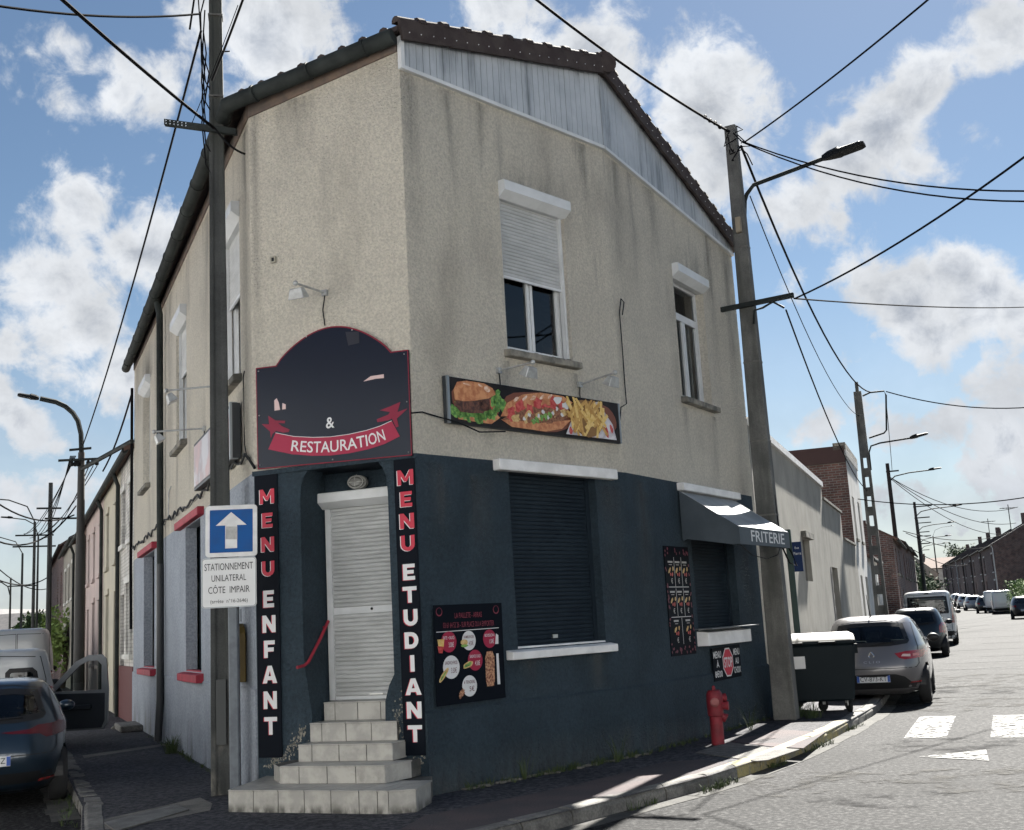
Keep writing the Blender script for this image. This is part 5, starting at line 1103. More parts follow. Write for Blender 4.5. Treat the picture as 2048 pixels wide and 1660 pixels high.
# right-hand pole
PR = Vector((3.66, 16.9, PAV)); PRF = Face(PR, 119)
topR = PRF.uz(1464, 252)[1]
pr = thing('concrete_pole', 'tall concrete utility pole with street lamp arm beside the awning', 'utility pole', PR)
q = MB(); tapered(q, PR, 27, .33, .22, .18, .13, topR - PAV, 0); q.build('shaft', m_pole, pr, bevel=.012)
zz_ = lambda x, y: PRF.uz(x, y)
a0, a1, a2, a3 = zz_(1476, 490), zz_(1478, 400), zz_(1505, 368), zz_(1650, 316)
q = MB(); q.tube([PRF.P(a0[0] + .06, a0[1], -.1), PRF.P(a1[0] + .06, a1[1], -.1), PRF.P(a1[0] + .1, a1[1] + .1, -.1), PRF.P(a2[0], a2[1], -.05), PRF.P(a3[0], a3[1], 0)], .032, 10); arm = q.build('lamp_arm', m_gut, pr, smooth=True)
h1, h2 = zz_(1645, 318), zz_(1729, 288)
def lamp_head(parent, p0, p1, w=.13, mat=m_black):
    d_ = (p1 - p0).normalized(); s_ = d_.cross(Vector((0, 0, 1))).normalized(); u_ = s_.cross(d_); L_ = (p1 - p0).length
    q = MB(); secs = [(0, .35, .05), (.15, .55, .08), (.4, .9, .09), (.45, 1.0, .06), (.9, 1.0, .05), (1.0, .8, .03)]
    rs = [[p0 + d_ * L_ * t_ + s_ * w * k * a + u_ * h_ * b for a, b in ((-.5, -.4), (.5, -.4), (.5, .5), (.25, 1), (-.25, 1), (-.5, .5))] for t_, k, h_ in secs]
    q.add([v for r_ in rs for v in r_], [(i * 6 + k, i * 6 + (k + 1) % 6, (i + 1) * 6 + (k + 1) % 6, (i + 1) * 6 + k) for i in range(5) for k in range(6)] + [(5, 4, 3, 2, 1, 0), tuple(range(30, 36))])
    return q.build('lamp_head', mat, parent)
lamp_head(pr, PRF.P(h1[0], h1[1], 0), PRF.P(h2[0], h2[1], 0), .24)
br0, br1 = zz_(1440, 625), zz_(1592, 594)
q = MB(); q.hexa([PRF.P(br0[0], br0[1] + k, o_) for k in (-.03, .03) for o_ in (.0,)] and [PRF.P(u, z + dz_, o_) for dz_ in (-.035, .035) for u, z, o_ in ((br0[0], br0[1], .16), (br1[0], br1[1], .16), (br1[0], br1[1], .1), (br0[0], br0[1], .1))]); q.build('crossarm', m_gut, pr)
c0, c1, c2 = zz_(1512, 650), zz_(1530, 618), zz_(1572, 618)
q = MB(); q.tube([PRF.P(c0[0], c0[1], .1), PRF.P(c0[0] + .03, c0[1] + .2, .1), PRF.P(c1[0], c1[1], .1), PRF.P((c1[0] + c2[0]) / 2, c1[1] + .06, .1), PRF.P(*c2, .1)], .018, 8); q.build('swan_neck', m_gut, pr, smooth=True)
q = MB(); f0 = zz_(1480, 455); PRF.box(q, f0[0] - .02, f0[0] + .06, f0[1] - .12, f0[1] + .12, .1, .16); q.build('fuse_box', M('fuse_box_beige', (.3, .25, .18), .6), pr)
for zb in (2.9, 4.0, 5.2, 7.0):
    w_ = .33 + (.18 - .33) * zb / 9; q = MB(); tapered(q, PR + Vector((0, 0, zb)), 27, w_ + .008, w_ * .68 + .012, w_ + .007, w_ * .68 + .011, .025); q.build('steel_band', m_steel, pr)
q = MB(); q.tube([PR + PRF.d * .17 + Vector((0, 0, 2.6)) - PRF.n * .05, PR + PRF.d * .3 + Vector((0, 0, 2.35)), PR + PRF.d * .36 + Vector((0, 0, 2.15)), PR + PRF.d * .26 + Vector((0, 0, 2.2)), PR + PRF.d * .15 + Vector((0, 0, 2.5)), PR + PRF.d * .13 + Vector((0, 0, 3.2))], .013, 8); q.build('cable_loop', m_wire, pr, smooth=True)
# left-hand pole
PL = Vector((-3.16, 12.2, PAV)); PLF = Face(PL, 90)
pl_ = thing('concrete_pole', 'tall dark concrete utility pole behind the one-way arrow sign', 'utility pole', PL)
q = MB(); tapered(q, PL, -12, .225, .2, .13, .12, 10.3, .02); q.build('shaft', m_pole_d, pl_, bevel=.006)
q = MB(); q.prism([PL + PLF.d * x + Vector((0, 0, z)) + PLF.n * .1 for x, z in ((-.03, .5), (.07, .5), (.07, 1.15), (-.03, 1.15))], PLF.n * .02); q.build('inspection_plate', M('pole_plate', (.05, .053, .052), .7), pl_)
ca0, ca1 = PLF.uz(335, 253), PLF.uz(478, 272)
q = MB(); PP = PLF.P; q.hexa([PP(u, z + dz_, o_) for dz_ in (-.035, .035) for u, z, o_ in ((ca0[0], ca0[1], .13), (ca1[0], ca1[1], .13), (ca1[0], ca1[1], .075), (ca0[0], ca0[1], .075))]); cr_ = q.build('crossarm', m_gut, pl_)
q = MB()
for k in range(6):
    f = .03 + k * .055
    for r_ in (-.016, .016): 
        c_ = PP(ca0[0] + (ca1[0] - ca0[0]) * f, ca0[1] + (ca1[1] - ca0[1]) * f + r_, .1311); q.lathe(c_, [(.008, 0), (.008, .002)], 8, PLF.n)
q.build('bolt_holes', M('hole_light', (.45, .5, .55), .8), cr_)['kind'] = 'stuff'
q = MB(); random.seed(9)
for k in range(5):
    zt = 8.9 - .25 * k; q.tube([PP(-.07 - .02 * k, zt + .4, .05), PP(-.18 + .03 * k, zt + .1, .08), PP(-.14, zt - .5, .1), PP(-.1, zt - 1.0, .09), PP(-.05, zt - 1.1, .08)], .008, 6)
q.tube([PP(-.1, 9.55, 0), PP(-.28, 9.5, .02), PP(-.2, 9.2, .04), PP(-.3, 8.6, .0)], .012, 6)
q.build('service_wires', m_wire, pl_)['kind'] = 'stuff'
for zb in (8.6, 7.6):
    q = MB(); tapered(q, PL + Vector((0, 0, zb)), -12, .165, .155, .164, .154, .02); q.build('steel_band', m_steel, pl_)
q = MB(); q.tube([PP(.05, 8.3, .0), PP(.16, 8.3, .0)], .008, 6); q.tube([PP(.05, 9.5, .0), PP(.12, 9.55, .0), PP(.13, 9.4, 0)], .008, 6); q.build('step_iron', m_wire, pl_)
# one-way sign and parking plate
SPB = Vector((-2.78, 11.35, PAV)); SF = Face(SPB, 88)
m_galv = M('galvanised_post', (.12, .135, .15), .55, metal=.2, col2=(.09, .1, .115), vscale=9)
sn = thing('one_way_sign', 'square blue one-way arrow sign over a white parking plate on a grey post', 'traffic sign', SPB)
q = MB(); SF.box(q, -.085, .01, PAV, SF.uz(455, 1015)[1] - .03, -.045, .045); q.build('post', m_galv, sn, bevel=.012)
def rrect(u0, u1, z0, z1, r_, k=5):
    pts = []
    for cx_, cz_, a0_ in ((u1 - r_, z1 - r_, 0), (u0 + r_, z1 - r_, 90), (u0 + r_, z0 + r_, 180), (u1 - r_, z0 + r_, 270)):
        pts += [(cx_ + r_ * math.cos(R(a0_ + 90 * i / k)), cz_ + r_ * math.sin(R(a0_ + 90 * i / k))) for i in range(k + 1)]
    return pts
def corner(pts, x, y): return pts
tlq, brq = SF.uz(413, 1014, .06), SF.uz(513, 1110, .06)
def tilt(pts, c_, a_): return [(c_[0] + (u - c_[0]) * math.cos(a_) - (z - c_[1]) * math.sin(a_), c_[1] + (u - c_[0]) * math.sin(a_) + (z - c_[1]) * math.cos(a_)) for u, z in pts]
cs = ((tlq[0] + brq[0]) / 2, (tlq[1] + brq[1]) / 2); hs = .252; TA = -.012
m_sblue = M('traffic_sign_blue', (.008, .075, .25), .5, col2=(.012, .068, .22), vscale=8, spec=.12); m_swh = M('traffic_sign_white', (.6, .6, .59), .45, col2=(.5, .5, .49), vscale=6)
q = MB(); SF.prism(q, tilt(rrect(cs[0] - hs, cs[0] + hs, cs[1] - hs, cs[1] + hs, .035), cs, TA), .05, .068); q.build('arrow_panel', m_swh, sn)
q = MB(); flat(q, SF, tilt(rrect(cs[0] - .21, cs[0] + .21, cs[1] - .21, cs[1] + .21, .006), cs, TA), .0695); q.build('blue_field', m_sblue, sn)
q = MB(); flat(q, SF, tilt([(cs[0] + u, cs[1] + z) for u, z in ((-.058, -.17), (.058, -.17), (.058, .055), (.15, .055), (0, .185), (-.15, .055), (-.058, .055))], cs, TA), .071); q.build('arrow', m_swh, sn)
q = MB(); flat(q, SF, tilt([(cs[0] + u, cs[1] + z) for u, z in ((-.055, -.08), (.06, -.085), (.06, .04), (-.05, .045))], cs, TA), .0722); q.build('grey_sticker', M('sticker_grey', (.3, .3, .29), .6, col2=(.38, .38, .36), vscale=18), sn)
pq0, pq1 = SF.uz(407, 1118, .06), SF.uz(511, 1212, .06); c2_ = ((pq0[0] + pq1[0]) / 2 - .003, (pq0[1] + pq1[1]) / 2)
q = MB(); SF.prism(q, tilt(rrect(c2_[0] - .265, c2_[0] + .265, c2_[1] - .24, c2_[1] + .24, .035), c2_, -.005), .05, .068); q.build('plate', M('white_sign_plate', (.6, .6, .59), .4, spec=.2), sn)
q = MB(); rp_ = rrect(c2_[0] - .263, c2_[0] + .263, c2_[1] - .238, c2_[1] + .238, .034); ring(q, SF, tilt(rp_, c2_, -.005), .008, .0695); q.build('plate_rim', M('grey_alu', (.25, .27, .28)), sn)
q = MB()
for s_, zc, h_, w_, b_ in (('STATIONNEMENT', .155, .068, .47, .0), ('UNILATERAL', .045, .062, .335, .0), ('CÔTE  IMPAIR', -.06, .082, .40, .0), ('(arrête  n°16-2646)', -.182, .048, .36, .0)):
    lettering(q, lambda u, z: SF.P(u, z, .0705), c2_[0] - w_ / 2, c2_[0] + w_ / 2, c2_[1] + zc - h_ / 2, c2_[1] + zc + h_ / 2, s_, b_)
q.build('lettering', M('sign_black', (.02, .02, .022), .5), sn)
q = MB(); SF.box(q, .03, .05, pq1[1] - .14, pq1[1] - .02, .045, .05); q.build('clamp', m_galv, sn)
# green street-name post
GP = AN.P(2.35, 0, .16); GPF = Face(GP, 108)
gp_ = thing('street_name_post', 'dark green post with small blue street-name plate behind the bins', 'street sign', (GP.x, GP.y, PAV))
q = MB(); GPF.box(q, -.05, .05, PAV, 3.0, -.05, .05); q.build('post', M('green_paint', (.012, .035, .03), .45), gp_, bevel=.01)
q = MB(); GPF.box(q, .052, .2, 2.28, 2.78, .0, .02); q.build('name_plate', M('enamel_blue', (.008, .022, .075), .5, spec=.15), gp_)
q = MB(); lettering(q, lambda u, z: GPF.P(u, z, .0215), .09, .16, 2.66, 2.7, 'Rue', .0); lettering(q, lambda u, z: GPF.P(u, z, .0215), .065, .19, 2.56, 2.61, 'Pierre', .0); q.build('lettering', m_wpr, gp_)
# wheelie bins
m_bin = M('dark_green_bin_plastic', (.006, .011, .014), .55, spec=.15); m_lid = M('pale_bin_lid', (.085, .082, .066), .55, col2=(.05, .05, .042), vscale=5); m_lidg = M('grey_bin_lid', (.14, .15, .15), .35)
def wheelie(lab, c, rz, sc=1.0, lid=m_lid):
    t_ = thing('wheelie_bin', lab, 'bin', c, group='wheelie bins', rotz=rz); ORG[t_.name] = Vector((0, 0, 0))
    w0, w1, d0, d1, h = .56 * sc, .64 * sc, .32, .4, 1.0
    def add(name, q, mat, par=t_, **k):
        o_ = q.build(name, mat, par, **k); return o_
    q = MB(); q.hexa([Vector(p) for p in ((-w0, -d0, .17), (w0, -d0, .17), (w0, d0, .17), (-w0, d0, .17), (-w1, -d1, h), (w1, -d1, h), (w1, d1, h), (-w1, d1, h))]); add('body', q, m_bin, bevel=.03)
    q = MB(); q.hexa([Vector(p) for p in ((-w1 - .02, -d1 - .03, h), (w1 + .02, -d1 - .03, h), (w1 + .02, d1 + .02, h), (-w1 - .02, d1 + .02, h), (-w1 - .02, -d1 - .03, h + .05), (w1 + .02, -d1 - .03, h + .05), (w1 + .02, d1 + .02, h + .05), (-w1 - .02, d1 + .02, h + .05))]); add('rim', q, m_bin, bevel=.015)
    q = MB(); pr_ = [(-d1 - .02, h + .052), (-d1 + .05, h + .11), (-.1, h + .16), (.15, h + .165), (d1, h + .06)]
    vs = [(x, y, z) for x in (-w1, -w1 * .9, w1 * .9, w1) for y, z in [(yy, zz2 - (.03 if abs(x) == w1 else 0)) for yy, zz2 in pr_]]; m_ = len(pr_)
    q.add(vs, [(i * m_ + k, i * m_ + k + 1, (i + 1) * m_ + k + 1, (i + 1) * m_ + k) for i in range(3) for k in range(m_ - 1)] + [tuple(range(m_)), tuple(range(3 * m_, 4 * m_)), tuple(i * m_ for i in range(4)), tuple(i * m_ + m_ - 1 for i in range(4))]); add('lid', q, lid, smooth=True)
    for s_ in (-1, 1):
        q = MB(); q.tube([(s_ * .35, -d1 - .02, h + .02), (s_ * .35, -d1 - .08, h + .03), (s_ * .12, -d1 - .08, h + .03), (s_ * .12, -d1 - .02, h + .02)], .016, 8); add('handle', q, m_black)
        q = MB(); q.hexa([Vector((s_ * (w1 + a), b, z)) for z in (h - .16, h - .02) for a, b in ((0, -.05), (.05, -.05), (.05, .05), (0, .05))]); add('trunnion', q, m_bin)
        for y in (-1, 1):
            q = MB(); q.lathe((s_ * (w0 - .08), y * (d0 - .07), .09), [(.03, -.022), (.085, -.022), (.09, -.015), (.09, .015), (.085, .022), (.03, .022)], 16, (1, .25 * s_, 0)); wh = add('castor', q, m_black)
            q = MB(); q.box((s_ * (w0 - .08), y * (d0 - .07), .14), (.06, .05, .08)); add('castor_fork', q, m_alu, wh)
    q = MB(); q.poly([(-.38, -d1 + .009 - .024, .72), (-.1, -d1 - .015, .72), (-.1, -d1 - .025, .86), (-.38, -d1 - .025, .86)]); 
    yy = lambda z: -(d0 + (d1 - d0) * (z - .17) / .83) - .004
    q = MB(); q.poly([(-.36, yy(.66), .66), (-.1, yy(.66), .66), (-.1, yy(.84), .84), (-.36, yy(.84), .84)]); add('white_label', q, m_wpr)
    return t_
bA = AN.P(.55, PAV, .55); wheelie('dark wheelie bin with pale lid on the pavement in front of the parked hatchback', bA, R(-12) , 1.0)
bB = AN.P(.35, PAV, -.62) ; bB = R2.P(4.75, PAV, .12)
wheelie('second wheelie bin, mostly hidden behind the concrete pole', bB + AN.d * .55 + R2.n * .05, R(-72), .8, m_lidg)

# ------------------------------------------------------------------ neighbouring houses
def brick_mat(name, c1, c2, mortar, sx=1.0):
    if name in MATS: return MATS[name]
    m = bpy.data.materials.new(name); m.use_nodes = True; MATS[name] = m; t = m.node_tree; N = t.nodes; L = t.links; b = N['Principled BSDF']; b.inputs['Roughness'].default_value = .9
    uv = N.new('ShaderNodeUVMap'); uv.uv_map = 'wall'; br_ = N.new('ShaderNodeTexBrick'); L.new(uv.outputs[0], br_.inputs['Vector'])
    br_.inputs['Color1'].default_value = (*c1, 1); br_.inputs['Color2'].default_value = (*c2, 1); br_.inputs['Mortar'].default_value = (*mortar, 1); br_.inputs['Scale'].default_value = 1
    br_.inputs['Brick Width'].default_value = .23 * sx; br_.inputs['Row Height'].default_value = .078 * sx; br_.inputs['Mortar Size'].default_value = .012; br_.inputs['Bias'].default_value = .1
    g = N.new('ShaderNodeNewGeometry'); n1 = N.new('ShaderNodeTexNoise'); L.new(g.outputs['Position'], n1.inputs['Vector']); n1.inputs['Scale'].default_value = 3; n1.inputs['Detail'].default_value = 7
    mr = N.new('ShaderNodeMapRange'); L.new(n1.outputs['Fac'], mr.inputs['Value']); mr.inputs['From Min'].default_value = .3; mr.inputs['From Max'].default_value = .7; mr.inputs['To Min'].default_value = .6; mr.inputs['To Max'].default_value = 1.25
    cc = N.new('ShaderNodeCombineColor'); [L.new(mr.outputs[0], cc.inputs[i]) for i in range(3)]
    mx = N.new('ShaderNodeMix'); mx.data_type = 'RGBA'; mx.blend_type = 'MULTIPLY'; mx.inputs[0].default_value = 1; L.new(br_.outputs['Color'], mx.inputs[6]); L.new(cc.outputs[0], mx.inputs[7]); L.new(mx.outputs[2], b.inputs['Base Color'])
    bp = N.new('ShaderNodeBump'); bp.inputs['Distance'].default_value = .012; L.new(br_.outputs['Fac'], bp.inputs['Height']); bp.invert = True; L.new(bp.outputs[0], b.inputs['Normal'])
    return m
def add_uv(o, face):          # metric wall coordinates for brick patterns
    me = o.data; uvl = me.uv_layers.new(name='wall'); org = ORG[o.name]
    for l in me.loops:
        p = me.vertices[l.vertex_index].co + org; q_ = p - face.p; uvl.data[l.index].uv = (q_.dot(face.d) + q_.dot(face.n), p.z)
m_wbrick = brick_mat('white_painted_brick', (.6, .58, .54), (.54, .52, .48), (.42, .4, .37)); m_brown = brick_mat('brown_brick', (.2, .085, .06), (.14, .065, .05), (.2, .18, .16)); m_redbr = brick_mat('dark_red_brick', (.17, .08, .065), (.1, .055, .05), (.2, .185, .17))
m_cream = M('cream_render', (.5, .46, .36), .9, col2=(.43, .4, .32), vscale=1.5); m_pinkr = M('pink_render', (.5, .4, .37), .9, col2=(.44, .36, .33), vscale=1.5); m_white_r = M('white_render', (.66, .65, .62), .9, col2=(.55, .54, .5), vscale=1.5); m_buff = M('buff_render', (.33, .31, .265), .9, col2=(.26, .245, .21), vscale=1.2, bump=.6, bscale=45, grime=[((.16, .15, .125), 1.5, (1, 1, .3), .54, .75, .6, None, None)])
m_oldtile = M('old_clay_roof', (.13, .075, .055), .9, col2=(.09, .06, .05), vscale=3); m_slate = M('slate_roof', (.07, .068, .07), .8, col2=(.1, .095, .095), vscale=3)
m_frame_w = M('white_pvc', (.66, .67, .66)); m_dglass = M('dark_window_glass', (.03, .035, .04), .08, spec=.6); m_wood = M('dark_door_paint', (.06, .04, .035), .5)
def house(lab, face, u0, u1, depth, eave, ridge, wall, roofm, holes=(), doors=(), plinth_m=None, brickface=False, chim=True, base=0.0, lintel=None, group='row houses', pipe=None, z0=0.0, gable_wall=None):
    t_ = thing('house', lab, 'house', face.P((u0 + u1) / 2, z0, 0), group=group)
    hs_ = [h for h in holes] + [d for d in doors]
    w_ = wallpart('front_wall', face, u0, u1, z0 - .3, eave, hs_, wall, t_, depth=.12)
    if brickface: add_uv(w_, face)
    q = MB(); P = face.P; mid = -depth / 2
    q.add([P(u1, z0 - .3, 0), P(u1, z0 - .3, -depth), P(u1, eave, -depth), P(u1, ridge, mid), P(u1, eave, 0)], [(0, 1, 2, 3, 4)])
    q.add([P(u0, z0 - .3, 0), P(u0, z0 - .3, -depth), P(u0, eave, -depth), P(u0, ridge, mid), P(u0, eave, 0)], [(4, 3, 2, 1, 0)])
    q.add([P(u0, z0 - .3, -depth), P(u1, z0 - .3, -depth), P(u1, eave, -depth), P(u0, eave, -depth)], [(0, 1, 2, 3)])
    sw = q.build('side_wall', gable_wall or wall, t_)
    if (gable_wall or wall).name.endswith('brick'): add_uv(sw, face)
    ro = MB(); e = .22; dz = (ridge - eave) / (depth / 2) * e
    ro.hexa([P(u, z, o) for z_ in (0, .09) for u, z, o in ((u0 - .02, eave - dz + z_, e), (u1 + .02, eave - dz + z_, e), (u1 + .02, ridge + z_, mid), (u0 - .02, ridge + z_, mid))]); ro.hexa([P(u, z, o) for z_ in (0, .09) for u, z, o in ((u0 - .02, ridge + z_, mid), (u1 + .02, ridge + z_, mid), (u1 + .02, eave - dz + z_, -depth - e), (u0 - .02, eave - dz + z_, -depth - e))])
    rf = ro.build('roof', roofm, t_)
    q = MB(); q.tube([P(u0, eave - .08, .2), P(u1, eave - .08, .2)], .065, 8); q.build('gutter', m_gut, t_, smooth=True)
    if pipe is not None:
        q = MB(); q.tube([P(pipe, eave - .1, .18), P(pipe, eave - .4, .07), P(pipe, z0 + .1, .07)], .05, 8); q.build('downpipe', m_gut if random.random() < .5 else m_frame_w, t_, smooth=True)
    if chim:
        uc = u1 - .5 if random.random() < .5 else u0 + .5
        q = MB(); q.box(P(uc, ridge + .35, mid), (.5, .5, 1.3), (face.d, face.n, Vector((0, 0, 1)))); c_ = q.build('chimney', m_redbr, rf); add_uv(c_, face)
    for h in holes:
        a, b, c, d = h[:4]; q = MB(); f_ = .06
        for x0, x1, y0, y1 in ((a, a + f_, c, d), (b - f_, b, c, d), (a + f_, b - f_, c, c + f_), (a + f_, b - f_, d - f_, d), ((a + b) / 2 - .03, (a + b) / 2 + .03, c + f_, d - f_)): face.box(q, x0, x1, y0, y1, -.13, -.085)
        wn_ = q.build('window', m_frame_w, t_)
        q = MB(); q.quad(P(a, c, -.12), P(b, c, -.12), P(b, d, -.12), P(a, d, -.12)); q.build('pane', m_dglass, wn_)
        q = MB(); face.box(q, a - .08, b + .08, c - .1, c, -.02, .08); q.build('sill', m_sill if lintel is None else lintel, wn_)
        if lintel: 
            q = MB(); face.box(q, a - .08, b + .08, d, d + .14, -.01, .04); q.build('lintel', lintel, wn_)
    for dd in doors:
        a, b, c, d = dd[:4]; q = MB(); face.box(q, a, b, c, d - .35, -.13, -.09); do = q.build('door', m_wood, t_)
        q = MB(); face.box(q, a + .04, b - .04, d - .33, d - .02, -.125, -.1); q.build('fanlight', m_dglass, do)
        q = MB(); q.ball(P(b - .1, c + 1.0, -.07), .03, 6, 4); q.build('handle', m_alu, do)
    if plinth_m:
        q = MB(); face.box(q, u0 + .01, u1 - .01, z0 - .2, z0 + 1.25, 0.001, .03)
        q.build('plinth', plinth_m, t_)
    return t_
random.seed(31)
LH = Face(C0 + LF.n * -.02, 156.1)
m_maroon = M('maroon_base', (.11, .035, .035), .8)
house('white painted brick terrace house adjoining the restaurant', LH, -16.0, -12.75, 7, 5.75, 7.3, m_wbrick, m_oldtile, [(-13.9, -13.1, 3.9, 5.1), (-15.6, -14.8, 3.9, 5.1), (-13.75, -13.1, 1.5, 3.0), (-14.6, -13.95, 1.5, 3.0)], [(-15.8, -15.0, .14, 2.8)], m_maroon, True, lintel=m_white_r, pipe=-15.95)
house('cream rendered terrace house next to the white brick one', LH, -21.2, -16.05, 7, 5.75, 7.3, m_cream, m_oldtile, [(-17.6, -16.8, 3.7, 5.1), (-20.2, -19.4, 3.7, 5.1), (-20.3, -19.3, 1.3, 3.0)], [(-17.8, -16.9, .14, 3.0)], None, lintel=m_cream, pipe=-21.1)
house('pink rendered terrace house with broad cornice', LH, -28.9, -21.25, 7, 5.75, 7.2, m_pinkr, m_slate, [(-22.8, -22.0, 3.7, 5.1), (-25.4, -24.6, 3.7, 5.1), (-27.9, -27.1, 3.7, 5.1), (-25.6, -24.5, 1.2, 3.0), (-23.2, -22.0, 1.2, 3.0)], [(-28.2, -27.2, .14, 2.9)], None, lintel=m_pinkr, pipe=-28.8)
house('brown brick terrace house beyond the pink one', LH, -35.7, -28.95, 7, 5.7, 7.3, m_brown, m_oldtile, [(-30.6, -29.8, 3.7, 5.1), (-33.4, -32.6, 3.7, 5.1), (-33.5, -32.4, 1.2, 2.9)], [(-30.7, -29.8, .14, 2.8)], None, True, pipe=-35.6)
house('buff terrace house with pale cornice further down the left street', LH, -46, -35.75, 7, 6.0, 7.6, m_buff, m_slate, [(-38, -37, 3.7, 5.1), (-41, -40, 3.7, 5.1), (-44, -43, 3.7, 5.1), (-41, -40, 1.2, 2.9)], [(-38, -37, .14, 2.8)], None, lintel=m_white_r)
house('tall dark brick house at the far end of the left terrace', LH, -62, -46.1, 8, 6.6, 9.2, m_redbr, m_oldtile, [(-49, -48, 3.9, 5.4), (-53, -52, 3.9, 5.4)], [], None, True)
FL = Face(at(-60, 1275, 95), 100)
house('buff house with plain gable at the far left', FL, -2, 5.6, 9, 2.6, 4.6, m_buff, m_slate, [], [], None, group='far houses', chim=False)
q = MB(); 
for u in (1.6,): pass
FG = Face(at(-10, 1290, 110), 190)
house('far house whose gable faces the left street', FG, -6, 6, 6.6, 3.0, 5.2, m_buff, m_slate, [], [], None, group='far houses', gable_wall=m_buff)

# right street: annex of the restaurant, low walls and the brick sided house -----------------
an = thing('annex_building', 'low buff rendered annex with white coping right of the concrete pole', 'building', AN.P(8, 0, 0))
ANW = (5.7, 6.9, 2.2, 3.05); AND = (10.95, 12.6, .1, 2.62)
wallpart('front_wall', AN, .02, 10.6, -.1, 4.5, [ANW], m_buff, an, depth=.14); wallpart('front_wall', AN, 10.6, 15.3, -.1, 4.2, [AND], m_buff, an, depth=.3); wallpart('front_wall', AN, 15.3, 19.38, -.1, 3.48, [], m_buff, an)
q = MB(); AN.box(q, .02, 10.6, 4.5, 4.62, -.25, .05); q.build('coping', m_whitep, an)
q = MB(); AN.box(q, 10.6, 15.3, 4.2, 4.26, -.25, .05); q.build('coping', m_sill, an); q = MB(); AN.box(q, 15.3, 19.36, 3.48, 3.54, -.25, .05); q.build('coping', m_sill, an)
q = MB(); AN.box(q, 10.45, 10.599, -.1, 4.5, -4, -.01); AN.box(q, 15.15, 15.299, -.1, 4.2, -4, -.01); q.build('end_wall', m_buff, an)
q = MB(); q.quad(AN.P(.02, 4.4, -.2), AN.P(10.5, 4.4, -.2), AN.P(10.5, 4.4, -5), AN.P(.02, 4.4, -5)); q.quad(AN.P(10.5, 4.1, -.2), AN.P(15.2, 4.1, -.2), AN.P(15.2, 4.1, -5), AN.P(10.5, 4.1, -5)); q.quad(AN.P(15.2, 3.4, -.2), AN.P(19.3, 3.4, -.2), AN.P(19.3, 3.4, -5), AN.P(15.2, 3.4, -5)); q.build('flat_roof', m_slate, an)
q = MB(); AN.box(q, ANW[0], ANW[1], ANW[2], ANW[3], -.13, -.1); wn_ = q.build('window', m_dglass, an)
q = MB(); AN.box(q, ANW[0] - .1, ANW[1] + .1, ANW[3] + .002, ANW[3] + .12, -.02, .1); q.build('lintel', m_sill, wn_)
q = MB(); AN.box(q, AND[0], AND[1], AND[2], AND[3], -.3, -.26); q.build('gate', M('grey_gate', (.2, .2, .19), .6), an)
q = MB(); 
for i in range(16): AN.box(q, AND[0] - .1 + .0, AND[0] + (.12 if i % 2 else .02), .12 + i * .156, .12 + i * .156 + .145, -.25, .012)
q.build('quoin_bricks', M('grey_brick', (.18, .17, .16), .9), an)['kind'] = 'stuff'
BW = Face(AN.P(19.4, 0), 110.3)
bh = thing('house', 'white fronted house with dark brick side wall above the annex', 'house', AN.P(21.5, 0, 0), group='row houses')
o_ = wallpart('side_wall', BW, -7, 0, -.1, 6.1, [], m_redbr, bh); add_uv(o_, BW)
q = MB(); BW.box(q, -7, -.02, 6.1, 6.62, -.3, .06); q.build('parapet_band', M('brown_parapet', (.06, .03, .028), .7), bh)
HW = [(20.2, 21.0, 3.75, 5.1), (22.4, 23.2, 3.75, 5.1), (22.3, 23.3, 1.1, 2.6)]
wallpart('front_wall', AN, 19.41, 24.2, -.1, 6.3, HW + [(20.2, 21.1, .12, 2.6)], m_white_r, bh)
for h in HW + [(20.2, 21.1, .12, 2.6)]:
    q = MB(); AN.box(q, h[0], h[1], h[2], h[3], -.14, -.1); w_ = q.build('window', m_dglass, bh); q = MB(); AN.box(q, h[0] - .05, h[1] + .05, h[2] - .08, h[2], -.02, .06); q.build('sill', m_sill, w_)
q = MB(); [AN.box(q, 19.41 + k * .4, 19.41 + k * .4 + .2, 6.3, 6.5, -.2, .04) for k in range(12)]; q.build('corbels', m_white_r, bh)['kind'] = 'stuff'
q = MB(); BW.box(q, -.35, .03, 6.5, 6.72, -4.8, .06); q.build('parapet_cap', m_sill, bh)
q = MB(); q.quad(AN.P(19.4, 6.2, 0), AN.P(24.2, 6.2, 0), AN.P(24.2, 6.2, -7), AN.P(19.4, 6.2, -7)); q.quad(AN.P(24.2, -.1, 0), AN.P(24.2, 6.2, 0), AN.P(24.2, 6.2, -7), AN.P(24.2, -.1, -7)); q.build('flat_roof', m_slate, bh)
house('low white house past the brick sided one', AN, 24.3, 29.5, 5, 3.3, 4.0, m_white_r, m_oldtile, [(25.2, 26.2, 1.2, 2.5), (28, 29, 1.2, 2.5)], [(27, 27.8, .12, 2.5)], None, chim=False)
A2 = Face(AN.P(31.5, 0, .6), 20.0)
house('dark brick gabled house on the left of the right street', A2, 0, 9, 6.2, 4.3, 6.1, m_redbr, m_oldtile, [(1.5, 2.5, 2.9, 4.0), (5, 6, 2.9, 4.0), (5, 6, .9, 2.3)], [(1.5, 2.4, .12, 2.4)], None, True, gable_wall=m_redbr)
house('second dark brick house further along the right street', A2, 9.1, 20, 6.2, 4.6, 6.3, m_brown, m_oldtile, [(11, 12, 2.9, 4.1), (15, 16, 2.9, 4.1), (18, 19, 2.9, 4.1)], [], None, True)
house('third brick house further along the right street', A2, 20.1, 34, 6.2, 4.8, 6.4, m_redbr, m_oldtile, [(22, 23, 3, 4.2), (26, 27, 3, 4.2), (30, 31, 3, 4.2)], [], None, True)
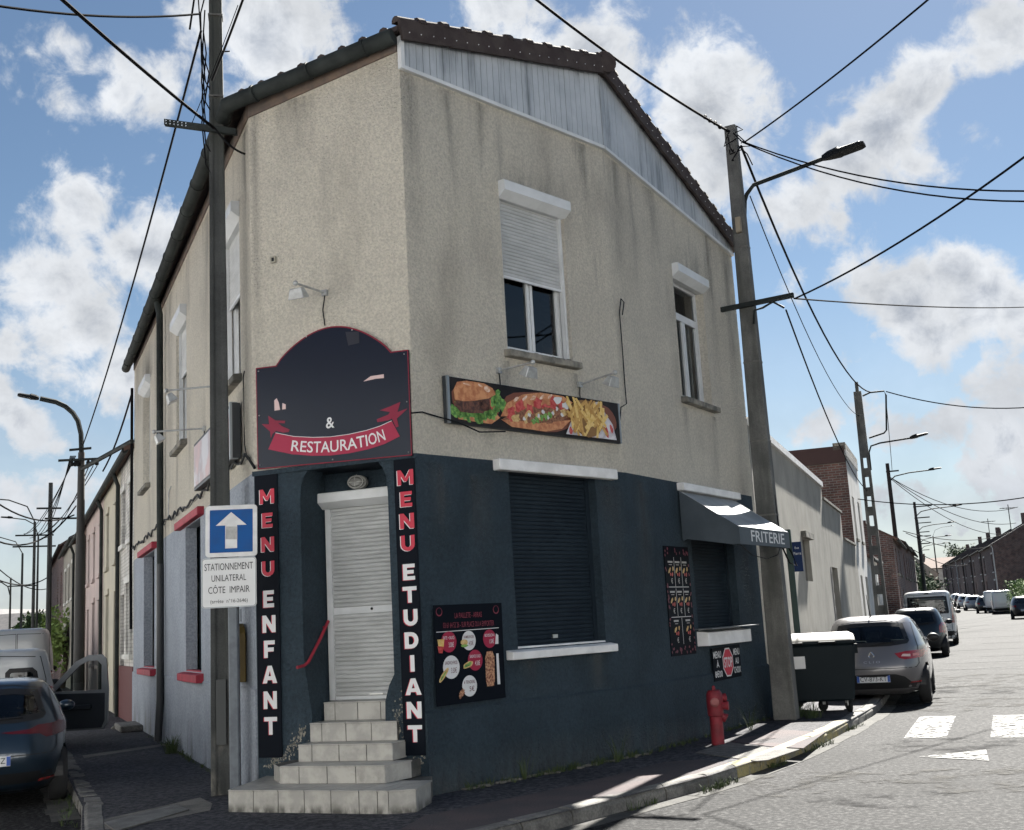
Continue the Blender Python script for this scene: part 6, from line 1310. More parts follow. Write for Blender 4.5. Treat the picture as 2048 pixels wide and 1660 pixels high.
wg = thing('garden_wall', 'white garden wall and gate pier between the low houses', 'wall', AN.P(30.4, 0, 0)); q = MB(); AN.box(q, 29.6, 31.4, -.1, 2.1, -.2, 0); q.build('wall', m_white_r, wg); q = MB(); AN.box(q, 29.55, 31.45, 2.1, 2.18, -.24, .04); q.build('coping', m_whitep, wg)
# terrace across the street on the right, far
n0, n1 = at(2004, 1226, 112), at(1893, 1207, 215); n0.z = n1.z = 0
azt = math.degrees(math.atan2(n0.x - n1.x, n0.y - n1.y)); FT = Face(n1, azt); LT_ = (n0 - n1).length
k = 7
for i in range(k):
    a, b = LT_ * i / k, LT_ * (i + 1) / k - .05; zb = gz(*FT.P((a + b) / 2, 0).xy) - .1
    house(['far dark brick terrace house, ' + s_ for s_ in ('the last before the bend', 'second from the bend', 'third from the bend', 'in the middle of the row', 'third from the hedge', 'second from the hedge', 'nearest the hedge')][i], FT, a, b, 9, zb + 6.0, zb + 8.4, m_redbr, m_slate, [(a + 2, a + 3.2, zb + 3.6, zb + 5.2), (b - 3.4, b - 2.2, zb + 3.6, zb + 5.2), (b - 3.4, b - 2.2, zb + 1, zb + 2.8)], [(a + 2.0, a + 3.1, zb + .1, zb + 2.9)], None, True, lintel=m_white_r, group='far brick terrace', pipe=b - .3, z0=zb)
e0 = at(1900, 1192, 232); FE = Face(Vector((e0.x, e0.y, 0)), 100)
ze = gz(e0.x, e0.y)
house('cream house with plain gable closing the end of the right street', FE, -3.5, 4.5, 11, ze + 5.6, ze + 7.6, m_white_r, m_oldtile, [(2.5, 3.3, ze + .6, ze + 2)], [], None, group='far houses', z0=ze)
FE2 = Face(FE.P(-3.6, 0, 2), 10)
house('cream gabled house beside the end of the right street', FE2, -9, 0, 7, ze + 4.4, ze + 7.4, m_cream, m_oldtile, [], [], None, group='far houses', z0=ze, chim=False)

# ------------------------------------------------------------------ trees, hedge, weeds
m_bark = M('bark', (.07, .055, .04), .95)
m_leafd = M('dark_leaves', (.03, .06, .02), .7, col2=(.06, .1, .03), vscale=1.2); m_leafl = M('fresh_leaves', (.10, .17, .04), .6, col2=(.17, .24, .07), vscale=1.5)
def tree(lab, base, h, rx, rz, n, mat, seed, leaf=.2, trunk=.16, group='street trees'):
    rd = random.Random(seed); t_ = thing('tree', lab, 'tree', base, group=group); base = Vector(base)
    q = MB(); top = base + Vector((rd.uniform(-.2, .2), 0, h - rz * .9)); q.tube([base - Vector((0, 0, .2)), base.lerp(top, .5) + Vector((rd.uniform(-.1, .1), 0, 0)), top], [trunk, trunk * .75, trunk * .45], 8)
    cen = base + Vector((0, 0, h - rz)); cl = []
    for i in range(16):
        d_ = Vector((rd.gauss(0, 1), rd.gauss(0, 1), rd.gauss(0, .8))).normalized(); k_ = rd.uniform(.35, .85); c_ = cen + Vector((d_.x * rx * k_, d_.y * rx * k_, d_.z * rz * k_)); cl.append((c_, rd.uniform(.28, .5)))
        q.tube([top.lerp(base, rd.uniform(0, .3)), (top + c_) / 2 + Vector((0, 0, .1)), c_], [trunk * .35, trunk * .2, .015], 5)
    q.build('trunk', m_bark, t_)
    q = MB()
    for i in range(n):
        c_, r_ = rd.choice(cl); d_ = Vector((rd.gauss(0, 1), rd.gauss(0, 1), rd.gauss(0, 1))).normalized() * (rd.random() ** .5)
        p = c_ + Vector((d_.x * rx * r_, d_.y * rx * r_, d_.z * rz * r_)); a = Vector((rd.gauss(0, 1), rd.gauss(0, 1), rd.gauss(0, 1))).normalized(); b = a.orthogonal().normalized(); s_ = leaf * rd.uniform(.6, 1.3)
        q.quad(p - a * s_ * .5, p + b * s_ * .3, p + a * s_ * .5, p - b * s_ * .3)
    q.build('crown', mat, t_)
lt = at(85, 1310, 75); tree('dark bushy tree at the far end of the left street', (lt.x, lt.y, 0), 4.6, 2.1, 2.0, 2600, m_leafd, 1, .3)
lt2 = at(122, 1318, 52); tree('fresh green tree leaning out in front of the left terrace', (lt2.x, lt2.y, 0), 3.6, 1.1, 1.6, 1600, M('pale_leaves', (.16, .24, .06), .6, col2=(.24, .32, .1), vscale=1.5), 2, .2)
rt = at(1830, 1215, 110); tree('dark tree on the left side of the far right street', (rt.x, rt.y, .4), 5.5, 2.0, 2.3, 2200, m_leafd, 3, .3)
rt2 = at(1938, 1205, 250); tree('round tree showing above the far roofs', (rt2.x, rt2.y, 2), 11, 4.2, 4.2, 2600, m_leafd, 4, .6)
rt3 = at(1850, 1212, 150); tree('lower dark tree beside the end house', (rt3.x, rt3.y, .8), 5, 2.6, 2.2, 1800, m_leafd, 5, .35)
hb = at(2062, 1222, 100); hd = thing('hedge', 'clipped green hedge at the right edge of the far street', 'hedge', (hb.x, hb.y, gz(hb.x, hb.y)))
q = MB(); rd = random.Random(8); hz = gz(hb.x, hb.y)
for i in range(4500):
    p = Vector((hb.x + rd.uniform(-.9, 3.5), hb.y + rd.uniform(-1.2, 2.5), hz + rd.random() ** .8 * 2.6 + rd.uniform(-.1, .1))); a = Vector((rd.gauss(0, 1), rd.gauss(0, 1), rd.gauss(0, 1))).normalized(); b = a.orthogonal().normalized(); s_ = .2
    q.quad(p - a * s_ * .5, p + b * s_ * .3, p + a * s_ * .5, p - b * s_ * .3)
q.build('foliage', m_leafl, hd)
m_grass = M('weed_green', (.03, .05, .016), .8, col2=(.055, .075, .026), vscale=6)
q = MB(); rd = random.Random(17)
def tuft(p, h, n, sp):
    for _ in range(n):
        a = rd.uniform(0, 6.283); o_ = Vector((math.cos(a), math.sin(a), 0)); b = p + o_ * rd.uniform(0, sp); l = h * rd.uniform(.5, 1.2); w_ = Vector((-o_.y, o_.x, 0)) * .004
        t1 = b + Vector((0, 0, l * .6)) + o_ * l * .25; t2 = b + Vector((0, 0, l * .9)) + o_ * l * .6
        q.add([b - w_, b + w_, t1 + w_ * .8, t1 - w_ * .8, t2], [(0, 1, 2, 3), (3, 2, 4)])
for i in range(95):
    u = rd.uniform(.35, 3.4); tuft(R1.P(u, PAV, .05 + abs(rd.gauss(0, .05))), rd.uniform(.03, .11), 7, .03)
for i in range(70):
    u = rd.uniform(0, 4.2); tuft(R2.P(u, PAV, .05 + abs(rd.gauss(0, .04))), rd.uniform(.02, .08), 6, .03)
for i in range(60): tuft(LF.P(-rd.uniform(.2, 9), PAV, .04 + abs(rd.gauss(0, .04))), rd.uniform(.03, .1), 6, .03)
for i in range(26): tuft(LF.P(-5.6 + rd.gauss(0, .12), PAV, .1 + abs(rd.gauss(0, .05))), rd.uniform(.15, .3), 8, .05)
for c_, n_, s_ in ((Vector((1.75, 11.62, 0)), 26, .25), (Vector((.95, 10.75, 0)), 8, .2), (Vector((2.6, 12.95, 0)), 10, .2), (Vector((4.3, 16.2, 0)), 20, .35), (Vector((3.3, 14.2, 0)), 12, .4)):
    t_ = Vector((.56, .83, 0)); 
    for i in range(n_): tuft(c_ + t_ * rd.gauss(0, s_) + Vector((.83, -.56, 0)) * rd.uniform(.03, .1), rd.uniform(.03, .1), 7, .04)
for i in range(60): tuft(LF.P(-rd.uniform(0, 8), .0, 1.62 + rd.uniform(.03, .2)), rd.uniform(.03, .1), 6, .05)
for i in range(30): tuft(PR + Vector((rd.uniform(.25, .5), rd.uniform(-.1, .5), 0)), rd.uniform(.1, .25), 6, .06)
for p in ((R1.P(2.62, PAV, .2), .35), (R2.P(2.5, PAV, .35), .35), (R1.P(1.2, PAV, .12), .3)): tuft(p[0], p[1], 12, .05)
wd = q.build('weeds', m_grass, None); setp(wd, 'straggly weeds and grass along the wall foot and kerb', 'weeds', kind='stuff')
# loose stones and rubble along the wall foot
q = MB()
for i in range(60):
    u = rd.uniform(.4, 3.3); p = R1.P(u, PAV + .01, .06 + abs(rd.gauss(0, .04))); q.ball(p, (rd.uniform(.015, .05), rd.uniform(.01, .03), rd.uniform(.006, .018)), 6, 4)
for i in range(14):
    p = LF.P(-12.2 + rd.gauss(0, .3), PAV + .02, .25 + rd.gauss(0, .1)); q.ball(p, (rd.uniform(.03, .09), rd.uniform(.03, .07), rd.uniform(.02, .05)), 6, 4)
rb2 = q.build('rubble', m_conc, None); setp(rb2, 'small stones and crumbled mortar at the wall foot', 'rubble', kind='stuff')
ds = thing('door_step', 'rough stone step at the foot of the grey left wall', 'step', LF.P(-11.2, PAV, .25)); q = MB(); LF.box(q, -11.9, -10.6, PAV, PAV + .12, .02, .42); q.build('slab', m_stone, ds, bevel=.02)

# ------------------------------------------------------------------ vehicles
def crom(secs, m):
    n = len(secs); out = []
    for j in range(m):
        t_ = j / (m - 1) * (n - 1); i = min(int(t_), n - 2); f = t_ - i
        p0, p1, p2, p3 = secs[max(i - 1, 0)], secs[i], secs[i + 1], secs[min(i + 2, n - 1)]
        out.append([.5 * (2 * b + (c - a) * f + (2 * a - 5 * b + 4 * c - d) * f * f + (3 * b - a - 3 * c + d) * f ** 3) for a, b, c, d in zip(p0, p1, p2, p3)])
    return out
def inside(poly, x, y):
    r_ = False; n = len(poly); j = n - 1
    for i in range(n):
        xi, yi = poly[i]; xj, yj = poly[j]
        if (yi > y) != (yj > y) and x < (xj - xi) * (y - yi) / (yj - yi) + xi: r_ = not r_
        j = i
    return r_
def inset(poly, w):
    n = len(poly); area = sum(poly[i][0] * poly[(i + 1) % n][1] - poly[(i + 1) % n][0] * poly[i][1] for i in range(n)); sg_ = 1 if area > 0 else -1; out = []
    for i in range(n):
        a, b, c = Vector(poly[i - 1]), Vector(poly[i]), Vector(poly[(i + 1) % n]); t1, t2 = (b - a).normalized(), (c - b).normalized()
        n1, n2 = Vector((-t1.y, t1.x)) * sg_, Vector((-t2.y, t2.x)) * sg_; m_ = (n1 + n2); m_ = m_.normalized() if m_.length > 1e-5 else n1
        k_ = w / max(.45, m_.dot(n1)); out.append(tuple(b + m_ * k_))
    return out
def dense(poly, mx=.1):
    out = []
    for i in range(len(poly)):
        a, b = Vector(poly[i]), Vector(poly[(i + 1) % len(poly)]); k_ = max(1, int((b - a).length / mx))
        out += [tuple(a.lerp(b, j / k_)) for j in range(k_)]
    return out
AX = {'rear': (lambda a, b: ((a, -12, b), (0, 1, 0))), 'front': (lambda a, b: ((a, 12, b), (0, -1, 0))), 'right': (lambda a, b: ((12, a, b), (-1, 0, 0))), 'left': (lambda a, b: ((-12, a, b), (1, 0, 0)))}
class Car:
    def __init__(s, name, lab, cat, loc, az, secs, paint, group='parked vehicles', N=150, M_=56, expo=4.2, taper=.10, sc=1.0):
        s.root = thing(name, lab, cat, loc, group=group, rotz=-R(az)); ORG[s.root.name] = Vector((0, 0, 0)); s.root.scale = (sc, sc, sc)
        rings = crom(secs, M_); vs = []; fs = []
        for z, yf, yr, hw in rings:
            cy_, hy = (yf + yr) / 2, (yf - yr) / 2
            for k in range(N):
                a = 2 * math.pi * k / N; c_, s_ = math.cos(a), math.sin(a)
                x = hw * math.copysign(abs(c_) ** (2 / expo), c_); yy = math.copysign(abs(s_) ** (2 / expo), s_)
                vs.append((x * (1 - taper * abs(yy) ** 4), cy_ + hy * yy, z))
        for i in range(len(rings) - 1):
            for k in range(N):
                k2 = (k + 1) % N; fs.append((i * N + k, i * N + k2, (i + 1) * N + k2, (i + 1) * N + k))
        fs += [tuple(range(N))[::-1], tuple(range((len(rings) - 1) * N, len(rings) * N))]
        s.vs, s.fs, s.paint = vs, fs, paint; s.bvh = BVHTree.FromPolygons(vs, fs); s.cuts = []
    def hit(s, ax_, a, b, off):
        o_, d_ = AX[ax_](a, b); h, n_, i, _ = s.bvh.ray_cast(Vector(o_), Vector(d_))
        if h is None:
            h, n_, i, _ = s.bvh.find_nearest(Vector(o_) + Vector(d_) * 11.2)
        if n_.dot(Vector(d_)) > 0: n_ = -n_
        return h + n_ * off
    def patch(s, name, ax_, poly, mat, off=.004, parent=None, maxe=.12):
        bm = bmesh.new(); bm.faces.new([bm.verts.new((a, b, 0)) for a, b in dense(poly, maxe)])
        bmesh.ops.triangulate(bm, faces=bm.faces)
        for _ in range(4):
            es = [e for e in bm.edges if e.calc_length() > maxe * 1.3]
            if not es: break
            bmesh.ops.subdivide_edges(bm, edges=es, cuts=1); bmesh.ops.triangulate(bm, faces=bm.faces)
        q = MB(); bm.verts.ensure_lookup_table(); q.v = [tuple(s.hit(ax_, v.co.x, v.co.y, off)) for v in bm.verts]; q.f = [tuple(v.index for v in f.verts) for f in bm.faces]
        bm.free(); o_ = q.build(name, mat, parent or s.root, smooth=True); return o_
    def rim(s, name, ax_, poly, w, mat, off=.005, parent=None):
        a = dense(poly, .08); b = inset(poly, w); bd = []
        for i in range(len(poly)):
            p, q_ = Vector(poly[i]), Vector(poly[(i + 1) % len(poly)]); k_ = max(1, int((q_ - p).length / .08)); p2, q2 = Vector(b[i]), Vector(b[(i + 1) % len(b)]); bd += [tuple(p2.lerp(q2, j / k_)) for j in range(k_)]
        q = MB(); n = len(a); q.v = [tuple(s.hit(ax_, x, y, off)) for x, y in a + bd]; q.f = [(i, (i + 1) % n, (i + 1) % n + n, i + n) for i in range(n)]
        return q.build(name, mat, parent or s.root, smooth=True)
    def window(s, name, ax_, poly, clear=True, rimw=.065, mat=None):
        g = s.patch(name, ax_, poly, mat or (m_cglass if clear else m_cdark), .003)
        if clear: s.cuts.append((ax_, inset(poly, .03))); s.rim('window_surround', ax_, poly, rimw, m_trim, .005, g)
        return g
    def arch(s, y, r_, side): s.cuts.append((side, [(y + r_ * math.cos(2 * math.pi * k / 24), s.wz + r_ * math.sin(2 * math.pi * k / 24)) for k in range(24)]))
    def wheels(s, yf, yr, r_, track, w=.2, rim=None, detail=True):
        s.wz = r_
        for y in (yf, yr):
            for sd in (-1, 1):
                if detail:
                    s.arch(y, r_ + .055, 'right' if sd > 0 else 'left')
                    q = MB(); R_ = r_ + .05; seg = 20     # wheel well liner
                    vs = [(sd * x, y + R_ * math.cos(math.pi * k / seg), r_ + R_ * math.sin(math.pi * k / seg)) for x in (track - .28, track + .045) for k in range(seg + 1)]
                    q.add(vs, [(k, k + 1, k + seg + 2, k + seg + 1) for k in range(seg)]); q.add([(sd * (track - .28), y + R_ * math.cos(math.pi * k / seg), r_ + R_ * math.sin(math.pi * k / seg)) for k in range(seg + 1)], [tuple(range(seg + 1))]); q.build('wheel_well', m_trim, s.root)
                q = MB(); h = w / 2
                q.lathe((sd * track, y, r_), [(r_ * .6, -h), (r_ * .93, -h), (r_, -h * .7), (r_, h * .7), (r_ * .93, h), (r_ * .66, h), (r_ * .64, h * .8)], 28, (sd, 0, 0)); wh = q.build('wheel', m_tyre, s.root, smooth=True)
                q = MB(); q.lathe((sd * track, y, r_), [(r_ * .64, h * .55), (r_ * .6, h * .75), (r_ * .2, h * .6), (r_ * .14, h * .85), (.01, h * .86)], 24, (sd, 0, 0)); rm = q.build('rim', m_rimd, wh, smooth=True)
                if detail:
                    q = MB(); X_ = sd * (track + h * .72)
                    for k in range(6):
                        a = k * math.pi / 3 + .2; c_, s_ = math.cos(a), math.sin(a); t_ = (-s_, c_)
                        q.hexa([Vector((X_ + dx, y + c_ * rr + t_[0] * ww, r_ + s_ * rr + t_[1] * ww)) for dx in (-.012, .012) for rr, ww in ((r_ * .14, -.03), (r_ * .62, -.02), (r_ * .62, .02), (r_ * .14, .03))])
                    q.build('spokes', m_alloy, rm)
    def finish(s, smooth=True):
        keep = []
        for f in s.fs:
            cx_ = sum(s.vs[i][0] for i in f) / len(f); cy_ = sum(s.vs[i][1] for i in f) / len(f); cz_ = sum(s.vs[i][2] for i in f) / len(f); ok = True
            if len(f) == 4:
                a, b, c = (Vector(s.vs[f[i]]) for i in (0, 1, 3)); nn = (b - a).cross(c - a); 
                for ax_, poly in s.cuts:
                    if ax_ == 'rear' and cy_ < 0 and nn.y < -abs(nn.x) * .35 and inside(poly, cx_, cz_): ok = False
                    if ax_ == 'front' and cy_ > 0 and nn.y > abs(nn.x) * .3 and inside(poly, cx_, cz_): ok = False
                    if ax_ == 'right' and cx_ > 0 and nn.x > abs(nn.y) * .3 and inside(poly, cy_, cz_): ok = False
                    if ax_ == 'left' and cx_ < 0 and -nn.x > abs(nn.y) * .3 and inside(poly, cy_, cz_): ok = False
            if ok: keep.append(f)
        q = MB(); q.v = s.vs; q.f = keep; s.body = q.build('body', s.paint, s.root, smooth=True); 
        return s
    def box(s, name, c, size, mat, parent=None, bevel=.0):
        q = MB(); q.box(c, size); return q.build(name, mat, parent or s.root, bevel=bevel)
    def seats(s, y_f, y_r, z, w, hr=.62):
        for nm, y, xs in (('front_seat', y_f, (-w * .5, w * .5)), ('rear_seat', y_r, (-w * .62, 0, w * .62))):
            for x in xs:
                q = MB(); ww = .23 if nm == 'front_seat' else .2
                q.hexa([Vector((x + a * ww, y + b, z + c)) for c, b0 in ((0, 0), (.5, -.12)) for a, b in ((-1, b0 - .06), (1, b0 - .06), (1, b0 + .06), (-1, b0 + .06))]); q.hexa([Vector((x + a * .12, y + b, z + c)) for c in (.54, .7) for a, b in ((-1, -.2), (1, -.2), (1, -.1), (-1, -.1))]); q.build(nm, m_seat, s.root, bevel=.02)
    def mirror(s, y, z, x, mat):
        for sd in (-1, 1):
            q = MB(); q.ball((sd * (x + .09), y, z), (.11, .06, .075), 12, 8); q.tube([(sd * (x - .03), y + .05, z - .04), (sd * (x + .06), y + .02, z - .03)], .022, 6); mr_ = q.build('mirror', mat, s.root, smooth=True)
    def plate(s, y, z, text, wid=.52, h=.11, x0=0.0, tilt_=0.0):
        q = MB(); q.box((x0, y, z), (wid, .012, h)); pl2 = q.build('number_plate', m_wpr, s.root)
        if text:
            q = MB(); lettering(q, lambda u, v: Vector((x0 + u, y - .0075, z + v)), -wid * .40, wid * .40, -h * .33, h * .33, text, .0); q.build('lettering', M('sign_black', (.02, .02, .022)), pl2)
            for sd in (-1, 1): q = MB(); q.quad(*[Vector((x0 + sd * wid * .46 + a, y - .0072, z + b)) for a, b in ((-.02, -h * .46), (.02, -h * .46), (.02, h * .46), (-.02, h * .46))]); q.build('plate_band', M('plate_blue', (.03, .09, .35), .4), pl2)
m_cglass = glass('car_glass', (.42, .47, .46)); m_cdark = M('tinted_car_glass', (.015, .018, .02), .06, spec=.6); m_trim = M('black_trim', (.012, .012, .013), .5); m_tyre = M('tyre_rubber', (.018, .018, .019), .8); m_rimd = M('wheel_dark', (.06, .06, .065), .4, metal=.5); m_alloy = M('alloy_silver', (.4, .4, .41), .3, metal=.9); m_seat = M('dark_seat_fabric', (.025, .027, .03), .9)
m_tail = M('tail_lamp_red', (.28, .012, .016), .15, spec=.6, coat=.5); m_tailw = M('tail_lamp_clear', (.6, .45, .42), .15); m_chrome = M('chrome', (.75, .75, .75), .12, metal=1.0)
def paintm(name, col, metal=.5, rough=.32, coat=.9): return M(name, col, rough, metal=metal, coat=coat, spec=.5)
def sec_hatch(L, W, H, tail=0.0, hood=.72):
    h, w = L / 2, W / 2
    return [(.17, h * .86, -h * .86, w * .82), (.26, h * .95, -h * .945, w * .94), (.42, h * .995, -h * .985, w * .985), (.58, h * .99, -h, w), (.72, h * .945, -h * .985, w * 1.0), (.84, h * .80, -h * .96, w * .99), (.93, h * .58, -h * .935, w * .975), (.99, h * .46, -h * .915, w * .945), (H * .76, h * .34, -h * .875, w * .90), (H * .86, h * .19, -h * .81, w * .82), (H * .94, h * .04, -h * .745, w * .735), (H * .98, -h * .09, -h * .68, w * .645), (H, -h * .22, -h * .56, w * .47)]
def hatch(name, lab, loc, az, L, W, H, paint, plate_t, seats=True, sc=1.0, style='clio', N=150):
    c = Car(name, lab, 'car', loc, az, sec_hatch(L, W, H), paint, sc=sc, N=N)
    h, w = L / 2, W / 2
    rw = [(-w * .66, .985), (-w * .35, .955), (w * .35, .955), (w * .66, .985), (w * .70, 1.03), (w * .60, H * .905), (w * .3, H * .925), (-w * .3, H * .925), (-w * .60, H * .905), (-w * .70, 1.03)]
    g = c.window('rear_window', 'rear', rw)
    q = MB(); q.tube([c.hit('rear', 0, .975, .012), c.hit('rear', w * .2, 1.0, .016), c.hit('rear', w * .42, 1.005, .016)], .008, 6); q.build('wiper', m_trim, g)
    c.window('windscreen', 'front', [(-w * .78, .99), (w * .78, .99), (w * .6, H * .93), (-w * .6, H * .93)])
    for sd in ('right', 'left'):
        c.window('side_window', sd, [(-h * .30, 1.0), (h * .02 - .25, .985), (h * .02 - .27, H * .925), (-h * .42, H * .905), (-h * .50, 1.1)], rimw=.05)
        c.window('side_window', sd, [(-.18, .985), (h * .40, .985), (h * .12, H * .89), (-.19, H * .93)], rimw=.05)
    c.wheels(h * .63, -h * .615, .305, w - .115)
    if seats: c.seats(.15, -h * .42, .5, w)
    c.mirror(h * .34, 1.0, w * .97, m_trim if style != 'meg' else paint)
    # seams, bumper, lamps
    zl = .585
    if style == 'clio':
        for sd in (-1, 1):
            lp = [(sd * a, b) for a, b in ((w * .42, .835), (w * .62, .865), (w * .985, .875), (w * .97, .80), (w * .9, .75), (w * .6, .735), (w * .5, .76))]
            tl_ = c.patch('tail_lamp', 'rear', lp, m_tail, .008, maxe=.06)
            c.patch('reversing_lens', 'rear', [(sd * a, b) for a, b in ((w * .53, .785), (w * .69, .775), (w * .69, .815), (w * .56, .82))], m_tailw, .012, tl_, .06); c.patch('lamp_core', 'rear', [(sd * a, b) for a, b in ((w * .73, .78), (w * .84, .785), (w * .84, .83), (w * .73, .82))], M('tail_lamp_amber', (.55, .2, .18), .2), .012, tl_, .06)
            c.patch('reflector', 'rear', [(sd * a, b) for a, b in ((w * .64, .365), (w * .86, .365), (w * .87, .385), (w * .66, .382))], m_tail, .014)
        c.patch('rear_diffuser', 'rear', [(-w * .84, .285), (w * .84, .285), (w * .84, .36), (w * .66, .385), (w * .56, .47), (w * .4, .515), (-w * .4, .515), (-w * .56, .47), (-w * .66, .385), (-w * .84, .36)], m_trim, .008)
        q = MB(); y0 = c.hit('rear', 0, .83, .012).y
        for a, b in (((0, .055), (.036, 0)), ((.036, 0), (0, -.055)), ((0, -.055), (-.036, 0)), ((-.036, 0), (0, .055))):
            q.tube([(a[0] * 1.25, y0, .815 + a[1] * 1.15), (b[0] * 1.25, y0, .815 + b[1] * 1.15)], .010, 6)
        q.build('badge', m_chrome, c.root)
        q = MB(); lettering(q, lambda u, v: c.hit('rear', u, v, .006), -.13, .13, .695, .73, 'C L I O', .01); q.build('lettering', M('dull_chrome', (.4, .39, .4), .35, metal=.6), c.root)
        c.plate(c.hit('rear', 0, .44, .006).y - .004, .445, plate_t)
    elif style == 'meg':
        for sd in (-1, 1):
            c.patch('tail_lamp', 'rear', [(sd * a, b) for a, b in ((w * .16, .86), (w * .5, .875), (w * .6, .915), (w * .99, .93), (w * .985, .80), (w * .7, .775), (w * .62, .82), (w * .3, .84))], M('smoked_tail_lamp', (.09, .008, .012), .15, spec=.6), .008, maxe=.06)
            c.patch('reflector', 'rear', [(sd * a, b) for a, b in ((w * .6, .30), (w * .86, .31), (w * .88, .335), (w * .62, .33))], m_tail, .012)
        c.patch('rear_diffuser', 'rear', [(-w * .9, .2), (w * .9, .2), (w * .9, .4), (w * .6, .42), (-w * .6, .42), (-w * .9, .4)], m_trim, .008); c.plate(c.hit('rear', 0, .5, .012).y, .56, plate_t)
    else:
        for sd in (-1, 1): c.patch('tail_lamp', 'rear', [(sd * a, b) for a, b in ((w * .74, .72), (w * .98, .70), (w * .97, 1.0), (w * .82, 1.0), (w * .74, .9))], m_tail, .008, maxe=.06)
        q = MB(); lettering(q, lambda u, v: c.hit('rear', u, v, .006), w * .42, w * .56, .70, .74, 'C1', .02); q.build('lettering', m_chrome, c.root); c.plate(c.hit('rear', 0, .5, .012).y, .55, None); c.patch('rear_bumper', 'rear', [(-w * .95, .2), (w * .95, .2), (w * .95, .44), (-w * .95, .44)], m_trim, .006)
    c.rim('hatch_seam', 'rear', [(-w * .78, .60), (w * .78, .60), (w * .84, .66), (w * .84, .93), (w * .74, H * .91), (w * .3, H * .955), (-w * .3, H * .955), (-w * .74, H * .91), (-w * .84, .93), (-w * .84, .66)], .012, m_trim, .003)
    for sd in ('right', 'left'):
        c.rim('door_seam', sd, [(-.22, .32), (h * .47, .32), (h * .50, .6), (h * .44, .95), (-.22, .95)], .010, m_trim, .003); c.rim('door_seam', sd, [(-h * .42, .5), (-h * .34, .32), (-.24, .32), (-.24, .95), (-h * .38, .95)], .010, m_trim, .003)
        x_ = c.hit(sd, -.35, .86, .02); q = MB(); q.box(x_, (.025, .17, .03)); q.build('door_handle', c.paint, c.root, bevel=.008); x_ = c.hit(sd, -h * .40, .86, .02)
    q = MB(); q.tube([(0, -h * .55, H - .01), (0, -h * .62, H + .03), (0, -h * .8, H + .36)], [.02, .012, .004], 6); q.build('antenna', m_trim, c.root)
    c.finish(); return c
def fwd(az): return az_dir(az)
def right_of(az): f = az_dir(az); return Vector((f.y, -f.x, 0))
# grey hatchback half on the pavement
azs = 20.5
cl = Vector((6.62, 19.75, 0)) - right_of(azs) * .75 + fwd(azs) * 1.26; cl.z = .02
hatch('hatchback_car', 'grey-brown hatchback parked half on the pavement behind the wheelie bin', cl, azs, 4.06, 1.73, 1.45, paintm('taupe_metallic', (.17, .162, .165), .5), 'CV-873-KT')
c1w = onz(1892, 1313, .03); cc = c1w - right_of(azs) * .7 + fwd(azs) * 1.1; cc.z = .03
hatch('small_car', 'small black hatchback parked between the grey hatchback and the white van', cc, azs, 3.44, 1.63, 1.47, paintm('black_metallic', (.012, .016, .018), .3), None, style='c1')
mw = Vector((-5.33, 13.5, 0)); mc = mw - right_of(-23.9) * .78 + fwd(-23.9) * 1.3
hatch('hatchback_car', 'dark blue-grey hatchback parked behind the small grey van with the open door', mc, -23.9, 4.3, 1.8, 1.44, paintm('blue_grey_metallic', (.014, .028, .045), .4), 'GA-410-QZ', style='meg', sc=.95)
def sec_van(L, W, H, bonnet=.95, front=.35):
    h, w = L / 2, W / 2
    return [(.2, h * .9, -h * .96, w * .9), (.3, h * .98, -h * .985, w * .97), (.5, h, -h, w * .99), (.8, h * .985, -h, w), (bonnet, h * .90, -h, w), (bonnet + .14, h * .70, -h * .995, w * .99), (bonnet + .24, h * .60, -h * .99, w * .975), (H * .72, h * .48, -h * .985, w * .95), (H * .85, h * .36, -h * .98, w * .90), (H * .94, h * .26, -h * .97, w * .86), (H * .985, h * .16, -h * .95, w * .79), (H, h * .02, -h * .9, w * .66)]
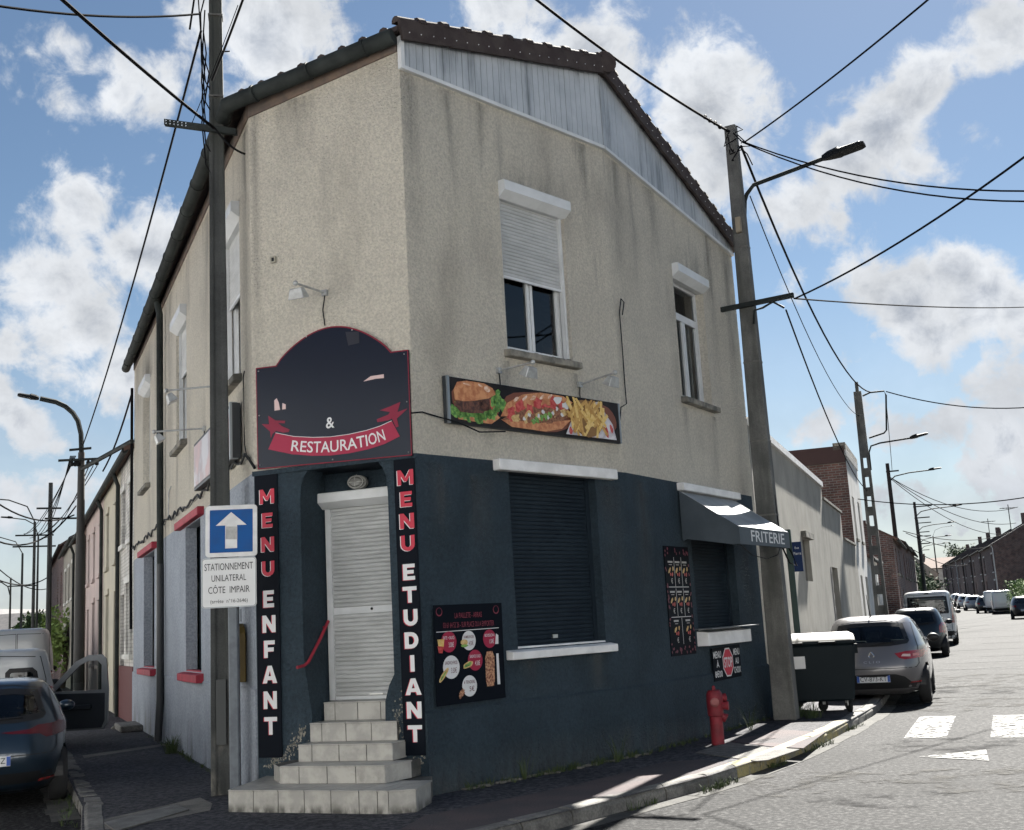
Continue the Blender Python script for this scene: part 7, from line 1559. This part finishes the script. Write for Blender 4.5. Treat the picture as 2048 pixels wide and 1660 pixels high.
def van(name, lab, loc, az, L, W, H, paint, style, plate_t=None, sc=1.0, clear=True, N=150):
    c = Car(name, lab, 'van', loc, az, sec_van(L, W, H), paint, sc=sc, expo=6.5, taper=.05, N=N); h, w = L / 2, W / 2
    c.wheels(h * .62, -h * .6, .32, w - .12)
    c.window('windscreen', 'front', [(-w * .8, 1.2), (w * .8, 1.2), (w * .72, H * .9), (-w * .72, H * .9)])
    for sd in ('right', 'left'): c.window('side_window', sd, [(h * .05, 1.12), (h * .55, 1.12), (h * .36, H * .87), (h * .05, H * .88)], rimw=.05)
    if style == 'trafic':
        c.window('rear_window', 'rear', [(-w * .74, 1.13), (w * .74, 1.13), (w * .76, 1.18), (w * .72, H * .90), (-w * .72, H * .90), (-w * .76, 1.18)])
        for sd in (-1, 1): c.patch('tail_lamp', 'rear', [(sd * a, b) for a, b in ((w * .84, .78), (w * .985, .78), (w * .96, 1.5), (w * .86, 1.5))], m_tail, .008, maxe=.08); c.patch('lamp_surround', 'rear', [(sd * a, b) for a, b in ((w * .85, 1.52), (w * .96, 1.52), (w * .90, H * .95), (w * .83, H * .95))], m_trim, .006)
        c.patch('rear_bumper', 'rear', [(-w * .97, .24), (w * .97, .24), (w * .97, .5), (-w * .97, .5)], m_trim, .012); c.rim('hatch_seam', 'rear', [(-w * .82, .54), (w * .82, .54), (w * .82, H * .94), (-w * .82, H * .94)], .012, m_trim, .003); c.box('brake_lamp', c.hit('rear', 0, H * .955, .01), (.16, .04, .04), m_trim); c.seats(.5, -.6, .8, w)
        for sd in ('right',): c.window('side_window', sd, [(-h * .8, 1.15), (-h * .1, 1.15), (-h * .1, H * .87), (-h * .8, H * .87)], rimw=.05)
    elif style == 'kangoo':
        for sd in (-1, 1):
            c.window('rear_window', 'rear', [(sd * a, b) for a, b in ((w * .13, 1.03), (w * .18, .99), (w * .68, .99), (w * .74, 1.05), (w * .66, 1.42), (w * .58, 1.48), (w * .2, 1.48), (w * .13, 1.42))][::sd])
            c.patch('tail_lamp', 'rear', [(sd * a, b) for a, b in ((w * .84, .78), (w * .985, .78), (w * .96, 1.2), (w * .86, 1.2))], m_tail, .008, maxe=.08)
            c.rim('rear_door_seam', 'rear', [(sd * a, b) for a, b in ((w * .01, .42), (w * .8, .42), (w * .82, 1.3), (w * .72, H * .93), (w * .01, H * .95))], .012, m_trim, .003)
        c.box('brake_lamp', c.hit('rear', -w * .15, H * .93, .01), (.3, .03, .05), m_tail); c.patch('rear_bumper', 'rear', [(-w * .97, .24), (w * .97, .24), (w * .97, .42), (-w * .97, .42)], m_trim, .012); c.seats(.35, -.45, .6, w)
    elif style == 'panel':
        for sd in (-1, 1):
            c.patch('tail_lamp', 'rear', [(sd * a, b) for a, b in ((w * .86, .7), (w * .985, .7), (w * .97, 1.15), (w * .88, 1.15))], m_tail, .008, maxe=.08)
            c.rim('rear_door_seam', 'rear', [(sd * a, b) for a, b in ((w * .01, .45), (w * .84, .45), (w * .84, H * .93), (w * .01, H * .94))], .014, m_trim, .003)
        c.patch('rear_bumper', 'rear', [(-w * .97, .24), (w * .97, .24), (w * .97, .42), (-w * .97, .42)], m_trim, .012)
    c.mirror(h * .58, 1.15, w * .98, m_trim)
    if plate_t is not None: c.plate(c.hit('rear', 0, .6, .012).y, .62, plate_t)
    if style != 'kangoo':
        for sd in ('right', 'left'): c.rim('door_seam', sd, [(h * .02, .4), (h * .56, .4), (h * .58, 1.1), (h * .36, H * .9), (h * .02, H * .91)], .012, m_trim, .003)
    c.finish(); return c
m_vwhite = paintm('van_white', (.62, .62, .6), 0, .3, .6); m_vgrey = paintm('van_light_grey', (.34, .355, .365), .1, .35, .6)
vw = onz(1912, 1288, .07); vc = vw - right_of(azs) * .82 + fwd(azs) * 1.45; vc.z = gz(vc.x, vc.y)
van('minibus_van', 'white minibus van with wide rear window parked on the right street', vc, azs, 4.8, 1.9, 1.97, m_vwhite, 'trafic', '')
# light grey van with its passenger door open
ka_ = LF.P(-8.35, 0, 1.62 + .02 + .82); ka_.z = 0; kaz = -23.9
kg = van('small_van', 'light grey small van with its passenger door swung open over the pavement', ka_, kaz, 4.0, 1.66, 1.76, m_vgrey, 'kangoo', None, sc=.97)
ang = R(66); hx, hy_ = .80, 1.12
def dp(s_, z, o_=0.0):   # door plane: s from hinge, o out of the inner face
    d_ = Vector((math.sin(ang), -math.cos(ang), 0)); n_ = Vector((-d_.y * -1, d_.x * -1, 0)); n_ = Vector((d_.y, -d_.x, 0)); return Vector((hx, hy_, z)) + d_ * s_ + n_ * o_
out_d = [(0, .36), (.1, .33), (1.0, .33), (1.06, .45), (1.07, 1.05), (1.03, 1.52), (.95, 1.6), (.72, 1.6), (.5, 1.5), (.0, 1.02)]
win_d = [(.12, 1.02), (.95, 1.0), (.95, 1.42), (.88, 1.5), (.72, 1.5), (.55, 1.42)]
q = MB(); n = len(out_d)
# frame around the window: lower panel plus bars
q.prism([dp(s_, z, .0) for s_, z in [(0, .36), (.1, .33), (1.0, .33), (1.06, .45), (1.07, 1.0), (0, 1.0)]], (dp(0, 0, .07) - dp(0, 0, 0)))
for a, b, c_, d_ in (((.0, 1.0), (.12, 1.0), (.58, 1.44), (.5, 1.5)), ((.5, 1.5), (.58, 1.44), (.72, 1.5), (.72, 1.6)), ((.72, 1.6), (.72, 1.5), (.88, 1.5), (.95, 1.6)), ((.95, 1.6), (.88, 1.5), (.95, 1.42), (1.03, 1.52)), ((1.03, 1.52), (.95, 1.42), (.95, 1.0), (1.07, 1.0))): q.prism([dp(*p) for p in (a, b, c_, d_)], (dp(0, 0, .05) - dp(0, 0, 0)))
dr = q.build('open_door', paintm('van_grey_shaded', (.2, .21, .22), .1, .4, .4), kg.root)  # darker copy of the van grey, the door's shade put into its colour
q = MB(); q.poly([dp(s_, z, .025) for s_, z in win_d]); q.build('window', m_cglass, dr)
for o_ in (-.004, .074):
    q = MB(); q.prism([dp(s_, z, o_) for s_, z in ((.03, .42), (.12, .36), (.97, .36), (1.02, .48), (1.02, .94), (.04, .97))], (dp(0, 0, o_ + (.02 if o_ > 0 else -.02)) - dp(0, 0, o_))) if o_ < .5 else None
    if (o_ > 0): q.build('inner_trim', M('dark_door_card', (.02, .024, .03), .7), dr, bevel=.006)
q = MB(); q.ball(dp(.12, 1.0, -.1), (.09, .09, .08), 10, 8); q.build('mirror', m_trim, dr, smooth=True)
q = MB(); q.hexa([dp(s_, z, o_) for z in (.68, .76) for s_, o_ in ((.3, .09), (.8, .09), (.8, .14), (.3, .14))]); q.build('armrest', M('dark_door_card', (.02, .024, .03)), dr, bevel=.01)
mk = at(20, 1400, 37); mk2 = LF.P(-25, 0, 1.62 - .5 + .98); mk2.z = 0
van('high_roof_van', 'pale grey high-roof van parked ahead of the small van on the left street', mk2, -23.9, 5.2, 2.0, 2.3, m_vgrey, 'panel')
# far parked cars
random.seed(77)
far = [('white_panel_van', 'white panel van parked on the far right-hand side', 2008, 1224, 104, 'v', (.66, .66, .65), 1.0), ('parked_car', 'dark car half hidden behind the far white panel van', 1974, 1217, 110, 'c', (.02, .022, .025), 1.0), ('panel_van', 'second pale van in front of the far white panel van', 1990, 1219, 110, 'v', (.55, .56, .57), 1.0),
       ('parked_car', 'dark car at the right edge of the far street', 2052, 1241, 84, 'c', (.03, .03, .032), 1.0), ('parked_car', 'silver saloon parked at the far bend', 1947, 1211, 125, 'c', (.5, .5, .5), 1.0), ('parked_car', 'white car just beyond the silver saloon', 1931, 1206, 138, 'c', (.6, .6, .6), 1.0), ('parked_car', 'dark car in the far line at the bend', 1922, 1204, 150, 'c', (.05, .05, .055), 1.0), ('parked_car', 'furthest white car at the bend', 1914, 1202, 162, 'c', (.6, .6, .58), 1.0)]
for nm, lab, px_, py_, ds_, kd, col_, sc in far:
    p = at(px_, py_, ds_); p.z = gz(p.x, p.y); az_ = 22 if px_ > 1960 else 17
    pm = paintm('far_paint_%d%d%d' % tuple(int(v * 100) for v in col_), col_, .1, .3)
    if kd == 'v':
        c = Car(nm, lab, 'van', p, az_, sec_van(4.4, 1.8, 1.85), pm, N=60, M_=26, expo=6.5, taper=.05); w = .9
        c.wheels(1.4, -1.3, .32, w - .12, detail=False); c.rim('rear_door_seam', 'rear', [(-.75, .5), (.75, .5), (.75, 1.7), (-.75, 1.7)], .025, m_trim, .004); c.window('side_window', 'left', [(.1, 1.1), (1.2, 1.1), (.7, 1.6), (.1, 1.6)], False); c.window('side_window', 'right', [(.1, 1.1), (1.2, 1.1), (.7, 1.6), (.1, 1.6)], False)
        for sd in (-1, 1): c.patch('tail_lamp', 'rear', [(sd * a, b) for a, b in ((.78, .7), (.89, .7), (.88, 1.1), (.8, 1.1))], m_tail, .01)
        c.patch('rear_bumper', 'rear', [(-.87, .24), (.87, .24), (.87, .45), (-.87, .45)], m_trim, .012); c.plate(c.hit('rear', 0, .7, .01).y, .75, None)
    else:
        c = Car(nm, lab, 'car', p, az_, sec_hatch(4.2, 1.76, 1.45), pm, N=60, M_=26); w = .88; h = 2.1
        c.wheels(1.32, -1.3, .31, w - .11, detail=False); c.window('rear_window', 'rear', [(-.58, .98), (.58, .98), (.5, 1.32), (-.5, 1.32)], False); c.window('windscreen', 'front', [(-.65, 1.0), (.65, 1.0), (.5, 1.33), (-.5, 1.33)], False)
        for sd in ('left', 'right'): c.window('side_window', sd, [(-1.0, 1.0), (.8, 1.0), (.25, 1.32), (-.85, 1.33)], False)
        for sd in (-1, 1): c.patch('tail_lamp', 'rear', [(sd * a, b) for a, b in ((.5, .75), (.86, .75), (.86, .88), (.5, .88))], m_tail, .01)
        c.plate(c.hit('rear', 0, .5, .01).y, .55, None)
    c.finish()

# ------------------------------------------------------------------ more poles and lamps
def lamp_arm(t_, pts, r_=.03): q = MB(); q.tube(pts, r_, 8); return q.build('lamp_arm', m_gut, t_, smooth=True)
# left street: curved lamp column with crossarms
LP = LF.P(-16.6, PAV, .82); LPF = Face(LP, 66.1); L = lambda x, y, o_=0.0: (lambda w_: LPF.P(w_[0], w_[1], o_))(LPF.uz(x, y))
t_ = thing('street_lamp', 'curved street lamp column with crossarms beyond the left wall', 'street lamp', LP, group='street lamps')
c0 = L(163, 905); q = MB(); q.tube([Vector((LP.x, LP.y, PAV)), LP.lerp(c0, .4), c0], [.13, .11, .075], 10); q.build('column', M('dark_column', (.04, .038, .036), .7), t_, smooth=True)
lamp_arm(t_, [c0, L(162, 868), L(156, 842), L(146, 826), L(131, 813), L(112, 804), L(80, 797)], .06); lamp_head(t_, L(78, 798), L(35, 790), .2)
for a, b in (((138, 904), (182, 900)), ((116, 925), (200, 921))):
    q = MB(); p, r_ = L(*a, .1), L(*b, .1); d_ = Vector((0, 0, .05)); n_ = LPF.n * .06; q.hexa([p, r_, r_ + n_, p + n_, p + d_, r_ + d_, r_ + n_ + d_, p + n_ + d_]); q.build('crossarm', m_gut, t_)
q = MB(); p, r_ = L(163, 938), LF.P(-12.6, L(270, 938).z, .05); q.tube([p, r_], .05, 6); q.build('wall_strut', m_gut, t_)
for x in (143, 150, 155, 176, 184, 193):
    q = MB(); q.lathe(L(x, 924 if x < 170 else 922, .1), [(.02, -.12), (.05, -.1), (.05, -.03), (.03, -.02), (.03, .05)], 8); q.build('insulator', m_black, t_)
def slim_pole(name, lab, cat, base, h, r_, lamp=None, arms=(), mat=None, grp='street poles', head=.18):
    t_ = thing(name, lab, cat, base, group=grp); base = Vector(base)
    q = MB(); q.tube([base, base + Vector((0, 0, h * .5)), base + Vector((0, 0, h))], [r_, r_ * .85, r_ * .7], 8); q.build('column', mat or m_pole_d, t_, smooth=True)
    if lamp:
        d_, L_, up = lamp; d_ = d_.normalized(); z0_ = Vector((0, 0, h - .9)) if up < .8 else Vector((0, 0, h)); s_ = base + z0_
        pts = [s_, s_ + Vector((0, 0, up * .7)) + d_ * L_ * .15, s_ + Vector((0, 0, up)) + d_ * L_ * .5, s_ + Vector((0, 0, up * 1.1)) + d_ * L_]; lamp_arm(t_, pts, .03); lamp_head(t_, pts[-1] - d_ * .05, pts[-1] + d_ * .55 + Vector((0, 0, .05)), head)
    for z_, a, b, dd in arms: q = MB(); q.tube([base + dd * a + Vector((0, 0, z_)), base + dd * b + Vector((0, 0, z_))], .04, 6); q.build('crossarm', m_gut, t_)
    return t_
ld = LF.n; 
slim_pole('utility_pole', 'dark utility pole standing against the left terrace', 'utility pole', LF.P(-36, PAV, .9), 8.0, .12, None, [(6.6, -1.6, .2, ld), (7.0, -.4, .5, ld)])
slim_pole('street_lamp', 'second street lamp down the left street', 'street lamp', LF.P(-44, PAV, 1.3), 7.3, .09, (ld, 2.2, 1.0), [(6.7, -.8, .8, ld), (6.2, -.9, .9, ld)], grp='street lamps')
slim_pole('street_lamp', 'third street lamp down the left street', 'street lamp', LF.P(-62, PAV, 1.6), 7.3, .09, (ld, 2.6, 1.0), [(5.4, -.8, .8, ld)], grp='street lamps')
slim_pole('street_lamp', 'street lamp in front of the far bushy tree', 'street lamp', at(72, 1315, 66), 6.3, .07, (ld, 1.3, .9), grp='street lamps')
slim_pole('street_lamp', 'street lamp by the far left gable', 'street lamp', at(18, 1310, 60), 3.6, .06, (ld, .8, .7), grp='street lamps')
# right street: lattice concrete pole with twin arms
RP = AN.P(20.6, PAV, .5); RPF = Face(RP, 110.3); Q = lambda x, y, o_=0.0: (lambda w_: RPF.P(w_[0], w_[1], o_))(RPF.uz(x, y))
t_ = thing('lattice_pole', 'concrete lattice pole with bent pipe arm behind the white fronted house', 'utility pole', RP)
topz = RPF.uz(1722, 790)[1]
for sd in (-1, 1):
    q = MB(); dd = RPF.d; w0, w1 = .2, .13
    a = [RP + dd * sd * (w0 - .05), RP + Vector((0, 0, topz)) + dd * sd * (w1 - .05)]
    q.hexa([a[0] + dd * x + RPF.n * y for x, y in ((-.055, -.1), (.055, -.1), (.055, .1), (-.055, .1))] + [a[1] + dd * x + RPF.n * y for x, y in ((-.04, -.07), (.04, -.07), (.04, .07), (-.04, .07))]); q.build('chord', m_pole, t_)
z = .0; i = 0
while z < topz - .2:
    w_ = .17 + (.1 - .17) * z / topz; hh = .28 if z < topz * .72 else .62
    q = MB(); q.box(RP + Vector((0, 0, z + hh / 2)), (w_ * 2 - .1, .13, hh), (RPF.d, RPF.n, Vector((0, 0, 1)))); q.build('rung', m_pole, t_); z += .62
lamp_arm(t_, [Q(1725, 792), Q(1740, 785), Q(1768, 782), Q(1772, 790), Q(1773, 860), Q(1768, 866), Q(1738, 876)], .028); lamp_arm(t_, [Q(1742, 940), Q(1738, 905), Q(1742, 892), Q(1760, 886), Q(1822, 876)], .028); lamp_head(t_, Q(1820, 877), Q(1856, 867), .2)
rd_ = AN.n
slim_pole('street_lamp', 'dark wooden pole with lamp arm past the lattice pole', 'street lamp', AN.P(41, PAV, .35), 8.3, .13, (rd_, 1.9, .35), [(7.9, -.1, .5, rd_)], mat=M('tarred_wood', (.03, .027, .025), .8), grp='street lamps')
for k, (u, h, lab) in enumerate(((58, 7.6, 'third'), (76, 7.6, 'fourth'), (94, 7.4, 'fifth'), (112, 7.4, 'sixth'))):
    p = AN.P(u, 0, 1.0 - k * .35); p.z = gz(p.x, p.y); slim_pole('street_lamp', lab + ' lamp pole along the left side of the right street', 'street lamp', p, h, .12, (rd_, 2.2, .4), [(h - .3, -.1, 1.0, rd_), (h - 1.0, -.1, .8, rd_)], grp='street lamps')
p = at(1880, 1190, 225); slim_pole('street_lamp', 'curved lamp above the roofs at the end of the right street', 'street lamp', (p.x, p.y, 2), 11.5, .15, (Vector((1, 0, 0)), 3.5, 1.5), grp='street lamps', head=.3)
# television aerials on the far terrace
for k, (f_, lab) in enumerate(((.98, 'nearest the hedge'), (.72, 'in the middle'), (.45, 'towards the bend'))):
    p = FT.P(LT_ * f_, 0, -4.5); p.z = gz(p.x, p.y) + 8.2; t_ = thing('television_aerial', 'television aerial on the far brick terrace, ' + lab, 'aerial', p, group='aerials'); q = MB(); q.tube([p, p + Vector((0, 0, 3))], .05, 5); q.build('mast', m_gut, t_)
    q = MB(); q.tube([p + Vector((-.9, 0, 2.6)), p + Vector((.9, 0, 2.6))], .04, 5); [q.tube([p + Vector((x, -.5, 2.6)), p + Vector((x, .5, 2.6))], .03, 4) for x in (-.8, -.4, 0, .4, .8)]; q.build('aerial_rods', m_gut, t_)

# ------------------------------------------------------------------ overhead cables
def span(lab, a, b, sag=.1, r_=.012, n=14):
    a, b = Vector(a), Vector(b); pts = [a.lerp(b, i / n) - Vector((0, 0, sag * 4 * (i / n) * (1 - i / n))) for i in range(n + 1)]
    q = MB(); q.tube(pts, r_, 6); o_ = q.build('overhead_cable', m_wire, None, smooth=True); setp(o_, lab, 'cable', 'overhead cables'); return o_
span('thick overhead cable from the top left corner to the left pole crossarm', at(20, -95, 8), at(428, 256, 12.35), .03, .017)
span('short cable from the left pole to the wall by the corner', at(430, 257, 12.35), LF.P(-.12, 6.98, .02), .05, .012, 8)
span('upper cable running left from the head of the left pole', at(-60, 3, 10), at(398, 28, 12.2), .08, .012)
d3 = math.hypot(c0.x, c0.y)
span('cable from the left pole down to the curved street lamp', at(402, 62, 12.2), at(166, 890, d3), .25, .014)
span('cable rising from the left pole out of the top of the picture', at(500, -40, 10.5), at(424, 160, 12.3), .02, .013)
span('thin cable dropping to the left pole crossarm', at(476, 10, 11.5), at(384, 246, 12.25), .02, .005)
for k in range(8):
    x0 = 141 + k * 2.6 if k < 5 else 178 + (k - 5) * 8; span('thin line %s along the left street between lamp columns' % ['first', 'second', 'third', 'fourth', 'fifth', 'sixth', 'seventh', 'eighth'][k], at(x0, 912 if k < 5 else 932, d3), LF.P(-44, 6.9 - .1 * (k % 3), 1.0 + .25 * (k % 5)), .5, .012)
span('upper cable sweeping in from the left edge to the lamp column', at(-40, 980, 22), at(148, 1030, d3 - 1), .3, .016); span('lower cable sweeping in from the left edge to the lamp column', at(-40, 1064, 22), at(152, 1012, d3 - 1), .5, .016); span('lowest cable at the left edge over the street', at(-40, 1142, 32), at(104, 1148, 52), .4, .02); span('far cable crossing low over the left street', at(-40, 1100, 38), at(92, 1178, 60), .4, .02)
span('cable bundle from the lamp column up to the wall corner', LF.P(-12.65, LF.uz(266, 795)[1], .06), at(206, 942, d3 - 1), .15, .02, 8); 
q = MB(); q.tube([LF.P(-12.68, LF.uz(266, 792)[1] + .1, .05), LF.P(-12.68, 4.6, .05), LF.P(-12.68, 3.2, .06), LF.P(-12.68, 2.0, .05)], .03, 6); setp(q.build('wall_cable', m_wire, None), 'dark vertical cable bundle down the end of the left wall', 'cable', 'cables')
dr_ = 17.2
span('heavy cable from the top of the picture to the head of the right pole', at(1030, -35, 13), at(1456, 262, dr_), .1, .02); 
q = MB(); 
for x, y in ((1410, 234), (1420, 241), (1430, 246), (1440, 254)): q.ball(at(x, y, dr_ - .1), .035, 8, 6)
setp(q.build('cable_clamps', m_black, None), 'row of black clamps on the cable at the right pole head', 'cable clamp', kind='stuff')
span('cable rising right from the right pole head', at(1885, -25, 12.5), at(1488, 285, dr_), .05, .012); span('upper of two cables running right from the pole head', at(2110, 381, 15), at(1480, 281, dr_), .25, .012); span('lower of two cables running right from the pole head', at(2110, 402, 15), at(1484, 284, dr_), .28, .012)
d2 = math.hypot(RP.x, RP.y)
span('thick cable sagging from the right pole to the lattice pole', at(1482, 292, dr_), at(1740, 784, d2), .9, .02); span('thin cable from the lamp bracket to the lattice pole', at(1500, 392, dr_), at(1718, 832, d2), .7, .009); span('cable from the swan neck down to the lattice pole', at(1572, 620, dr_), at(1734, 980, d2), .5, .013)
span('cable climbing right from the pole crossarm', at(2110, 268, 12.5), at(1590, 597, dr_), .12, .013); span('level cable running right from the pole crossarm', at(2110, 611, 34), at(1588, 597, dr_), .1, .012); span('cable from the lattice pole head to the right', at(2110, 809, 40), at(1772, 783, d2), .3, .018)
d41 = math.hypot(*AN.P(41, 0, .35).xy); span('upper house cable from the wooden pole across the street', at(1781, 955, d41), at(2036, 1014, 75), .8, .018); span('middle house cable from the wooden pole across the street', at(1781, 955, d41), at(2032, 1046, 78), .8, .018); span('lower house cable from the wooden pole across the street', at(1781, 957, d41), at(2012, 1068, 90), .8, .018); span('near level cable crossing the right street', at(1716, 998, d2 - 2), at(2110, 984, 34), .25, .016)
span('cable crossing further up the right street', at(1806, 1062, 70), at(2020, 1064, 100), .6, .022); span('cable crossing far up the right street', at(1812, 1066, 72), at(1985, 1090, 105), .6, .022); span('long cable along the left side of the right street', at(1772, 800, d2), at(1784, 940, d41), .3, .012); span('furthest cable over the right street', at(1828, 1100, 95), at(1945, 1124, 150), .8, .03)
# wooden bracket clutter at the right pole head
q = MB(); rd = random.Random(4)
for k in range(9):
    a = at(1450 + rd.uniform(0, 40), 262 + rd.uniform(-5, 40), dr_ - .05); b = a + Vector((rd.uniform(-.25, .3), rd.uniform(-.1, .1), rd.uniform(-.35, .1))); c_ = (a + b) / 2 + Vector((rd.uniform(-.15, .15), 0, rd.uniform(-.15, .1))); q.tube([a, c_, b], .01, 5)
o_ = q.build('service_wires', m_wire, pr); o_['kind'] = 'stuff'
# unseen white houses across the junction and left street, added to bounce sunlight
m_wh2 = M('bounce_white_render', (.72, .735, .75), .9, col2=(.66, .67, .68), vscale=1.5)
BH = Face(Vector((27, -6.5, 0)), 270)
for k, (mt, rf_) in enumerate(((m_wh2, m_oldtile), (m_wh2, m_slate), (m_wh2, m_oldtile), (m_wh2, m_slate), (m_wh2, m_oldtile), (m_wh2, m_slate))):
    a = k * 8.6; house('unseen tall house added to bounce light, across the junction behind the viewer, %s from the right street' % ['first', 'second', 'third', 'fourth', 'fifth', 'sixth'][k], BH, a, a + 8.5, 8, 8.6, 10.8, mt, rf_, [(a + x, a + x + 1.1, z, z + 1.5) for x in (1.2, 3.8, 6.4) for z in (3.5, 6.2)] + [(a + 1.2, a + 2.6, 1.0, 2.6)], [(a + 4.1, a + 5, .1, 2.6)], None, group='added light-bouncing houses across the junction')
OH = Face(LF.P(12, 0, 8.4), -23.9)  # second unseen row, added to throw light back into the left street
for k, mt in enumerate((m_wh2,) * 9):
    a = k * 7.2; house('unseen house added to bounce light, other side of the left street, %s from the junction' % ['first', 'second', 'third', 'fourth', 'fifth', 'sixth', 'seventh', 'eighth', 'ninth'][k], OH, a, a + 7.1, 8, 6.4, 8.4, mt, m_oldtile, [(a + 1.2, a + 2.3, 3.8, 5.3), (a + 4.8, a + 5.9, 3.8, 5.3), (a + 1.2, a + 2.6, 1.0, 2.6)], [(a + 4.8, a + 5.8, .1, 2.6)], None, group='added light-bouncing houses across the left street')
